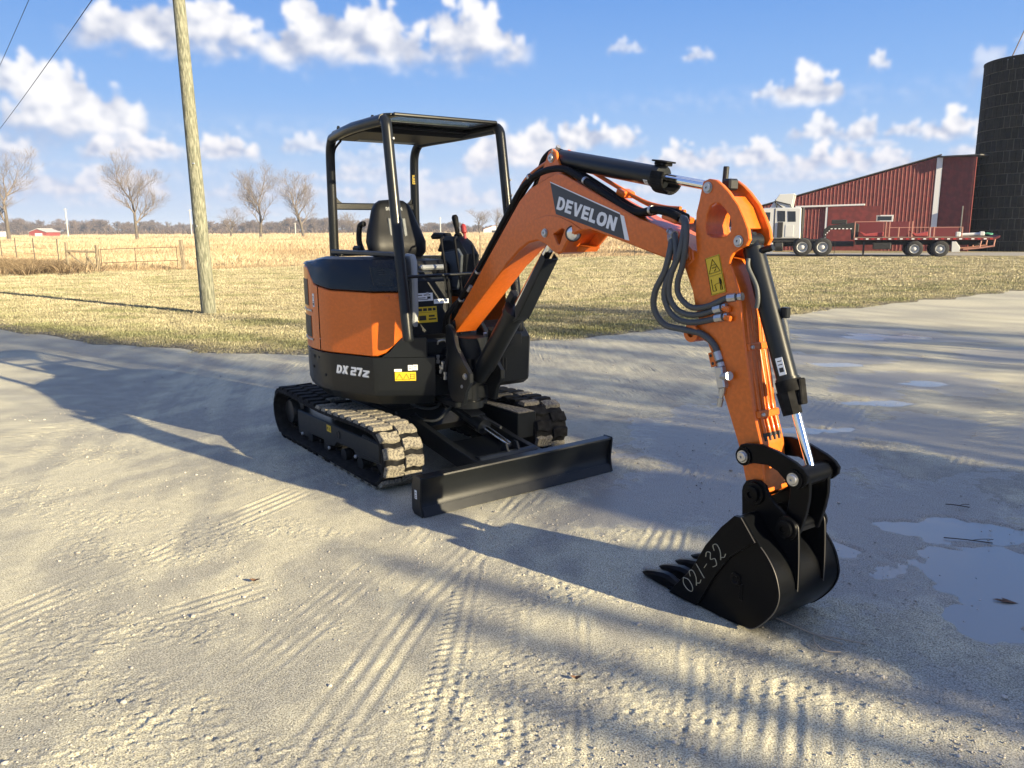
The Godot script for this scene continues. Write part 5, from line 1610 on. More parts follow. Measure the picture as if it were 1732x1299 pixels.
# ------------------------------------------------------------------ sky
func build_sky() -> Sky:
	var W := 2048
	var H := 1024
	var d := PackedFloat32Array()
	d.resize(W * H * 3)
	# clear air: colour by height above the horizon
	var stops := [[-90.0, 0.30, 0.27, 0.22], [-2.0, 0.42, 0.40, 0.36], [0.0, 0.56, 0.64, 0.77], [2.0, 0.50, 0.61, 0.80], [5.0, 0.375, 0.545, 0.81], [9.0, 0.245, 0.445, 0.81], [15.0, 0.15, 0.335, 0.74], [25.0, 0.095, 0.25, 0.69], [45.0, 0.08, 0.21, 0.64], [90.0, 0.07, 0.18, 0.58]]
	for y in H:
		var el := 90.0 - (y + 0.5) / H * 180.0
		var k := 0
		while k < stops.size() - 2 and el > stops[k + 1][0]:
			k += 1
		var t := clampf((el - stops[k][0]) / (stops[k + 1][0] - stops[k][0]), 0.0, 1.0)
		var r := lerpf(stops[k][1], stops[k + 1][1], t)
		var g := lerpf(stops[k][2], stops[k + 1][2], t)
		var b := lerpf(stops[k][3], stops[k + 1][3], t)
		for x in W:
			var i := (y * W + x) * 3
			d[i] = r
			d[i + 1] = g
			d[i + 2] = b
	var f := FastNoiseLite.new()
	f.seed = 5
	f.frequency = 1.0
	f.fractal_octaves = 6
	f.fractal_gain = 0.58
	f.noise_type = FastNoiseLite.TYPE_SIMPLEX_SMOOTH
	var rng := RandomNumberGenerator.new()
	rng.seed = 77
	var list := []
	# thin veils first
	for q in [[-14.0, 6.0, 22.0, 1.6, 0.22], [18.0, 8.0, 16.0, 1.3, 0.20], [4.0, 3.0, 30.0, 1.6, 0.25], [-24.0, 3.4, 12.0, 1.6, 0.3]]:
		list.append(q)
	for c in CLOUDS:
		list.append(c)
	# thin layered rows low over the horizon, all the way round
	for i in 260:
		var e0 := rng.randf_range(0.9, 5.2)
		list.append([rng.randf_range(-180.0, 180.0), e0, rng.randf_range(0.8, 2.6), rng.randf_range(0.22, 0.55) * (0.6 + e0 * 0.16), rng.randf_range(0.25, 0.7)])
	# the same kind of cumulus goes on round the rest of the sky
	for i in 210:
		var az := rng.randf_range(38.0, 322.0)
		var e := pow(rng.randf(), 1.3) * 60.0 + 2.0
		var s := rng.randf_range(0.5, 1.2) * (1.0 + e / 14.0)
		list.append([az, e, s * 2.6, s * 1.5, rng.randf_range(0.6, 1.0)])
	for i in 40:
		var az2 := rng.randf_range(-34.0, 34.0)
		var e2 := rng.randf_range(17.0, 62.0)
		list.append([az2, e2, rng.randf_range(4.0, 10.0), rng.randf_range(2.5, 5.5), rng.randf_range(0.5, 1.0)])
	for li in list.size():
		var c: Array = list[li]
		var veil: bool = li < 4
		var seed_ := float(li) * 37.7
		var y0 := int((90.0 - (c[1] + c[3] * 1.5)) / 180.0 * H)
		var y1 := int((90.0 - (c[1] - c[3] * 0.55)) / 180.0 * H) + 1
		var hw: float = c[2] * 1.25
		var x0 := int(floor((c[0] - hw) / 360.0 * W))
		var x1 := int(ceil((c[0] + hw) / 360.0 * W))
		var sc: float = 2.2 / maxf(c[3], 0.7)
		for y in range(maxi(y0, 0), mini(y1, H / 2 + 2)):
			var el := 90.0 - (y + 0.5) / H * 180.0
			var v: float = (el - c[1]) / c[3]
			for xx in range(x0, x1):
				var az := (xx + 0.5) / W * 360.0
				var u: float = (az - c[0]) / c[2]
				var nz := f.get_noise_2d(az * sc * 0.45 + seed_, el * sc * 0.62)
				var nl := f.get_noise_2d(u * 1.25 + seed_ + 900.0, 3.3)
				var top := sqrt(maxf(0.0, 1.0 - u * u)) * (0.72 + 0.75 * nl)
				var a := 0.0
				if veil:
					a = maxf(0.0, 1.0 - u * u) * maxf(0.0, 1.0 - absf(v - 0.3) * 1.2) * smoothstep(-0.5, 0.6, nz)
				else:
					a = smoothstep(0.0, 0.20, top - v + nz * 0.70) * smoothstep(-0.34, 0.10, v + nz * 0.35 + 0.10) * smoothstep(1.22, 0.8, absf(u))
				a *= c[4]
				if a <= 0.004:
					continue
				# lit from the right and the viewer's side: white crowns, grey-lilac undersides
				var n2 := f.get_noise_2d((az - 0.5 / sc) * sc * 0.45 + seed_, (el - 0.32 / sc) * sc * 0.62)
				var lit := clampf(0.50 + v * 0.62 + (nz - n2) * 1.1 + u * 0.10, 0.0, 1.0)
				var low := clampf(1.0 - el / 7.0, 0.0, 1.0)
				var hr := lerpf(0.93, 0.82, low)
				var hg := lerpf(0.92, 0.76, low)
				var hb := lerpf(0.93, 0.80, low)
				var r := lerpf(lerpf(0.40, 0.46, low), hr, lit)
				var g := lerpf(lerpf(0.46, 0.52, low), hg, lit)
				var b := lerpf(lerpf(0.62, 0.70, low), hb, lit)
				var i := (y * W + posmod(xx, W)) * 3
				d[i] = lerpf(d[i], r, a)
				d[i + 1] = lerpf(d[i + 1], g, a)
				d[i + 2] = lerpf(d[i + 2], b, a)
	var im := Image.create_from_data(W, H, false, Image.FORMAT_RGBF, d.to_byte_array())
	var p := PanoramaSkyMaterial.new()
	p.panorama = ImageTexture.create_from_image(im)
	var s := Sky.new()
	s.sky_material = p
	return s

# ------------------------------------------------------------------ ground
const EDGE := [Vector2(-60, -48), Vector2(-30, -31), Vector2(-20, -23), Vector2(-14, -17.6), Vector2(-9.38, -14.33), Vector2(-7.35, -12.65), Vector2(-5.43, -11.6), Vector2(-3.89, -10.97), Vector2(-2.92, -10.77), Vector2(-1.2, -11.15), Vector2(0.04, -11.97), Vector2(1.66, -12.58), Vector2(3.09, -13.84), Vector2(5.18, -15.25), Vector2(8.48, -17.74), Vector2(13.87, -21.31), Vector2(22, -26), Vector2(40, -33), Vector2(80, -45)]
const FENCE := [Vector2(-90, -70), Vector2(-46, -58), Vector2(-36, -52), Vector2(-29, -46), Vector2(-22, -37), Vector2(-17.6, -32.7), Vector2(-13, -34.2), Vector2(7.2, -46.4), Vector2(14, -50), Vector2(90, -90)]

func along(line: Array, x: float) -> float:
	for i in line.size() - 1:
		if x <= line[i + 1].x or i == line.size() - 2:
			var t: float = clampf((x - line[i].x) / (line[i + 1].x - line[i].x), 0.0, 1.0)
			return lerpf(line[i].y, line[i + 1].y, t)
	return 0.0

# gentle rise of the land towards the barn
func rise(z: float) -> float:
	return 0.13 * smoothstep(18.0, 45.0, -z)

var nz_a := FastNoiseLite.new()
var nz_b := FastNoiseLite.new()
var nz_c := FastNoiseLite.new()
var nz_d := FastNoiseLite.new()

# standing water: centre x, z, radii, turn
const POOLS := [[2.30, -3.70, 0.40, 0.44, 0.5], [2.62, -4.26, 0.46, 0.16, -0.15], [2.00, -3.20, 0.16, 0.26, 0.3], [2.95, -3.4, 0.42, 0.50, 0.0], [1.75, -4.1, 0.14, 0.24, 0.2], [2.5, -6.6, 0.30, 0.12, 0.1], [3.6, -7.6, 0.4, 0.12, -0.1], [5.70, -12.5, 0.34, 0.30, 0.1], [6.35, -12.45, 0.50, 0.18, -0.05], [4.6, -8.55, 0.28, 0.16, 0.2], [4.2, -9.9, 0.4, 0.12, -0.2], [1.62, -4.62, 0.10, 0.12, 0.0]]
const DAMP := [[2.3, -4.0, 1.1, 1.5, 0.0], [2.0, -6.4, 0.9, 1.3, -0.3], [2.7, -7.2, 0.9, 0.8, 0.2], [4.4, -8.6, 1.0, 0.7, 0.1], [5.9, -12.5, 1.8, 0.9, 0.0], [1.3, -5.0, 0.6, 0.9, 0.3], [3.8, -6.2, 0.9, 0.9, 0.0], [0.7, -4.6, 0.5, 0.5, 0.0], [4.3, -10.3, 1.2, 0.5, -0.1], [7.5, -10.5, 1.5, 0.8, 0.0]]

func blob(list: Array, x: float, z: float, wob: float) -> float:
	var m := 0.0
	for q in list:
		var dx: float = x - q[0]
		var dz: float = z - q[1]
		if absf(dx) > q[2] * 2.2 + q[3] or absf(dz) > q[3] * 2.2 + q[2]:
			continue
		var c := cos(q[4])
		var s := sin(q[4])
		var e := sqrt(pow((dx * c - dz * s) / q[2], 2.0) + pow((dx * s + dz * c) / q[3], 2.0))
		m = maxf(m, smoothstep(1.25, 0.6, e + wob * 0.45))
	return m

# tyre and crawler marks: from, to, half width, grooves, depth, kind (0 ribs, 1 blocks, 2 cleats)
const MARKS := [
	[Vector2(-0.29, -2.20), Vector2(-0.20, -3.95), 0.085, 3, 0.0075, 1], [Vector2(-0.20, -3.95), Vector2(0.02, -4.9), 0.085, 3, 0.006, 1],
	[Vector2(-0.02, -2.20), Vector2(0.05, -3.70), 0.06, 2, 0.007, 1],
	[Vector2(0.74, -2.10), Vector2(1.14, -3.15), 0.16, 5, 0.010, 0], [Vector2(0.52, -2.10), Vector2(0.86, -3.35), 0.10, 3, 0.006, 0], [Vector2(1.05, -2.2), Vector2(1.45, -3.2), 0.08, 2, 0.008, 0],
	[Vector2(-2.40, -3.06), Vector2(-1.40, -5.05), 0.16, 5, 0.007, 0], [Vector2(-1.40, -5.05), Vector2(-0.7, -6.0), 0.14, 4, 0.005, 0],
	[Vector2(-1.12, -2.62), Vector2(-0.66, -3.95), 0.15, 5, 0.009, 0], [Vector2(-0.66, -3.95), Vector2(-0.50, -4.6), 0.15, 5, 0.005, 0],
	[Vector2(-0.90, -3.36), Vector2(-0.56, -3.06), 0.11, 4, 0.012, 2],
	[Vector2(-2.2, -2.75), Vector2(-1.2, -3.60), 0.12, 4, 0.005, 0],
	[Vector2(2.75, -7.0), Vector2(4.3, -9.4), 0.13, 4, 0.010, 0], [Vector2(3.35, -7.4), Vector2(4.9, -9.6), 0.13, 4, 0.010, 0],
	[Vector2(0.95, -4.1), Vector2(1.45, -5.9), 0.13, 4, 0.007, 0], [Vector2(4.45, -6.9), Vector2(7.2, -10.9), 0.18, 5, 0.012, 0],
	[Vector2(-4.5, -7.0), Vector2(2.0, -9.9), 0.15, 4, 0.006, 0], [Vector2(-5.5, -8.2), Vector2(1.5, -10.6), 0.15, 4, 0.006, 0],
	[Vector2(1.30, -3.05), Vector2(1.95, -2.25), 0.15, 5, 0.010, 0], [Vector2(-0.75, -2.0), Vector2(-0.45, -3.4), 0.13, 4, 0.007, 0], [Vector2(-0.45, -3.4), Vector2(0.15, -5.0), 0.13, 4, 0.006, 0],
	[Vector2(0.55, -3.4), Vector2(1.25, -5.2), 0.15, 5, 0.007, 0], [Vector2(1.25, -5.2), Vector2(3.2, -8.6), 0.15, 5, 0.009, 0], [Vector2(1.9, -5.2), Vector2(4.0, -8.4), 0.15, 4, 0.009, 0], [Vector2(2.9, -5.0), Vector2(5.6, -8.4), 0.16, 5, 0.010, 0],
	[Vector2(-3.4, -4.3), Vector2(-1.2, -3.1), 0.14, 4, 0.006, 0], [Vector2(-3.2, -5.2), Vector2(-0.9, -3.9), 0.14, 4, 0.006, 0], [Vector2(-4.5, -6.2), Vector2(-2.2, -7.6), 0.16, 4, 0.007, 0], [Vector2(1.2, -6.9), Vector2(6.5, -8.9), 0.15, 4, 0.008, 0], [Vector2(1.4, -9.4), Vector2(8.5, -11.2), 0.18, 4, 0.010, 0], [Vector2(2.4, -10.6), Vector2(9.5, -13.6), 0.18, 4, 0.012, 0],
	[Vector2(0.20, -2.1), Vector2(0.30, -3.3), 0.05, 2, 0.005, 0], [Vector2(-1.35, -2.4), Vector2(-1.20, -2.95), 0.09, 3, 0.008, 2], [Vector2(0.45, -2.5), Vector2(0.85, -2.35), 0.12, 3, 0.012, 2]]

func row_marks(z: float) -> Array:
	var o := []
	for m in MARKS:
		if z > minf(m[0].y, m[1].y) - m[2] and z < maxf(m[0].y, m[1].y) + m[2]:
			o.append(m)
	return o

func row_blobs(list: Array, z: float) -> Array:
	var o := []
	for q in list:
		if absf(z - q[1]) <= q[3] * 2.2 + q[2]:
			o.append(q)
	return o

func marks_at(x: float, z: float, wob: float, list: Array = MARKS) -> float:
	var h := 0.0
	for m in list:
		var a: Vector2 = m[0]
		var b: Vector2 = m[1]
		var w: float = m[2]
		if x < minf(a.x, b.x) - w or x > maxf(a.x, b.x) + w or z < minf(a.y, b.y) - w or z > maxf(a.y, b.y) + w:
			continue
		var d := b - a
		var l := d.length()
		d /= l
		var r := Vector2(x, z) - a
		var t := r.dot(d)
		var s := r.cross(d) / w + wob * 0.10
		if t < -0.05 or t > l + 0.05 or absf(s) > 1.0:
			continue
		var fade := smoothstep(-0.05, 0.15, t) * smoothstep(l + 0.05, l - 0.15, t) * smoothstep(1.0, 0.85, absf(s)) * clampf(0.6 + wob * 1.6, 0.1, 1.3)
		var g: float = m[3]
		var v := 0.0
		if m[5] == 0:
			v = cos(s * PI * g) * 0.5
		elif m[5] == 1:
			var ph := t / 0.045 + wob * 0.5 + (0.5 if s > 0 else 0.0) + absf(s) * 0.8
			v = cos(s * PI * g) * 0.35 + signf(sin(ph * TAU)) * 0.35 * smoothstep(0.1, 0.3, absf(s))
		else:
			v = -maxf(0.0, cos(s * PI * g)) * (0.6 + 0.4 * signf(sin(t / 0.035 * TAU)))
		h += (v - 0.25) * m[4] * 0.72 * fade
	return h

func lines(lo: float, hi: float, f0: float, f1: float, step: float, grow: float, most: float) -> PackedFloat32Array:
	var o := PackedFloat32Array()
	var p := f0
	var s := step
	var left := []
	while p > lo:
		s = minf(s * grow, most)
		p -= s
		left.append(maxf(p, lo))
	left.reverse()
	for q in left:
		o.append(q)
	var n := int(round((f1 - f0) / step))
	for i in n + 1:
		o.append(f0 + (f1 - f0) * i / n)
	p = f1
	s = step
	while p < hi:
		s = minf(s * grow, most)
		p += s
		o.append(minf(p, hi))
	return o

func build_ground() -> void:
	nz_a.seed = 3; nz_a.frequency = 0.35; nz_a.fractal_octaves = 3
	nz_b.seed = 4; nz_b.frequency = 9.0; nz_b.fractal_octaves = 3; nz_b.noise_type = FastNoiseLite.TYPE_SIMPLEX_SMOOTH
	nz_c.seed = 8; nz_c.frequency = 30.0; nz_c.fractal_octaves = 3; nz_c.noise_type = FastNoiseLite.TYPE_SIMPLEX_SMOOTH
	nz_d.seed = 15; nz_d.frequency = 21.0; nz_d.noise_type = FastNoiseLite.TYPE_CELLULAR; nz_d.cellular_return_type = FastNoiseLite.RETURN_DISTANCE; nz_d.cellular_jitter = 1.2
	var xs := lines(-60.0, 70.0, -3.4, 3.2, 0.0115, 1.09, 1.6)
	var zs := lines(-50.0, -3.5, -7.0, -3.5, 0.0145, 1.06, 1.2)
	var zn := -3.5
	while zn < -2.0:
		zn += 0.0095
		zs.append(zn)
	var zstep := 0.0095
	while zn < 25.0:
		zstep = minf(zstep * 1.12, 1.5)
		zn += zstep
		zs.append(zn)
	var nx := xs.size()
	var nzz := zs.size()
	var v := PackedVector3Array()
	var col := PackedColorArray()
	var uv := PackedVector2Array()
	v.resize(nx * nzz)
	col.resize(nx * nzz)
	uv.resize(nx * nzz)
	var wet := PackedFloat32Array()
	wet.resize(nx * nzz)
	var i := 0
	for zi in nzz:
		var z := zs[zi]
		var rm := row_marks(z)
		var rd := row_blobs(DAMP, z)
		var rp := row_blobs(POOLS, z)
		for xi in nx:
			var x := xs[xi]
			var near := x > -9.0 and x < 11.0 and z > -16.0 and z < 1.0
			var a := nz_a.get_noise_2d(x, z)
			var a2 := nz_a.get_noise_2d(x * 3.1 + 40.0, z * 3.1)
			var h := a * 0.007 + a2 * 0.003
			var w := 0.0
			var pool := 0.0
			var dry := 1.0
			if near:
				var b := nz_b.get_noise_2d(x, z)
				var c := nz_c.get_noise_2d(x, z)
				# patches where the crust is broken into clods
				var mask := smoothstep(-0.02, 0.30, nz_a.get_noise_2d(x * 1.6 - 90.0, z * 3.0 + 12.0))
				w = blob(rd, x, z, a2 * 1.6 + b * 0.5)
				pool = blob(rp, x, z, a2 * 2.2 + b * 0.3)
				var clod := maxf(0.0, c - 0.05) * 0.011 - maxf(0.0, -b - 0.40) * 0.008
				if mask > 0.01:
					h -= smoothstep(-0.66, -0.95, nz_d.get_noise_2d(x, z)) * 0.014 * mask * (1.0 - w)
				h += b * 0.0016 + c * 0.0007 + clod * mask * (1.0 - w * 0.5)
				h += marks_at(x, z, a2 + 0.3 * b, rm)
				h -= pool * 0.030 + w * 0.004
				dry = 1.0 + b * 0.12 + c * 0.16
			# keep the ground level where the machine stands
			var gx := x + 0.35
			var gz := z + 5.6
			h = minf(h, 0.004 + 0.02 * smoothstep(1.2, 2.2, sqrt(gx * gx + gz * gz)))
			if z < -10.0:
				h -= 0.03 * smoothstep(0.0, 0.5, along(EDGE, x) - z)
			v[i] = V(x, h + rise(z), z)
			uv[i] = Vector2(x, z) * 0.8
			# pale limestone dust, greyer where packed, darker where damp
			# streaks left by traffic, in two directions
			var st1 := nz_a.get_noise_2d((x * 0.82 + z * 0.57) * 7.0 + 5.0, (x * 0.57 - z * 0.82) * 0.8)
			var st2 := nz_a.get_noise_2d((x * 0.97 - z * 0.24) * 9.0 + 50.0, (x * 0.24 + z * 0.97) * 0.7)
			var pk := smoothstep(-0.35, 0.45, a2 * 0.7 + a * 0.5 + st1 * 0.6 + st2 * 0.6)
			var r := lerpf(0.425, 0.625, pk) * dry
			var g := lerpf(0.412, 0.592, pk) * dry
			var bl := lerpf(0.340, 0.440, pk) * dry
			var wd := clampf(w * 0.9, 0.0, 1.0)
			var mud := smoothstep(-15.5, -13.0, z) * smoothstep(5.9, 6.3, x) * smoothstep(-12.0, -12.3, z) * smoothstep(7.2, 6.6, x) * pool
			col[i] = Color(lerpf(lerpf(r, 0.36, wd), 0.16, mud), lerpf(lerpf(g, 0.345, wd), 0.085, mud), lerpf(lerpf(bl, 0.29, wd), 0.05, mud))
			wet[i] = maxf(w, pool)
			i += 1
	var n := PackedVector3Array()
	n.resize(nx * nzz)
	for zi in nzz:
		for xi in nx:
			var k := zi * nx + xi
			var l := v[k - 1] if xi > 0 else v[k]
			var r2 := v[k + 1] if xi < nx - 1 else v[k]
			var u := v[k - nx] if zi > 0 else v[k]
			var dn := v[k + nx] if zi < nzz - 1 else v[k]
			n[k] = (dn - u).cross(r2 - l).normalized()
	var dryi := PackedInt32Array()
	var weti := PackedInt32Array()
	for zi in nzz - 1:
		for xi in nx - 1:
			var k := zi * nx + xi
			# beyond the lawn edge the grass sheet takes over
			if v[k].z < -10.0 and v[k].z < along(EDGE, v[k].x) - 2.5 and v[k].x < 60.0:
				continue
			var q := weti if wet[k] + wet[k + 1] + wet[k + nx] + wet[k + nx + 1] > 1.7 else dryi
			q.append(k); q.append(k + 1); q.append(k + nx + 1)
			q.append(k); q.append(k + nx + 1); q.append(k + nx)
	var am := ArrayMesh.new()
	for q in [dryi, weti]:
		var arr := []
		arr.resize(Mesh.ARRAY_MAX)
		arr[Mesh.ARRAY_VERTEX] = v
		arr[Mesh.ARRAY_NORMAL] = n
		arr[Mesh.ARRAY_COLOR] = col
		arr[Mesh.ARRAY_TEX_UV] = uv
		arr[Mesh.ARRAY_INDEX] = q
		am.add_surface_from_arrays(Mesh.PRIMITIVE_TRIANGLES, arr)
	var grain := noise_img(21, 0.12, 1024, 5, 0.10, 0.70, Color(0.50, 0.49, 0.475), Color(1, 1, 1), 0.75)
	var gt := tex(grain)
	var pit := FastNoiseLite.new()
	pit.seed = 23
	pit.noise_type = FastNoiseLite.TYPE_CELLULAR
	pit.cellular_return_type = FastNoiseLite.RETURN_DISTANCE
	pit.cellular_jitter = 1.3
	pit.frequency = 0.035
	var pim := pit.get_seamless_image(1024, 1024)
	pim.convert(Image.FORMAT_L8)
	var pd := pim.get_data()
	var fd := noise_img(22, 0.16, 1024, 4, 0.1, 0.9, Color.BLACK, Color.WHITE, 0.8).get_data()
	for i2 in pd.size():
		pd[i2] = int(clampf(fd[i2 * 3] * 0.45 + 140.0 * smoothstep(0.02, 0.22, pd[i2] / 255.0), 0.0, 255.0))
	var gb := bump(Image.create_from_data(1024, 1024, false, Image.FORMAT_L8, pd), 4.0)

	var mats := []
	for q in [[0.97, 0.7], [0.45, 0.4]]:
		var m := StandardMaterial3D.new()
		m.vertex_color_use_as_albedo = true
		m.albedo_texture = gt
		m.roughness = q[0]
		m.normal_enabled = true
		m.normal_texture = gb
		m.normal_scale = q[1]
		mats.append(m)
	var o := MeshInstance3D.new()
	o.name = "gravel_yard"
	o.mesh = am
	o.set_surface_override_material(0, mats[0])
	o.set_surface_override_material(1, mats[1])
	o.set_meta("kind", "structure")
	add_child(o)
	# water in the dips
	var wm := mat("water", lin(0.33, 0.322, 0.275), 0.14)
	wm.metallic_specular = 0.5
	for q in [[2.40, -3.75, 1.35, 1.25], [2.5, -6.6, 0.6, 0.35], [3.6, -7.6, 0.7, 0.35], [6.05, -12.5, 1.3, 0.7], [4.6, -8.55, 0.6, 0.5], [1.62, -4.62, 0.3, 0.3], [4.2, -9.9, 0.8, 0.4]]:
		var b := mb()
		b.box(V(q[0], -0.0135 - 0.004, q[1]), V(q[2] * 2.0, 0.008, q[3] * 2.0))
		struct("puddle", b, wm)
	# loose stones: too many and too small to count
	var st := mb()
	var rr := RandomNumberGenerator.new()
	rr.seed = 4
	var rows := []
	for q in [[-0.7, 0.35], [-0.35, 0.85], [0.2, 1.0], [0.6, 0.65], [0.8, 0.1]]:
		var row := PackedVector3Array()
		for k in 6:
			var t := TAU * k / 6 + rr.randf_range(-0.2, 0.2)
			var rad: float = q[1] * rr.randf_range(0.8, 1.15)
			row.append(V(cos(t) * rad, q[0] * 0.7, sin(t) * rad * 0.8))
		rows.append(row)
	st.grid(rows, true, 40.0)
	for k in range(0, st.v.size(), 3):
		if st.v[k].dot(st.n[k]) < 0.0:
			for e in 3:
				st.n[k + e] = -st.n[k + e]
			var tv := st.v[k + 1]; st.v[k + 1] = st.v[k + 2]; st.v[k + 2] = tv
			var tn := st.n[k + 1]; st.n[k + 1] = st.n[k + 2]; st.n[k + 2] = tn
	var pts := []
	for k in 18000:
		var z := -2.0 - pow(rr.randf(), 1.5) * 9.5
		var x := rr.randf_range(-1.0, 1.0) * (0.8 - z * 0.75)
		var mk := nz_a.get_noise_2d(x * 1.7 + 33.0, z * 2.0)
		if mk < rr.randf_range(-0.25, 0.35):
			continue
		var dxm := x + 0.35
		var dzm := z + 5.6
		pts.append([x, z, rr.randf_range(0.0016, 0.0045) * (1.0 + 1.6 * pow(rr.randf(), 16.0)), rr.randf() * TAU, rr.randf()])
	var mm := MultiMesh.new()
	mm.transform_format = MultiMesh.TRANSFORM_3D
	mm.use_colors = true
	mm.mesh = st.mesh()
	mm.instance_count = pts.size()
	for k in pts.size():
		var q: Array = pts[k]
		mm.set_instance_transform(k, Transform3D(Basis(Vector3.UP, q[3]).scaled(Vector3.ONE * q[2] * 1.3), V(q[0], ground_y(q[0], q[1]) + q[2] * 0.3, q[1])))
		var g2: float = lerpf(0.24, 0.46, q[4])
		mm.set_instance_color(k, Color(g2 * 1.03, g2 * 0.96, g2 * 0.84))
	var mi := MultiMeshInstance3D.new()
	mi.name = "loose_gravel"
	mi.multimesh = mm
	var sm := mat("stone", Color(1, 1, 1), 0.9)
	sm.vertex_color_use_as_albedo = true
	mi.material_override = sm
	tag(mi, "loose pale gravel grains scattered over the yard", "gravel", "", "stuff")
	add_child(mi)

func ground_y(x: float, z: float) -> float:
	return nz_a.get_noise_2d(x, z) * 0.007 + nz_a.get_noise_2d(x * 3.1 + 40.0, z * 3.1) * 0.003 + nz_b.get_noise_2d(x, z) * 0.0016 + marks_at(x, z, 0.0)

func build_setting() -> void:
	build_ground()
	build_lawn()

# a grass tuft of n blades; colours are linear
func tuft(n: int, h: float, spread: float, wid: float, seed_: int, lean := 0.5) -> Mesh:
	var r := RandomNumberGenerator.new()
	r.seed = seed_
	var b := mb()
	b.colored = true
	for i in n:
		var a := r.randf() * TAU
		var p := V(cos(a), 0, sin(a)) * spread * sqrt(r.randf())
		var hh := h * r.randf_range(0.55, 1.1)
		var ld := V(cos(a + r.randf_range(-1.0, 1.0)), 0, sin(a + r.randf_range(-1.0, 1.0))) * hh * lean * r.randf()
		var s := V(-sin(a * 3.0), 0, cos(a * 3.0)) * wid
		var nrm := (ld.normalized() * 0.3 + Vector3.UP * 0.5 + V(cos(a * 3.0), 0, sin(a * 3.0))).normalized() if ld.length() > 0.001 else Vector3.UP
		var k := r.randf_range(0.75, 1.2)
		b.col = Color(k, k, k)
		var m := p + ld * 0.35 + V(0, hh * 0.6, 0)
		var t := p + ld + V(0, hh, 0)
		b.tri(p - s, p + s, m + s * 0.7, nrm, nrm, nrm)
		b.tri(p - s, m + s * 0.7, m - s * 0.7, nrm, nrm, nrm)
		b.tri(m - s * 0.7, m + s * 0.7, t, nrm, nrm, nrm)
	return b.mesh()

func scatter(called: String, mesh: Mesh, list: Array, m: Material, label: String, category: String) -> void:
	# list entries: position, turn, scale, colour
	var mm := MultiMesh.new()
	mm.transform_format = MultiMesh.TRANSFORM_3D
	mm.use_colors = true
	mm.mesh = mesh
	mm.instance_count = list.size()
	for k in list.size():
		var q: Array = list[k]
		mm.set_instance_transform(k, Transform3D(Basis(Vector3.UP, q[1]).scaled(q[2] if q[2] is Vector3 else Vector3.ONE * q[2]), q[0]))
		mm.set_instance_color(k, q[3])
	var mi := MultiMeshInstance3D.new()
	mi.name = called
	mi.multimesh = mm
	mi.material_override = m
	tag(mi, label, category, "", "stuff")
	add_child(mi)

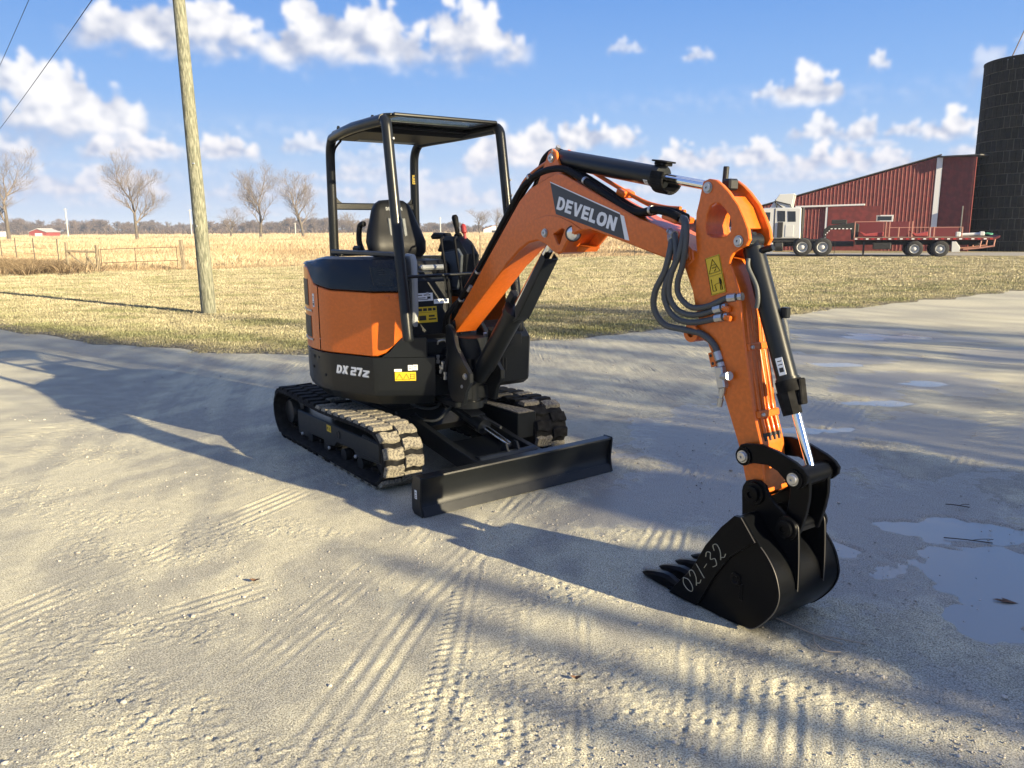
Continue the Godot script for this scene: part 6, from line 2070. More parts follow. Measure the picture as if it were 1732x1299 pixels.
func build_lawn() -> void:
	# one sheet for lawn and field, from the yard edge to the horizon
	var xs := lines(-1600.0, 1600.0, -26.0, 26.0, 0.5, 1.16, 120.0)
	var v := PackedVector3Array()
	var col := PackedColorArray()
	var n := PackedVector3Array()
	var uv := PackedVector2Array()
	var idx := PackedInt32Array()
	var steps := []
	var s := 0.0
	var st := 0.10
	while s < 1700.0:
		steps.append(s)
		st = minf(st * 1.09, 60.0)
		s += st
	var nr := steps.size()
	for si in nr:
		for x in xs:
			var wob := nz_a.get_noise_2d(x * 2.0, 77.0) * 0.5 + nz_b.get_noise_2d(x * 0.35, 5.0) * 0.25
			var z: float = along(EDGE, x) + wob - steps[si]
			var up: float = -0.02 + 0.035 * smoothstep(0.0, 0.5, steps[si])
			var e := nz_a.get_noise_2d(x * 0.4, z * 0.4)
			v.append(V(x, rise(z) + up + e * 0.02, z))
			n.append(Vector3.UP)
			uv.append(Vector2(x, z) * 0.35)
			var fld := smoothstep(-0.4, 0.6, along(FENCE, x) - z)
			var q := nz_a.get_noise_2d(x * 0.9 + 9.0, z * 2.0)
			var c := Color(0.42 + q * 0.05, 0.35 + q * 0.03, 0.21).lerp(Color(0.25, 0.23, 0.13), smoothstep(0.0, 0.35, q) * 0.6)
			c = c.lerp(Color(0.27, 0.245, 0.19), smoothstep(0.9, 0.1, steps[si]))
			c = c.lerp(Color(0.335 + q * 0.05, 0.265 + q * 0.04, 0.155), fld)
			col.append(c)
	var nx := xs.size()
	for si in nr - 1:
		for xi in nx - 1:
			var k := si * nx + xi
			idx.append(k); idx.append(k + nx + 1); idx.append(k + 1)
			idx.append(k); idx.append(k + nx); idx.append(k + nx + 1)
	var arr := []
	arr.resize(Mesh.ARRAY_MAX)
	arr[Mesh.ARRAY_VERTEX] = v
	arr[Mesh.ARRAY_NORMAL] = n
	arr[Mesh.ARRAY_COLOR] = col
	arr[Mesh.ARRAY_TEX_UV] = uv
	arr[Mesh.ARRAY_INDEX] = idx
	var am := ArrayMesh.new()
	am.add_surface_from_arrays(Mesh.PRIMITIVE_TRIANGLES, arr)
	var m := StandardMaterial3D.new()
	m.vertex_color_use_as_albedo = true
	m.albedo_texture = tex(noise_img(31, 0.04, 1024, 5, 0.2, 0.8, Color(0.62, 0.62, 0.60), Color(1, 1, 1), 0.7))
	m.roughness = 1.0
	m.metallic_specular = 0.1
	m.normal_enabled = true
	m.normal_texture = bump(noise_img(32, 0.08, 512, 4), 4.0)
	struct("lawn_and_field", am, m)
	# gravel apron by the barn and silo
	var ga := mb()
	ga.prism([Vector2(6, -50.2), Vector2(60, -47.5), Vector2(60, -30), Vector2(36, -34.5), Vector2(30, -41.5), Vector2(26.5, -43.2), Vector2(12, -47.2)], 0.0, 0.02, 0.0, Transform3D(Basis(Vector3(1, 0, 0), Vector3(0, 0, 1), Vector3(0, 1, 0)), V(0, 0.15, 0)))
	var gm := mat("apron", lin(0.36, 0.34, 0.31), 0.97)
	gm.albedo_texture = m.albedo_texture
	tri_map(gm, 0.3, true)
	struct("gravel_apron", ga, gm)
	# blades of the mown lawn
	var rng := RandomNumberGenerator.new()
	rng.seed = 91
	var gmat := mat("grass", Color(1, 1, 1), 0.95)
	gmat.vertex_color_use_as_albedo = true
	gmat.metallic_specular = 0.15
	var sets := [[], []]
	for i in 230000:
		var t := pow(rng.randf(), 1.25)
		var z := -10.4 - t * 38.0
		var x := rng.randf_range(-1.0, 1.0) * (-z * 0.74 + 2.0)
		var e := along(EDGE, x) + nz_a.get_noise_2d(x * 2.0, 77.0) * 0.5 + nz_b.get_noise_2d(x * 0.35, 5.0) * 0.25 - z
		if e < 0.0 or z < along(FENCE, x) - 0.6:
			continue
		if e < 0.8 and rng.randf() > e * 1.1 + 0.08:
			continue
		if nz_a.get_noise_2d(x * 1.3 + 70.0, z * 2.6) > 0.42 and rng.randf() < 0.5:
			continue
		if x > 13.0 and z < -42.5:
			continue
		var q := nz_a.get_noise_2d(x * 0.9 + 9.0, z * 2.0)
		var q2 := nz_a.get_noise_2d(x * 2.9, z * 5.0 + 60.0)
		var k := 1.0 + q2 * 0.35 + rng.randf_range(-0.16, 0.16)
		var green := clampf(smoothstep(-0.05, 0.5, q + q2 * 0.4) * 0.8 + rng.randf_range(-0.25, 0.25) + smoothstep(5.5, 0.5, e) * 0.40, 0.0, 1.0)
		var c := Color(0.430, 0.385, 0.265).lerp(Color(0.235, 0.240, 0.130), green) * k
		var sc := rng.randf_range(0.7, 1.25) * (1.0 + t * 0.8) * (0.75 if e < 0.5 else 1.0)
		sets[i % 2].append([V(x, rise(z) + 0.012, z), rng.randf() * TAU, V(sc * 1.25, sc * rng.randf_range(0.7, 1.2), sc * 1.25), c])
	scatter("lawn_grass", tuft(12, 0.042, 0.055, 0.0034, 1, 0.9), sets[0], gmat, "short winter-dry lawn grass between yard and fence", "grass")
	scatter("lawn_grass_002", tuft(10, 0.036, 0.06, 0.0036, 2, 1.1), sets[1], gmat, "matted straw-coloured lawn grass between yard and fence", "grass")
	# tall dry growth of the field
	var fl := []
	for i in 120000:
		var t := pow(rng.randf(), 2.2)
		var z := -30.0 - t * 330.0
		var x := rng.randf_range(-1.0, 1.0) * (-z * 0.74 + 3.0)
		var e := along(FENCE, x) - z
		if e < 0.0 or (x > 9.0 and z > -75.0):
			continue
		var q := nz_a.get_noise_2d(x * 0.25, z * 0.5)
		var q2 := nz_a.get_noise_2d(x * 0.05 + 7.0, z * 0.22)
		var k := 1.0 + q * 0.45 + rng.randf_range(-0.18, 0.18)
		var c := Color(0.45, 0.365, 0.245).lerp(Color(0.35, 0.255, 0.160), clampf(q2 * 1.6 + 0.2, 0.0, 1.0)) * k
		var sc := rng.randf_range(0.55, 1.1) * (0.5 + 0.5 * smoothstep(0.0, 6.0, e)) * (1.0 + t * 1.9) * (0.72 + 0.6 * smoothstep(-0.1, 0.4, q))
		fl.append([V(x, rise(z) + 0.01, z), rng.randf() * TAU, V(sc * 1.3, sc, sc * 1.3), c])
	scatter("field_grass", tuft(16, 0.36, 0.22, 0.009, 3, 1.1), fl, gmat, "tall dry tan grass of the field beyond the fence", "grass")

# ------------------------------------------------------------------ trees
func limb(b: MB, p: Vector3, q: Vector3, r0: float, r1: float, sides: int) -> void:
	var d := (q - p).normalized()
	var u := d.cross(Vector3.UP if absf(d.y) < 0.9 else Vector3.RIGHT).normalized()
	var w := d.cross(u)
	for k in sides:
		var t0 := TAU * k / sides
		var t1 := TAU * (k + 1) / sides
		var n0 := u * cos(t0) + w * sin(t0)
		var n1 := u * cos(t1) + w * sin(t1)
		b.tri(p + n0 * r0, p + n1 * r0, q + n1 * r1, n0, n1, n1)
		b.tri(p + n0 * r0, q + n1 * r1, q + n0 * r1, n0, n1, n0)

func grow(tr: MB, cr: MB, r: RandomNumberGenerator, p: Vector3, d: Vector3, len_: float, rad: float, level: int, top: int, up: float, minr: float) -> void:
	var seg := 4 if level < 2 else (3 if level < top else 2)
	var b := tr if level == 0 else cr
	var sides := 7 if level == 0 else (5 if level == 1 else 3)
	var q := p
	var dd := d
	var rr := rad
	for i in seg:
		var nx := q + dd * len_ / seg
		var r2 := maxf(lerpf(rad, rad * (0.55 if level == 0 else 0.4), float(i + 1) / seg), minr)
		limb(b, q, nx, rr, r2, sides)
		q = nx
		rr = r2
		if level < top:
			var n := r.randi_range(1, 2) if level < 2 else 2
			if level == 0 and i == 0:
				n = 0
			for k in n:
				var a := r.randf() * TAU
				var sp := r.randf_range(0.45, 0.95)
				var side := dd.cross(V(cos(a), 0.2, sin(a))).normalized()
				var cd := (dd * cos(sp) + side * sin(sp) + Vector3.UP * up * 0.25).normalized()
				grow(tr, cr, r, q, cd, len_ * r.randf_range(0.46, 0.70) * (1.0 if level else 0.85), rr * r.randf_range(0.5, 0.7), level + 1, top, up, minr)
		dd = (dd + V(r.randf_range(-0.22, 0.22), r.randf_range(-0.05, 0.12) + up * 0.06, r.randf_range(-0.22, 0.22)) * (0.4 if level == 0 else 1.0)).normalized()
	if level < top:
		for k in 2:
			var a2 := r.randf() * TAU
			var cd2 := (dd + V(cos(a2), 0.3 + up * 0.3, sin(a2)) * 0.5).normalized()
			grow(tr, cr, r, q, cd2, len_ * r.randf_range(0.45, 0.62), rr * 0.8, level + 1, top, up, minr)

func bare_tree(called: String, at: Vector3, height: float, spread: float, seed_: int, top: int, minr: float, label: String, group := "") -> Node3D:
	var t := thing(called, label, "tree", at, 0.0, group)
	var r := RandomNumberGenerator.new()
	r.seed = seed_
	var tr := mb()
	var cr := mb()
	grow(tr, cr, r, V(0, -0.1, 0), V(r.randf_range(-0.05, 0.05), 1, r.randf_range(-0.05, 0.05)).normalized(), 1.0, 0.034, 0, top, 1.0, 0.0008)
	# bring to size
	var hi := 0.0
	var wide := 0.0
	for p in cr.v:
		hi = maxf(hi, p.y)
		wide = maxf(wide, maxf(absf(p.x), absf(p.z)))
	var sy := height / hi
	var sx := spread / wide
	for b in [tr, cr]:
		for i in b.v.size():
			b.v[i] = V(b.v[i].x * sx, b.v[i].y * sy, b.v[i].z * sx)
	if minr > 0.0:
		pass
	part("trunk", tr, M.bark, t)
	part("crown", cr, M.twig, t)
	return t

func spruce(at: Vector3, height: float, rad: float, seed_: int, label: String) -> void:
	var t := thing("evergreen_tree", label, "tree", at, 0.0, "evergreens beside the yard")
	var r := RandomNumberGenerator.new()
	r.seed = seed_
	var tr := mb()
	limb(tr, V(0, -0.1, 0), V(0, height * 0.95, 0), 0.10, 0.02, 8)
	part("trunk", tr, M.bark, t)
	var cr := mb()
	cr.colored = true
	for i in 7000:
		var y := r.randf()
		var a := r.randf() * TAU
		var lump := 0.8 + 0.25 * sin(a * 5.0 + y * 9.0) + 0.15 * sin(a * 11.0 - y * 23.0)
		var rr := rad * pow(1.0 - y, 0.42) * lump * sqrt(r.randf_range(0.25, 1.0))
		var p := V(cos(a) * rr, 0.12 + y * height, sin(a) * rr)
		var o := V(cos(a), -0.25, sin(a)).normalized()
		var l := r.randf_range(0.16, 0.34)
		var s := V(-sin(a), r.randf_range(-0.3, 0.3), cos(a)) * l * 0.36
		var k := r.randf_range(0.7, 1.3)
		cr.col = Color(0.035 * k, 0.06 * k, 0.03 * k)
		var n := (V(cos(a), 0.6, sin(a))).normalized()
		cr.tri(p - s, p + s, p + o * l, n, n, n)
		cr.tri(p - o * l * 0.3 + V(0, l * 0.3, 0), p + s * 0.6 + o * l * 0.5, p - s * 0.6 + o * l * 0.5, n, n, n)
	part("crown", cr, M.needle, t)

func tree_materials() -> void:
	var bk := mat("bark", lin(0.16, 0.135, 0.11), 0.95)
	bk.albedo_texture = tex(noise_img(41, 0.03, 256, 4, 0.2, 0.8, Color(0.6, 0.6, 0.6), Color(1, 1, 1)))
	tri_map(bk, 0.7)
	mat("twig", lin(0.18, 0.15, 0.13), 0.95)
	mat("needle", Color(1, 1, 1), 0.8).vertex_color_use_as_albedo = true

func build_trees() -> void:
	tree_materials()
	var L := ["tall bare tree at the far left edge of the field", "broad bare tree standing between the old gate and the utility pole", "bare tree just right of the wooden utility pole", "bare tree beyond the field, nearest to the canopy", "small bare tree low on the horizon behind the utility pole", "small bare tree seen through the canopy's rear opening", "small round bare tree beside the distant red-roofed house", "small bare tree above the distant red-roofed house"]
	var P := [[-94.2, -150.0, 17.6, 5.6], [-70.2, -150.0, 17.2, 6.2], [-51.7, -165.0, 16.2, 4.8], [-44.1, -170.0, 14.8, 4.6], [-73.6, -210.0, 8.6, 4.0], [-47.2, -240.0, 7.4, 4.6], [-10.1, -260.0, 9.0, 3.6], [-4.6, -262.0, 9.2, 3.2]]
	for i in P.size():
		bare_tree("bare_tree", V(P[i][0], 0.1, P[i][1]), P[i][2], P[i][3] * 1.4, 100 + i * 7, 4, 0.0, L[i], "bare trees across the field")
	# trees outside the frame on the sun side; their shade falls across the yard
	var n := Vector2(-0.593, 0.805)
	var d := Vector2(-0.805, -0.593)
	var S := [[-5.4, -20.0, 12.5, 2.7, 11], [-8.9, -26.0, 13.0, 2.4, 12], [-11.7, -19.0, 11.0, 2.0, 13], [-14.4, -25.0, 13.0, 2.6, 14], [-6.6, -14.0, 9.0, 2.6, 15], [-12.9, -14.0, 9.0, 2.2, 18]]
	var SL := ["bare yard tree on the sun side with a broad crown", "bare yard tree on the sun side, behind the evergreens", "slender bare yard tree on the sun side", "bare yard tree on the sun side, farthest from the camera", "low bare yard tree right behind the evergreen row", "small bare yard tree on the sun side near the lawn"]
	for i in S.size():
		var p: Vector2 = n * S[i][0] + d * S[i][1]
		bare_tree("bare_tree", V(p.x, 0, p.y), S[i][2], S[i][3], 300 + S[i][4], 4, 0.0, SL[i], "bare trees beside the yard")
	var E := [[-3.55, -7.4, 2.65, 0.62, 4], [-4.55, -8.4, 3.35, 0.95, 1], [-5.75, -9.0, 3.7, 1.10, 2]]
	var EL := ["short narrow evergreen at the near end of the row beside the yard", "dense evergreen beside the yard, second from the camera", "dense evergreen in the row beside the yard, the widest one"]
	for i in E.size():
		var p: Vector2 = n * E[i][0] + d * E[i][1]
		spruce(V(p.x, 0, p.y), E[i][2], E[i][3], E[i][4] * 9, EL[i])
	# old tree with long heavy limbs reaching towards the camera side
	var lt := thing("bare_tree", "old bare tree with long leaning limbs on the sun side", "tree", V(n.x * -3.55 + d.x * -20.0, 0, n.y * -3.55 + d.y * -20.0), 0.0, "bare trees beside the yard")
	var ltr := mb()
	var lcr := mb()
	var nn := V(n.x, 0, n.y)
	limb(ltr, V(0, -0.1, 0), nn * 0.05 + V(0, 3.2, 0), 0.24, 0.19, 9)
	limb(ltr, nn * 0.05 + V(0, 3.2, 0), nn * 0.02 + V(0, 4.5, 0), 0.19, 0.15, 9)
	var lr := RandomNumberGenerator.new()
	lr.seed = 12
	for q in [[0.02, 4.4, 0.69, 6.56, 0.86, 6.98], [0.05, 3.9, 1.00, 6.35, 1.14, 6.80], [0.04, 3.6, 1.38, 6.40, 1.44, 6.58], [0.0, 4.5, -0.5, 6.4, -0.8, 7.6], [0.0, 4.2, -0.9, 6.0, -1.4, 7.6]]:
		var a0: Vector3 = nn * q[0] + V(0, q[1], 0)
		var a1: Vector3 = nn * q[2] + V(0, q[3], 0)
		var a2: Vector3 = nn * q[4] + V(0, q[5], 0)
		limb(lcr, a0, a1, 0.12, 0.085, 6)
		limb(lcr, a1, a2, 0.085, 0.05, 6)
		for k in (3 if q[2] < 0.0 else 0):
			var p: Vector3 = a1.lerp(a2, lr.randf())
			grow(lcr, lcr, lr, p, V(lr.randf_range(-0.5, 0.5), 1, lr.randf_range(-0.5, 0.5)).normalized(), 0.8, 0.03, 2, 4, 0.6, 0.006)
	part("trunk", ltr, M.bark, lt)
	part("crown", lcr, M.twig, lt)
	# the far wood along the horizon reads as one mass
	var r := RandomNumberGenerator.new()
	r.seed = 63
	for kind in 2:
		var tr := mb()
		var cr := mb()
		var rg := RandomNumberGenerator.new()
		rg.seed = 50 + kind
		grow(tr, cr, rg, V(0, 0, 0), V(0, 1, 0), 1.0, 0.05, 0, 3, 0.7, 0.008)
		var hi := 0.0
		var wd := 0.0
		for p in cr.v:
			hi = maxf(hi, p.y); wd = maxf(wd, absf(p.x))
		var one := mb()
		one.colored = true
		one.col = Color(1, 1, 1)
		for b in [tr, cr]:
			for i in b.v.size():
				one.v.append(V(b.v[i].x / wd, b.v[i].y / hi, b.v[i].z / wd))
				one.n.append(b.n[i])
				one.c.append(Color(1, 1, 1))
		var list := []
		for i in 620:
			var z := -r.randf_range(430.0, 560.0)
			var x := r.randf_range(-0.80, 0.72) * -z
			var h := r.randf_range(4.5, 8.5) * (1.0 + 0.30 * nz_a.get_noise_2d(x * 0.05, 4.0) * 2.0)
			if x > -60.0:
				h *= 0.85
			var k := r.randf_range(0.75, 1.25)
			list.append([V(x, 0, z), r.randf() * TAU, V(h * 0.5, h, h * 0.5), Color(0.115 * k, 0.085 * k, 0.072 * k)])
		var wm := mat("wood%d" % kind, Color(1, 1, 1), 1.0)
		wm.vertex_color_use_as_albedo = true
		scatter("far_wood" if kind == 0 else "far_wood_002", one.mesh(), list, wm, "brown leafless wood lining the horizon" if kind == 0 else "grey-brown thicket within the wood on the horizon", "woodland")
	# undergrowth that closes the foot of the wood
	var sh := []
	for i in 2600:
		var z := -r.randf_range(400.0, 520.0)
		var x := r.randf_range(-0.82, 0.75) * -z
		var k := r.randf_range(0.7, 1.3)
		var s := r.randf_range(2.2, 4.6)
		sh.append([V(x, 0, z), r.randf() * TAU, V(s * 1.4, s, s * 1.4), Color(0.12 * k, 0.088 * k, 0.07 * k)])
	scatter("far_brush", tuft(26, 0.75, 0.5, 0.035, 8, 0.7), sh, M.grass, "brown brush along the foot of the far wood", "brush")

# ------------------------------------------------------------------ fence, poles, truck, barn, silo
func build_background() -> void:
	build_trees()
	build_poles()
	build_fence()
	build_barn()
	build_silo()
	build_truck()
	build_far_houses()
	build_litter()

func build_poles() -> void:
	var pm := mat("pole_wood", Color(1, 1, 1), 0.92)
	var im := noise_img(51, 0.02, 512, 5, 0.25, 0.75, Color(0.33, 0.34, 0.29), Color(0.52, 0.52, 0.46), 0.6)
	pm.albedo_texture = tex(im)
	pm.normal_enabled = true
	pm.normal_texture = bump(noise_img(52, 0.05, 256, 4), 3.0)
	pm.uv1_triplanar = true
	pm.uv1_scale = V(3.0, 0.35, 3.0)
	var t := thing("utility_pole", "weathered greenish wooden utility pole leaning slightly on the lawn", "pole", V(-6.36, 0, -16.5))
	var b := mb()
	b.lathe(V(0, -0.3, 0), V(-0.0155, 1, 0), [[0, 0.152], [0.5, 0.150], [3.0, 0.135], [6.0, 0.118], [9.0, 0.102], [11.2, 0.092], [11.2, 0]], 24)
	part("shaft", b, pm, t)
	var ins := mb()
	for y in [7.9, 10.75]:
		ins.lathe(V(-0.0155 * y - 0.11, y, 0.0), V(-1, 0, 0), [[-0.05, 0.02], [0, 0.02], [0, 0.045], [0.05, 0.05], [0.09, 0.03], [0.09, 0]], 12)
	part("insulator", ins, M.plastic_grey, t)
	var sp := mb()
	sp.box(V(-0.05, 1.83, 0.145), V(0.012, 0.04, 0.02), 0.003)
	sp.box(V(-0.02, 3.06, 0.138), V(0.05, 0.03, 0.012), 0.003)
	part("tag", sp, M.zinc, t)
	var far := thing("utility_pole", "grey utility pole at the far end of the overhead wires", "pole", V(-40.3, 0.1, -60.0), 0.0, "")
	var fb := mb()
	fb.lathe(V(0, -0.2, 0), V(0, 1, 0), [[0, 0.15], [8.6, 0.10], [8.6, 0]], 12)
	part("shaft", fb, pm, far)
	var L := ["lower overhead wire running from the pole to the far left", "upper overhead wire running from the pole to the far left"]
	var hw := [[7.9, 6.35], [10.75, 8.2]]
	for i in 2:
		var w := mb()
		var a := V(-6.36 - 0.0155 * hw[i][0] - 0.2, hw[i][0], -16.5)
		var e := V(-40.2, hw[i][1], -60.0)
		var pts := []
		for k in 25:
			var q := k / 24.0
			pts.append(a.lerp(e, q) - V(0, 0.25 * 4.0 * q * (1.0 - q), 0))
		w.tube(pts, 0.011, 5)
		solo("overhead_wire", w, M.hose, L[i], "wire")
	var pl := ["thin far pole between the leftmost trees", "thin far pole just left of the utility pole's foot", "short far pole beneath the tree nearest the canopy", "thin far pole seen through the canopy"]
	var pp := [[-132.9, -240.0, 9.0], [-103.8, -260.0, 9.0], [-80.8, -300.0, 5.0], [-28.2, -320.0, 7.0]]
	var cm := mat("far_pole", lin(0.42, 0.41, 0.39), 0.9)
	for i in pp.size():
		var o := mb()
		o.lathe(V(0, -0.1, 0), Vector3.UP, [[0, 0.22], [pp[i][2], 0.15], [pp[i][2], 0]], 8)
		o.box(V(0, pp[i][2] - 0.5, 0), V(1.2, 0.12, 0.12), 0.01)
		var q := solo("far_pole", o, cm, pl[i], "pole", "thin poles along the horizon")
		q.position = V(pp[i][0], 0, pp[i][1])

func build_fence() -> void:
	var wood := mat("old_wood", Color(1, 1, 1), 0.95)
	wood.albedo_texture = tex(noise_img(53, 0.03, 256, 5, 0.2, 0.8, Color(0.36, 0.32, 0.27), Color(0.58, 0.54, 0.46), 0.6))
	wood.uv1_triplanar = true
	wood.uv1_scale = V(4, 0.6, 4)
	mat("rust", lin(0.10, 0.07, 0.05), 0.9)
	# braced corner of round posts where the fence turns
	var g := thing("fence_brace", "old wooden fence brace of two posts with crossed boards", "fence", V(-18.1, rise(-33.0), -33.4))
	for q in [[-0.55, 1.25, 0.07], [0.72, 1.12, 0.085], [0.28, 0.95, 0.05]]:
		var b := mb()
		b.lathe(V(q[0], -0.2, 0), V(0.02, 1, 0.01), [[0, q[2]], [q[1] + 0.2, q[2] * 0.85], [q[1] + 0.2, 0]], 10)
		part("post", b, wood, g)
	for q in [[V(-0.55, 0.88, 0.05), V(0.72, 0.84, 0.05), 0.10], [V(-0.5, 0.80, -0.05), V(0.3, 0.12, -0.05), 0.08], [V(0.28, 0.75, 0.06), V(0.68, 0.06, 0.06), 0.08]]:
		var b := mb()
		var d: Vector3 = (q[1] - q[0])
		b.box((q[0] + q[1]) * 0.5, V(d.length(), q[2], 0.035), 0.006, Basis(Vector3(0, 0, 1), atan2(d.y, d.x)))
		part("board", b, wood, g)
	# pipe gate from the brace to the square post
	var gt := thing("pipe_gate", "low rusty pipe gate between the old brace and a square post", "gate", V(-17.2, rise(-33.0), -33.3))
	for y in [0.98, 0.42]:
		var b := mb()
		b.tube([V(0, y - 0.04, 0), V(1.5, y, -0.3), V(3.0, y + 0.03, -0.6)], 0.016, 6)
		part("rail", b, M.rust, gt)
	for x in [0.03, 1.35, 2.96]:
		var b := mb()
		b.tube([V(x, 0.08, -0.2 * x), V(x, 1.0, -0.2 * x)], 0.016, 6)
		part("upright", b, M.rust, gt)
	var sq := mb()
	sq.box(V(0, 0.55, 0), V(0.14, 1.5, 0.14), 0.015, Basis(Vector3(0, 0, 1), 0.03))
	var so := solo("fence_post", sq, wood, "square pale wooden fence post at the end of the pipe gate", "post")
	so.position = V(-14.05, rise(-34.0), -34.0)
	# steel posts and wire: left run and the run behind the boom
	var steel := mat("post_steel", lin(0.075, 0.065, 0.055), 0.8)
	var base := mb()
	base.box(V(0, 0.60, 0), V(0.035, 1.5, 0.035), 0.004)
	base.box(V(0, 0.60, 0.025), V(0.012, 1.46, 0.03), 0.002)
	var bm := base.mesh()
	var names := []
	var spots := []
	var left := ["first steel fence post left of the old brace", "second steel fence post left of the old brace", "third steel fence post left of the old brace", "fourth steel fence post left of the old brace", "fifth steel fence post left of the old brace"]
	var lp := [V(-20.6, 0, -36.2), V(-23.6, 0, -39.4), V(-26.6, 0, -42.8), V(-30.2, 0, -47.2), V(-34.0, 0, -51.0)]
	for i in lp.size():
		names.append(left[i]); spots.append(lp[i])
	var right := ["steel fence post left of the boom's foot", "steel fence post under the boom's elbow", "steel fence post right of the boom lamp", "dark steel fence post below the DEVELON lettering", "steel fence post nearest the parked truck"]
	var rp := [V(-1.6, 0, -41.1), V(1.2, 0, -42.8), V(4.2, 0, -44.6), V(7.2, 0, -46.4), V(10.4, 0, -48.1)]
	for i in rp.size():
		names.append(right[i]); spots.append(rp[i])
	for i in spots.size():
		var o := part(numbered("steel_post"), bm, steel)
		tag(o, names[i], "post", "steel posts of the field fence")
		o.position = spots[i] + V(0, rise(spots[i].z), 0)
	var wires := ["top wire", "upper middle wire", "lower middle wire", "bottom wire"]
	for s in 2:
		var run := lp if s == 0 else rp
		for k in 4:
			var w := mb()
			var pts := []
			var y := 1.20 - k * 0.30
			for i in run.size() - 1:
				for j in 4:
					var q: Vector3 = run[i].lerp(run[i + 1], j / 4.0)
					pts.append(V(q.x, rise(q.z) + y - 0.03 * sin(PI * j / 4.0), q.z + 0.03))
			pts.append(run[run.size() - 1] + V(0, rise(run[run.size() - 1].z) + y, 0.03))
			w.tube(pts, 0.005, 4)
			solo("fence_wire", w, steel, "%s of the field fence %s" % [wires[k], "left of the old brace" if s == 0 else "behind the excavator"], "wire")
	# heap of brush in the corner left of the brace
	var r := RandomNumberGenerator.new()
	r.seed = 8
	var hp := []
	for i in 900:
		var a := r.randf()
		var p := V(-25.5, 0, -37.5).lerp(V(-18.6, 0, -32.2), a) + V(r.randfn() * 0.9, 0, r.randfn() * 0.9)
		var k := r.randf_range(0.6, 1.2)
		var s := r.randf_range(0.5, 1.2)
		var c := Color(0.30, 0.23, 0.15) if r.randf() < 0.6 else Color(0.12, 0.085, 0.055)
		hp.append([V(p.x, rise(p.z) + 0.0, p.z), r.randf() * TAU, V(s * 1.6, s * 1.1, s * 1.6), c * k])
	scatter("dry_brush", tuft(22, 0.42, 0.22, 0.008, 6, 1.6), hp, M.grass, "tangled brown brush heap left of the old fence brace", "brush")

func cladding(b: MB, poly: Array, z: float, depth: float, rib: float) -> void:
	b.prism(poly, z - depth, z, 0.0)

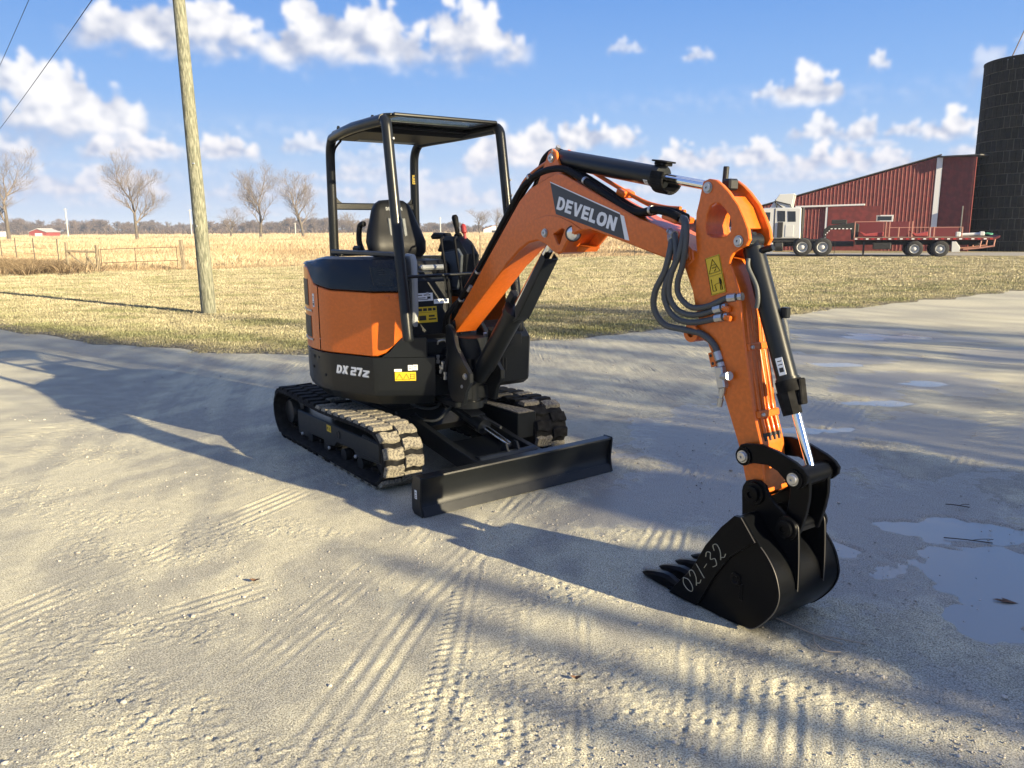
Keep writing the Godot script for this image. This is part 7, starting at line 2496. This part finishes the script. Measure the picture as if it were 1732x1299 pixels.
func build_barn() -> void:
	var red := mat("barn_red", lin(0.185, 0.029, 0.024), 0.6)
	red.albedo_texture = tex(noise_img(61, 0.02, 256, 4, 0.2, 0.8, Color(0.82, 0.82, 0.82), Color(1, 1, 1)))
	tri_map(red, 0.4)
	mat("barn_white", lin(0.62, 0.62, 0.62), 0.6)
	mat("barn_roof", lin(0.07, 0.068, 0.066), 0.6)
	mat("far_steel", lin(0.16, 0.155, 0.15), 0.6)
	mat("barn_glass", lin(0.02, 0.025, 0.03), 0.08)
	var y0 := 0.12
	var t := thing("red_barn", "long red metal-sided barn with a sloping roof and white corner trim", "building", V(28.3, 0, -53.0), -atan2(0.436, 0.9))
	# front wall rises to the right; local x along the wall, z out of it
	var b := mb()
	var wall := [Vector2(-22.0, y0), Vector2(-0.45, y0), Vector2(-0.45, 6.18), Vector2(-11.7, 3.16), Vector2(-22.0, 0.9)]
	wall = [Vector2(-13.2, y0), Vector2(-0.45, y0), Vector2(-0.45, 6.18), Vector2(-13.2, 2.72)]
	b.prism(wall, -0.15, 0.0, 0.0)
	var w1 := part("front_wall", b, red, t)
	# standing ribs of the metal sheets, finer than can be picked apart
	var rb := mb()
	var x := -13.0
	while x < -0.5:
		var top := lerpf(2.72, 6.18, (x + 13.2) / 12.75) - 0.03
		rb.prism([Vector2(x - 0.035, 0.0), Vector2(x - 0.015, 0.014), Vector2(x + 0.015, 0.014), Vector2(x + 0.035, 0.0)], y0, top, 0.0, Transform3D(Basis(Vector3(1, 0, 0), Vector3(0, 0, 1), Vector3(0, -1, 0)), V(0, top + y0, 0)))
		x += 0.23
	var ro := part("siding_ribs", rb, red, w1)
	ro.set_meta("kind", "stuff")
	var sb := mb()
	var tw := Transform3D(Basis(Vector3.UP, -0.26), V(-0.10, 0, -0.12))
	sb.prism([Vector2(0.0, y0), Vector2(1.95, y0), Vector2(1.95, 6.12), Vector2(0.0, 6.20)], -0.15, 0.0, 0.0, tw)
	var w2 := part("side_wall", sb, red, t)
	var rb2 := mb()
	x = 0.2
	while x < 1.85:
		rb2.box(tw * V(x, 3.1, 0.005), V(0.05, 5.8, 0.015), 0.003, tw.basis)
		x += 0.23
	part("siding_ribs", rb2, red, w2).set_meta("kind", "stuff")
	var tr := mb()
	tr.box(V(-0.27, 3.14, -0.02), V(0.34, 6.05, 0.10), 0.01)
	part("corner_trim", tr, M.barn_white, t)
	# sloping roof sheet with overhang and fascia
	var sl := atan2(6.18 - 2.72, 12.75)
	var rf := mb()
	var d := V(cos(sl), sin(sl), 0)
	rf.box(V(-6.6, 4.62, -8.2), V(13.3, 0.07, 16.6), 0.02, Basis(Vector3(0, 0, 1), sl))
	part("roof", rf, M.barn_roof, t)
	var rf2 := mb()
	rf2.prism([Vector2(-0.3, 0.3), Vector2(1.95, 0.62), Vector2(4.0, -3.0), Vector2(4.0, -16.6), Vector2(-0.3, -16.6)], 6.18, 6.25, 0.0, Transform3D(Basis(Vector3(1, 0, 0), Vector3(0, 0, 1), Vector3(0, 1, 0)), Vector3.ZERO))
	part("roof", rf2, M.barn_roof, t)
	var bk := mb()
	bk.prism([Vector2(-13.2, y0), Vector2(5.0, y0), Vector2(5.0, 6.10), Vector2(-0.3, 6.18), Vector2(-13.2, 2.72)], -16.2, -16.0, 0.0)
	bk.box(V(-13.1, 1.4, -8.1), V(0.2, 2.6, 15.8))
	bk.box(V(4.9, 3.05, -10.0), V(0.2, 5.9, 12.0))
	part("rear_walls", bk, red, t)
	var dt := mb()
	dt.box(V(-6.80, 3.215, 0.06), V(4.5, 0.12, 0.12), 0.015, Basis(Vector3(0, 0, 1), 0.016))
	part("door_track", dt, M.barn_white, t)
	var je := mb()
	je.box(V(-6.96, 1.62, 0.05), V(0.14, 3.0, 0.06), 0.01)
	part("door_edge", je, M.barn_white, t)
	var dr := mb()
	dr.box(V(-5.2, 1.64, 0.065), V(3.35, 3.02, 0.05), 0.01)
	var dro := part("sliding_door", dr, red, t)
	var wi := mb()
	wi.box(V(-3.26, 2.32, 0.05), V(1.05, 0.44, 0.08), 0.01)
	var wo := part("window", wi, M.barn_white, t)
	var pn := mb()
	pn.box(V(-3.26, 2.32, 0.085), V(0.86, 0.27, 0.02), 0.0)
	part("pane", pn, M.barn_glass, wo)
	# low lean-to beyond the truck
	var le := mb()
	le.prism([Vector2(-17.5, y0), Vector2(-13.25, y0), Vector2(-13.25, 2.75), Vector2(-17.5, 2.05)], -12.0, -0.6, 0.0)
	part("lean_to", le, red, t)
	var lr := mb()
	lr.box(V(-15.4, 2.47, -6.3), V(4.7, 0.09, 12.4), 0.01, Basis(Vector3(0, 0, 1), 0.163))
	part("lean_to_roof", lr, M.barn_roof, t)
	var gd := mb()
	gd.box(tw * V(1.45, 1.6, 0.06), V(0.07, 2.9, 0.07), 0.01)
	part("down_pipe", gd, M.far_steel, t)

func build_silo() -> void:
	var t := thing("block_silo", "tall dark round silo of weathered blocks at the right edge", "silo", V(33.7, 0.1, -53.0))
	var R := 3.0
	var rows := 17
	var rh := 0.70
	var cols := 52
	var core := mb()
	core.lathe(V(0, -0.1, 0), Vector3.UP, [[0, R - 0.045], [rows * rh, R - 0.045], [rows * rh, 0]], 72)
	var mortar := mat("silo_joint", lin(0.12, 0.112, 0.09), 0.95)
	part("core", core, mortar, t)
	var mats := []
	for i in 4:
		var m := mat("silo_block%d" % i, lin(0.006 + 0.004 * i, 0.0055 + 0.0035 * i, 0.0046 + 0.0028 * i), 0.75)
		m.metallic_specular = 0.25
		m.albedo_texture = tex(noise_img(70 + i, 0.03, 128, 4, 0.2, 0.8, Color(0.55, 0.55, 0.55), Color(1, 1, 1)))
		tri_map(m, 1.0)
		mats.append(m)
	# one curved block, local y up, facing +z
	var a := TAU / cols
	var variants := []
	for q in 3:
		var bm := mb()
		var g := 0.017 + q * 0.004
		var rowsb := []
		var da := a / 2.0 - g / R
		for w in [[0.0, -0.10], [0.0, 0.0], [0.0, 0.0]]:
			pass
		var hb := rh / 2 - g
		for yy in [[-hb, -0.044], [-hb, -0.012], [-hb + 0.015, 0.004 * q], [hb - 0.015, 0.004 * q], [hb, -0.012], [hb, -0.044]]:
			var row := PackedVector3Array()
			for an in [[-da, -0.044], [-da, -0.012], [-da + 0.006, 0.0], [0.0, 0.002], [da - 0.006, 0.0], [da, -0.012], [da, -0.044]]:
				var r: float = R + minf(yy[1], an[1])
				row.append(V(sin(an[0]) * r, yy[0], cos(an[0]) * r))
			rowsb.append(row)
		bm.grid(rowsb, false, 20.0, V(0, 0, 1))
		variants.append(bm.mesh())
	var rng := RandomNumberGenerator.new()
	rng.seed = 19
	var face := atan2(-33.7, 53.0)
	var rest := mb()
	var cnt := 0
	for ri in rows:
		for ci in cols:
			var an := (ci + (0.5 if ri % 2 else 0.0)) * a + rng.randf_range(-0.006, 0.006)
			var df := wrapf(an - face, -PI, PI)
			var vm: Mesh = variants[rng.randi() % 3]
			var mi := rng.randi() % 4
			if df > -1.5 and df < 0.52 and cnt < 300:
				var o := MeshInstance3D.new()
				o.name = "block"
				o.mesh = vm
				o.material_override = mats[mi]
				o.transform = Transform3D(Basis(Vector3.UP, an), V(0, (ri + 0.5) * rh, 0))
				t.add_child(o, true)
				cnt += 1
			else:
				var arr := vm.surface_get_arrays(0)
				var bs := Basis(Vector3.UP, an)
				for k in arr[Mesh.ARRAY_VERTEX].size():
					rest.v.append(bs * arr[Mesh.ARRAY_VERTEX][k] + V(0, (ri + 0.5) * rh, 0))
					rest.n.append(bs * arr[Mesh.ARRAY_NORMAL][k])
	part("block_courses", rest, mats[1], t).set_meta("kind", "stuff")
	var rim := mb()
	rim.lathe(V(0, rows * rh - 0.02, 0), Vector3.UP, [[0, R - 0.05], [0, R + 0.03], [0.10, R + 0.03], [0.10, R - 0.25], [0, R - 0.25]], 72)
	part("rim", rim, mats[2], t)
	# rods that rise from the rim
	for q in [[-2.55, 1.3, 0.9], [-1.6, 2.5, 0.9]]:
		var rd := mb()
		rd.tube([V(q[0], rows * rh, q[1]), V(q[0] + 2.4, rows * rh + 4.6, q[1] - 1.2)], 0.035, 6)
		part("roof_rod", rd, M.rust, t)

func wheel(parent: Node, c: Vector3, r: float, w: float, rim: float, m: Material, depth := 0.5) -> void:
	# faces +z
	var t := mb()
	t.lathe(c - V(0, 0, w), V(0, 0, 1), [[0, rim * 0.8], [0, r * 0.86], [w * 0.12, r * 0.97], [w * 0.25, r], [w * 0.75, r], [w * 0.88, r * 0.97], [w, r * 0.86], [w, rim * 1.08], [w * 0.93, rim * 1.0]], 32)
	var o := part("wheel", t, M.tyre, parent)
	var h := mb()
	h.lathe(c - V(0, 0, w), V(0, 0, 1), [[w * 0.93, rim * 1.02], [w * 0.97, rim * 0.95], [w * (1.0 - depth), rim * 0.80], [w * (1.0 - depth), rim * 0.45], [w * 0.85, rim * 0.40], [w * 0.95, rim * 0.25], [w * 0.95, 0]], 24)
	for k in 8:
		var a := TAU * k / 8
		h.lathe(c + V(cos(a) * rim * 0.6, sin(a) * rim * 0.6, -w * depth), V(0, 0, 1), [[0, 0.02], [0.03, 0.02], [0.03, 0]], 6)
	part("rim", h, m, o)

func build_truck() -> void:
	mat("tyre", lin(0.022, 0.022, 0.023), 0.9)
	mat("truck_white", lin(0.52, 0.53, 0.53), 0.35)
	mat("alloy", lin(0.62, 0.62, 0.62), 0.35, 0.6)
	mat("chassis", lin(0.014, 0.014, 0.015), 0.7)
	mat("cab_glass", lin(0.015, 0.018, 0.022), 0.06)
	mat("trailer_red", lin(0.115, 0.014, 0.018), 0.6)
	mat("trailer_red_bright", lin(0.32, 0.045, 0.045), 0.6)
	mat("tape_red", lin(0.45, 0.02, 0.02), 0.5)
	mat("tape_white", lin(0.72, 0.72, 0.72), 0.5)
	mat("deck_wood", lin(0.22, 0.17, 0.12), 0.9)
	mat("salmon", lin(0.36, 0.17, 0.13), 0.6)
	var turn := -atan2(0.375, 0.927)
	var y0 := 0.15
	var t := thing("semi_truck", "white sleeper-cab semi truck parked facing left before the red barn", "truck", V(17.7, 0, -45.5), turn)
	var W := 1.2
	# cab and sleeper, hood in front (left)
	var b := mb()
	b.prism([Vector2(-3.72, 1.12), Vector2(-3.66, 2.05), Vector2(-3.38, 2.62), Vector2(-3.12, 2.84), Vector2(-1.20, 2.84), Vector2(-1.14, 2.78), Vector2(-1.10, 1.12)], -1.2, 1.2, 0.05)
	var cab_ := part("cab", b, M.truck_white, t)
	var hd := mb()
	hd.prism([Vector2(-5.35, 0.75), Vector2(-5.45, 1.35), Vector2(-5.2, 1.75), Vector2(-3.64, 2.02), Vector2(-3.70, 0.95), Vector2(-4.0, 0.9), Vector2(-4.15, 1.2), Vector2(-4.65, 1.25), Vector2(-5.0, 0.95)], -1.05, 1.05, 0.06)
	part("hood", hd, M.truck_white, t)
	var fr := mb()
	fr.prism([Vector2(-2.83, 2.82), Vector2(-2.34, 3.58), Vector2(-1.55, 3.60), Vector2(-1.68, 2.82)], 0.98, 1.08, 0.015)
	fr.prism([Vector2(-2.83, 2.82), Vector2(-2.34, 3.58), Vector2(-1.55, 3.60), Vector2(-1.68, 2.82)], -1.08, -0.98, 0.015)
	fr.prism([Vector2(-2.86, 2.80), Vector2(-2.36, 3.57), Vector2(-2.30, 3.57), Vector2(-2.78, 2.80)], -1.0, 1.0, 0.01)
	fr.prism([Vector2(-2.36, 3.54), Vector2(-1.55, 3.57), Vector2(-1.55, 3.61), Vector2(-2.36, 3.58)], -1.0, 1.0, 0.005)
	part("roof_fairing", fr, M.truck_white, t)
	var st := mb()
	st.tube([V(-2.62, 3.2, 1.1), V(-2.1, 2.8, 1.12)], 0.03, 6)
	st.tube([V(-2.55, 3.3, 1.1), V(-2.42, 2.75, 1.14)], 0.03, 6)
	st.tube([V(-2.5, 3.2, 1.1), V(-1.75, 3.0, 1.12), V(-1.65, 2.8, 1.12)], 0.03, 6)
	part("fairing_strut", st, M.chassis, t)
	for q in [[TK_WIN, "door_window"], [TK_WIN2.slice(0, 4), "sleeper_window"], [TK_WIN2.slice(4, 8), "sleeper_window"]]:
		var w := mb()
		w.prism(q[0], W, W + 0.012, 0.004)
		part(q[1], w, M.cab_glass, cab_)
	var gap := mb()
	gap.box(V(-2.52, 2.0, W + 0.004), V(0.05, 1.6, 0.02), 0.004)
	gap.box(V(-2.20, 1.62, W + 0.02), V(0.30, 0.85, 0.05), 0.02)
	gap.box(V(-1.07, 2.0, 0.0), V(0.10, 1.7, 2.2), 0.02)
	gap.box(V(-3.1, 1.55, W + 0.004), V(0.10, 0.22, 0.03), 0.01)
	part("side_equipment", gap, M.chassis, cab_)
	var dr := mb()
	dr.box(V(-1.70, 1.55, W + 0.006), V(0.44, 0.66, 0.02), 0.006)
	part("sleeper_door", dr, M.truck_white, cab_)
	var mr := mb()
	mr.box(V(-3.5, 2.3, W + 0.28), V(0.12, 0.5, 0.22), 0.03)
	mr.box(V(-3.5, 2.2, W + 0.12), V(0.05, 0.05, 0.3), 0.01)
	part("mirror", mr, M.chassis, t)
	var ch := mb()
	ch.box(V(-1.6, 0.82, 0.0), V(6.6, 0.28, 1.0), 0.02)
	ch.box(V(-2.3, 1.02, 0.0), V(2.6, 0.2, 2.2), 0.02)
	ch.box(V(-0.45, 1.02, 0.0), V(1.4, 0.12, 0.95), 0.02)
	for x in [-0.97, 0.09, -4.4]:
		ch.cyl(V(x, 0.64, -1.0), V(x, 0.64, 1.0), 0.12, 12)
	part("chassis", ch, M.chassis, t)
	var tk := mb()
	tk.cyl(V(-3.15, 0.66, 0.9), V(-2.55, 0.66, 0.9), 0.30, 24, 0.03)
	part("fuel_tank", tk, M.alloy, t)
	var tk2 := mb()
	tk2.cyl(V(-2.45, 0.70, 0.9), V(-2.0, 0.70, 0.9), 0.28, 20, 0.04)
	part("exhaust_can", tk2, M.chassis, t)
	var sp := mb()
	sp.box(V(-2.2, 0.33, 0.98), V(2.0, 0.06, 0.3), 0.01)
	part("step", sp, M.alloy, t)
	for x in [-0.97, 0.09]:
		for s in [[W, 0.30], [W - 0.32, 0.28]]:
			wheel(t, V(x, 0.65, s[0]), 0.51, s[1], 0.29, M.truck_white if s[0] == W else M.chassis, 0.6)
		var ow := mb()
		ow.lathe(V(x, 0.65, -W), V(0, 0, 1), [[0, 0.2], [0, 0.45], [0.05, 0.51], [0.55, 0.51], [0.6, 0.45], [0.6, 0.2]], 24)
		part("wheel", ow, M.tyre, t)
	for z in [W, -W + 0.3]:
		wheel(t, V(-4.4, 0.65, z), 0.51, 0.30, 0.29, M.alloy, 0.2)
	var fl := mb()
	fl.box(V(0.72, 0.62, 0.95), V(0.03, 0.7, 0.5), 0.005)
	part("mud_flap", fl, M.chassis, t)
	# ---------------------------------------------------------------- gooseneck flatbed
	var tr := thing("flatbed_trailer", "red gooseneck flatbed trailer with striped edge behind the white truck", "trailer", V(17.7, 0, -45.5), turn)
	var dk := mb()
	dk.box(V(4.98, 1.10, 0.0), V(6.7, 0.13, 2.38), 0.01)
	dk.prism([Vector2(8.30, 1.165), Vector2(8.30, 1.035), Vector2(8.60, 1.16), Vector2(8.60, 1.28)], -1.19, 1.19, 0.01)
	part("deck", dk, M.trailer_red, tr)
	var pk := mb()
	for k in 9:
		pk.box(V(4.98, 1.175, -1.05 + k * 0.262), V(6.6, 0.03, 0.245), 0.004)
	part("deck_planks", pk, M.deck_wood, tr).set_meta("kind", "stuff")
	for k in 24:
		var tp := mb()
		tp.box(V(1.78 + k * 0.28, 1.10, 1.195), V(0.135, 0.06, 0.006), 0.0)
		part("reflective_tape", tp, M.tape_white if k % 2 == 0 else M.tape_red, tr)
	var nk := mb()
	nk.prism([Vector2(0.05, 1.18), Vector2(0.09, 1.62), Vector2(0.34, 1.83), Vector2(1.66, 1.99), Vector2(1.90, 1.90), Vector2(1.90, 1.05), Vector2(1.55, 1.05), Vector2(1.50, 1.64), Vector2(0.42, 1.60), Vector2(0.25, 1.45), Vector2(0.22, 1.18)], -0.45, 0.45, 0.02)
	var no := part("gooseneck", nk, M.chassis, tr)
	var nt := mb()
	for k in 6:
		nt.box(V(0.50 + k * 0.20, 1.655, 0.455), V(0.10, 0.05, 0.006), 0.0)
	for k in 3:
		nt.box(V(0.20 + k * 0.09, 1.34 + k * 0.10, 0.455), V(0.06, 0.05, 0.006), 0.0, Basis(Vector3(0, 0, 1), 0.8))
	part("reflective_tape", nt, M.tape_white, no)
	var bx := mb()
	bx.box(V(0.87, 2.03, 0.1), V(0.80, 0.24, 0.7), 0.02)
	part("winch_box", bx, M.chassis, tr)
	var fm := mb()
	fm.box(V(4.8, 0.90, 0.0), V(6.0, 0.25, 1.1), 0.02)
	fm.box(V(2.2, 0.65, 0.9), V(0.10, 0.9, 0.10), 0.01)
	fm.box(V(3.1, 0.72, 0.95), V(0.9, 0.35, 0.35), 0.03)
	fm.box(V(1.75, 0.92, 1.05), V(0.06, 0.3, 0.06), 0.01)
	fm.cyl(V(4.69, 0.55, -1.0), V(4.69, 0.55, 1.0), 0.09, 12)
	fm.cyl(V(5.92, 0.55, -1.0), V(5.92, 0.55, 1.0), 0.09, 12)
	part("frame", fm, M.chassis, tr)
	for x in [4.69, 5.92]:
		for s in [[W, 0.24], [W - 0.27, 0.24]]:
			wheel(tr, V(x, 0.57, s[0]), 0.43, s[1], 0.235, M.truck_white if s[0] == W else M.chassis, 0.55)
		var ow := mb()
		ow.lathe(V(x, 0.57, -W), V(0, 0, 1), [[0, 0.2], [0, 0.38], [0.05, 0.43], [0.45, 0.43], [0.5, 0.38], [0.5, 0.2]], 24)
		part("wheel", ow, M.tyre, tr)
	var mf := mb()
	mf.prism([Vector2(6.44, 0.98), Vector2(6.62, 0.98), Vector2(6.84, 0.68), Vector2(6.84, 0.42), Vector2(6.46, 0.40)], 0.80, 1.12, 0.01)
	part("mud_flap", mf, M.truck_white, tr)
	var ur := mb()
	for z in [1.12, -1.12]:
		ur.tube([V(7.0, 0.55, z), V(7.7, 0.62, z), V(8.42, 0.74, z)], 0.05, 6)
		ur.tube([V(7.72, 0.62, z), V(7.80, 1.08, z)], 0.04, 6)
		ur.tube([V(8.36, 0.74, z), V(8.40, 1.14, z)], 0.04, 6)
	part("rear_guard", ur, M.salmon, tr)
	# side racks on the deck
	for z in [1.14, -1.14]:
		var rk := mb()
		for x in [1.68, 3.22, 3.40, 4.5]:
			rk.box(V(x, 1.60, z), V(0.05, 0.86, 0.05), 0.006)
		for x in [3.86, 5.35, 5.55, 6.86]:
			rk.box(V(x, 1.45, z), V(0.06, 0.54, 0.06), 0.008)
		rk.box(V(2.45, 2.02, z), V(1.60, 0.04, 0.05), 0.006)
		rk.box(V(5.1, 1.70, z), V(3.5, 0.04, 0.04), 0.006)
		part("side_rack", rk, M.salmon if z > 0 else M.trailer_red, tr)
	for q in [[2.45, 1.62, 1.50, 0.78, -0.6], [3.95, 1.62, 1.05, 0.82, -0.6], [6.2, 1.44, 1.30, 0.48, -0.3]]:
		var pn := mb()
		pn.box(V(q[0], q[1], q[4]), V(q[2], q[3], 0.05), 0.01)
		part("rack_panel", pn, M.trailer_red, tr)
	# loads
	var lab := ["bright red sloping tray near the front of the trailer deck", "bright red sloping tray in the middle of the trailer deck"]
	var pos := [[1.95, 3.15], [4.45, 5.30]]
	for i in 2:
		var ld := mb()
		ld.prism([Vector2(pos[i][0], 1.50), Vector2(pos[i][0] + 0.35, 1.36), Vector2(pos[i][1], 1.48), Vector2(pos[i][1], 1.20), Vector2(pos[i][0] + 0.3, 1.20)], -0.2, 0.75, 0.01)
		var lo := solo("loading_tray", ld, M.trailer_red_bright, lab[i], "tray", "trays on the trailer")
		lo.position = V(17.7, 0, -45.5)
		lo.rotation.y = turn
	var pp := mb()
	pp.cyl(V(6.75, 1.30, 0.8), V(7.75, 1.34, 0.8), 0.085, 16, 0.01)
	pp.box(V(6.72, 1.33, 0.8), V(0.20, 0.26, 0.30), 0.03)
	pp.box(V(7.82, 1.36, 0.8), V(0.22, 0.22, 0.30), 0.03)
	var po := solo("axle_beam", pp, M.truck_white, "pale axle-like beam lying across the rear of the trailer deck", "beam")
	po.position = V(17.7, 0, -45.5)
	po.rotation.y = turn
	var gs := mb()
	gs.tube(smooth([V(7.75, 1.30, 0.5), V(7.95, 1.38, 0.7), V(8.2, 1.33, 0.8), V(8.35, 1.35, 0.5), V(8.1, 1.40, 0.4)], 5), 0.035, 6)
	var go := solo("green_strap", gs, mat("strap", lin(0.06, 0.25, 0.16), 0.8), "coiled green strap at the tail of the trailer", "strap")
	go.position = V(17.7, 0, -45.5)
	go.rotation.y = turn

func small_house(called: String, label: String, at: Vector3, w: float, h: float, d: float, rh: float, wall: Material, roof: Material, door: Material) -> void:
	var t := thing(called, label, "building", at)
	var b := mb()
	b.prism([Vector2(-w / 2, -0.2), Vector2(w / 2, -0.2), Vector2(w / 2, h), Vector2(0, h + rh), Vector2(-w / 2, h)], -d, 0.0, 0.0)
	part("wall", b, wall, t)
	var r := mb()
	for s in [-1.0, 1.0]:
		var an := atan2(rh, w / 2)
		r.box(V(s * w / 4, h + rh / 2 + 0.08, -d / 2), V(sqrt(w * w / 4 + rh * rh) + 0.5, 0.15, d + 0.6), 0.02, Basis(Vector3(0, 0, 1), -s * an))
	part("roof", r, roof, t)
	var o := mb()
	o.box(V(w * 0.05, h * 0.42, 0.05), V(w * 0.42, h * 0.8, 0.1), 0.02)
	part("door", o, door, t)

func build_far_houses() -> void:
	mat("far_red", lin(0.22, 0.035, 0.03), 0.7)
	mat("far_roof", lin(0.36, 0.35, 0.34), 0.7)
	small_house("far_barn", "small red barn with white door at the far left horizon", V(-155.0, 0, -262.0), 5.6, 2.0, 8.0, 1.0, M.far_red, M.far_roof, M.barn_white)
	small_house("far_house", "small white house with red roof on the horizon left of the boom", V(-5.8, 0, -300.0), 9.0, 2.0, 6.0, 1.5, M.barn_white, M.far_red, M.barn_glass)
	var t := [["pale van beside the far red barn, left of it", -166.5], ["pale van beside the far red barn, farther left", -171.5]]
	for q in t:
		var b := mb()
		b.prism([Vector2(-2.2, 0.3), Vector2(2.2, 0.3), Vector2(2.2, 2.2), Vector2(-1.2, 2.2), Vector2(-1.9, 1.3), Vector2(-2.2, 1.2)], -0.9, 0.9, 0.08)
		var o := solo("far_van", b, M.barn_white, q[0], "van", "pale vans by the far barn")
		o.position = V(q[1], 0, -260.0)

func build_litter() -> void:
	var r := RandomNumberGenerator.new()
	r.seed = 71
	mat("stick_pale", lin(0.33, 0.28, 0.22), 0.9)
	mat("stick_dark", lin(0.055, 0.043, 0.034), 0.9)
	mat("leaf", lin(0.12, 0.06, 0.03), 0.85)
	# forked pale twig beside the bucket
	var b := mb()
	b.tube(smooth([V(1.14, 0.014, -3.24), V(1.21, 0.016, -3.14), V(1.28, 0.014, -3.06), V(1.36, 0.016, -2.98)], 4), 0.0045, 6)
	b.tube(smooth([V(1.28, 0.014, -3.06), V(1.36, 0.018, -3.02), V(1.46, 0.014, -2.98)], 4), 0.0035, 6)
	b.tube(smooth([V(1.27, 0.014, -3.05), V(1.25, 0.016, -2.99), V(1.27, 0.014, -2.93), V(1.33, 0.014, -2.92)], 4), 0.003, 6)
	solo("twig", b, M.stick_pale, "forked pale twig on the ground right beside the bucket", "twig")
	var T := [["dark forked twig lying across the large puddle", V(2.42, -0.006, -4.16), 0.24, 0.35], ["short dark twig on gravel behind the large puddle", V(2.70, 0.010, -4.66), 0.13, 0.5], ["thin dark twig on the damp ground behind the dipper arm", V(1.95, 0.008, -6.15), 0.2, 0.0]]
	for q in T:
		var t := mb()
		var d: Vector3 = V(cos(q[3]), 0, sin(q[3])) * q[2]
		var p: Vector3 = q[1]
		t.tube(smooth([p, p + d * 0.4 + V(0, 0.006, 0.01), p + d], 4), 0.0032, 5)
		t.tube(smooth([p + d * 0.55, p + d * 0.8 + V(0.01, 0.004, -0.03), p + d * 1.05 + V(0.02, 0.002, -0.05)], 4), 0.002, 5)
		solo("twig", t, M.stick_dark, q[0], "twig", "twigs on the yard")
	var lf := mb()
	for i in 7:
		var a := r.randf() * TAU
		var c := V(2.29, 0.0, -3.39) + V(r.randf_range(-0.05, 0.05), -0.011 + 0.001 * i, r.randf_range(-0.02, 0.02))
		var e := V(cos(a), 0.05, sin(a)) * 0.026
		var s := V(-sin(a), 0.05, cos(a)) * 0.012
		lf.quad(c - e, c - s, c + e, c + s, Vector3.UP)
	solo("leaf_clump", lf, M.leaf, "small brown leaf clump floating in the large puddle", "leaf")
	var L := [["withered brown leaf on sunlit dust below the blade", V(0.24, 0.006, -2.75), 0.022], ["dark crumpled leaf on dust left of the tyre marks", V(-1.28, 0.006, -3.63), 0.026]]
	for q in L:
		var o := mb()
		var rows := []
		for i in 5:
			var u := i / 4.0 * 2.0 - 1.0
			var row := PackedVector3Array()
			for j in 3:
				var w := (j - 1.0) * 0.5 * (1.0 - u * u * 0.9)
				row.append(q[1] + V(u * q[2], 0.010 * absf(w) + 0.012 * absf(u), w * q[2] * 1.1))
			rows.append(row)
		o.grid(rows, false, 60.0, Vector3.UP)
		solo("dry_leaf", o, M.leaf, q[0], "leaf", "dry leaves on the yard")
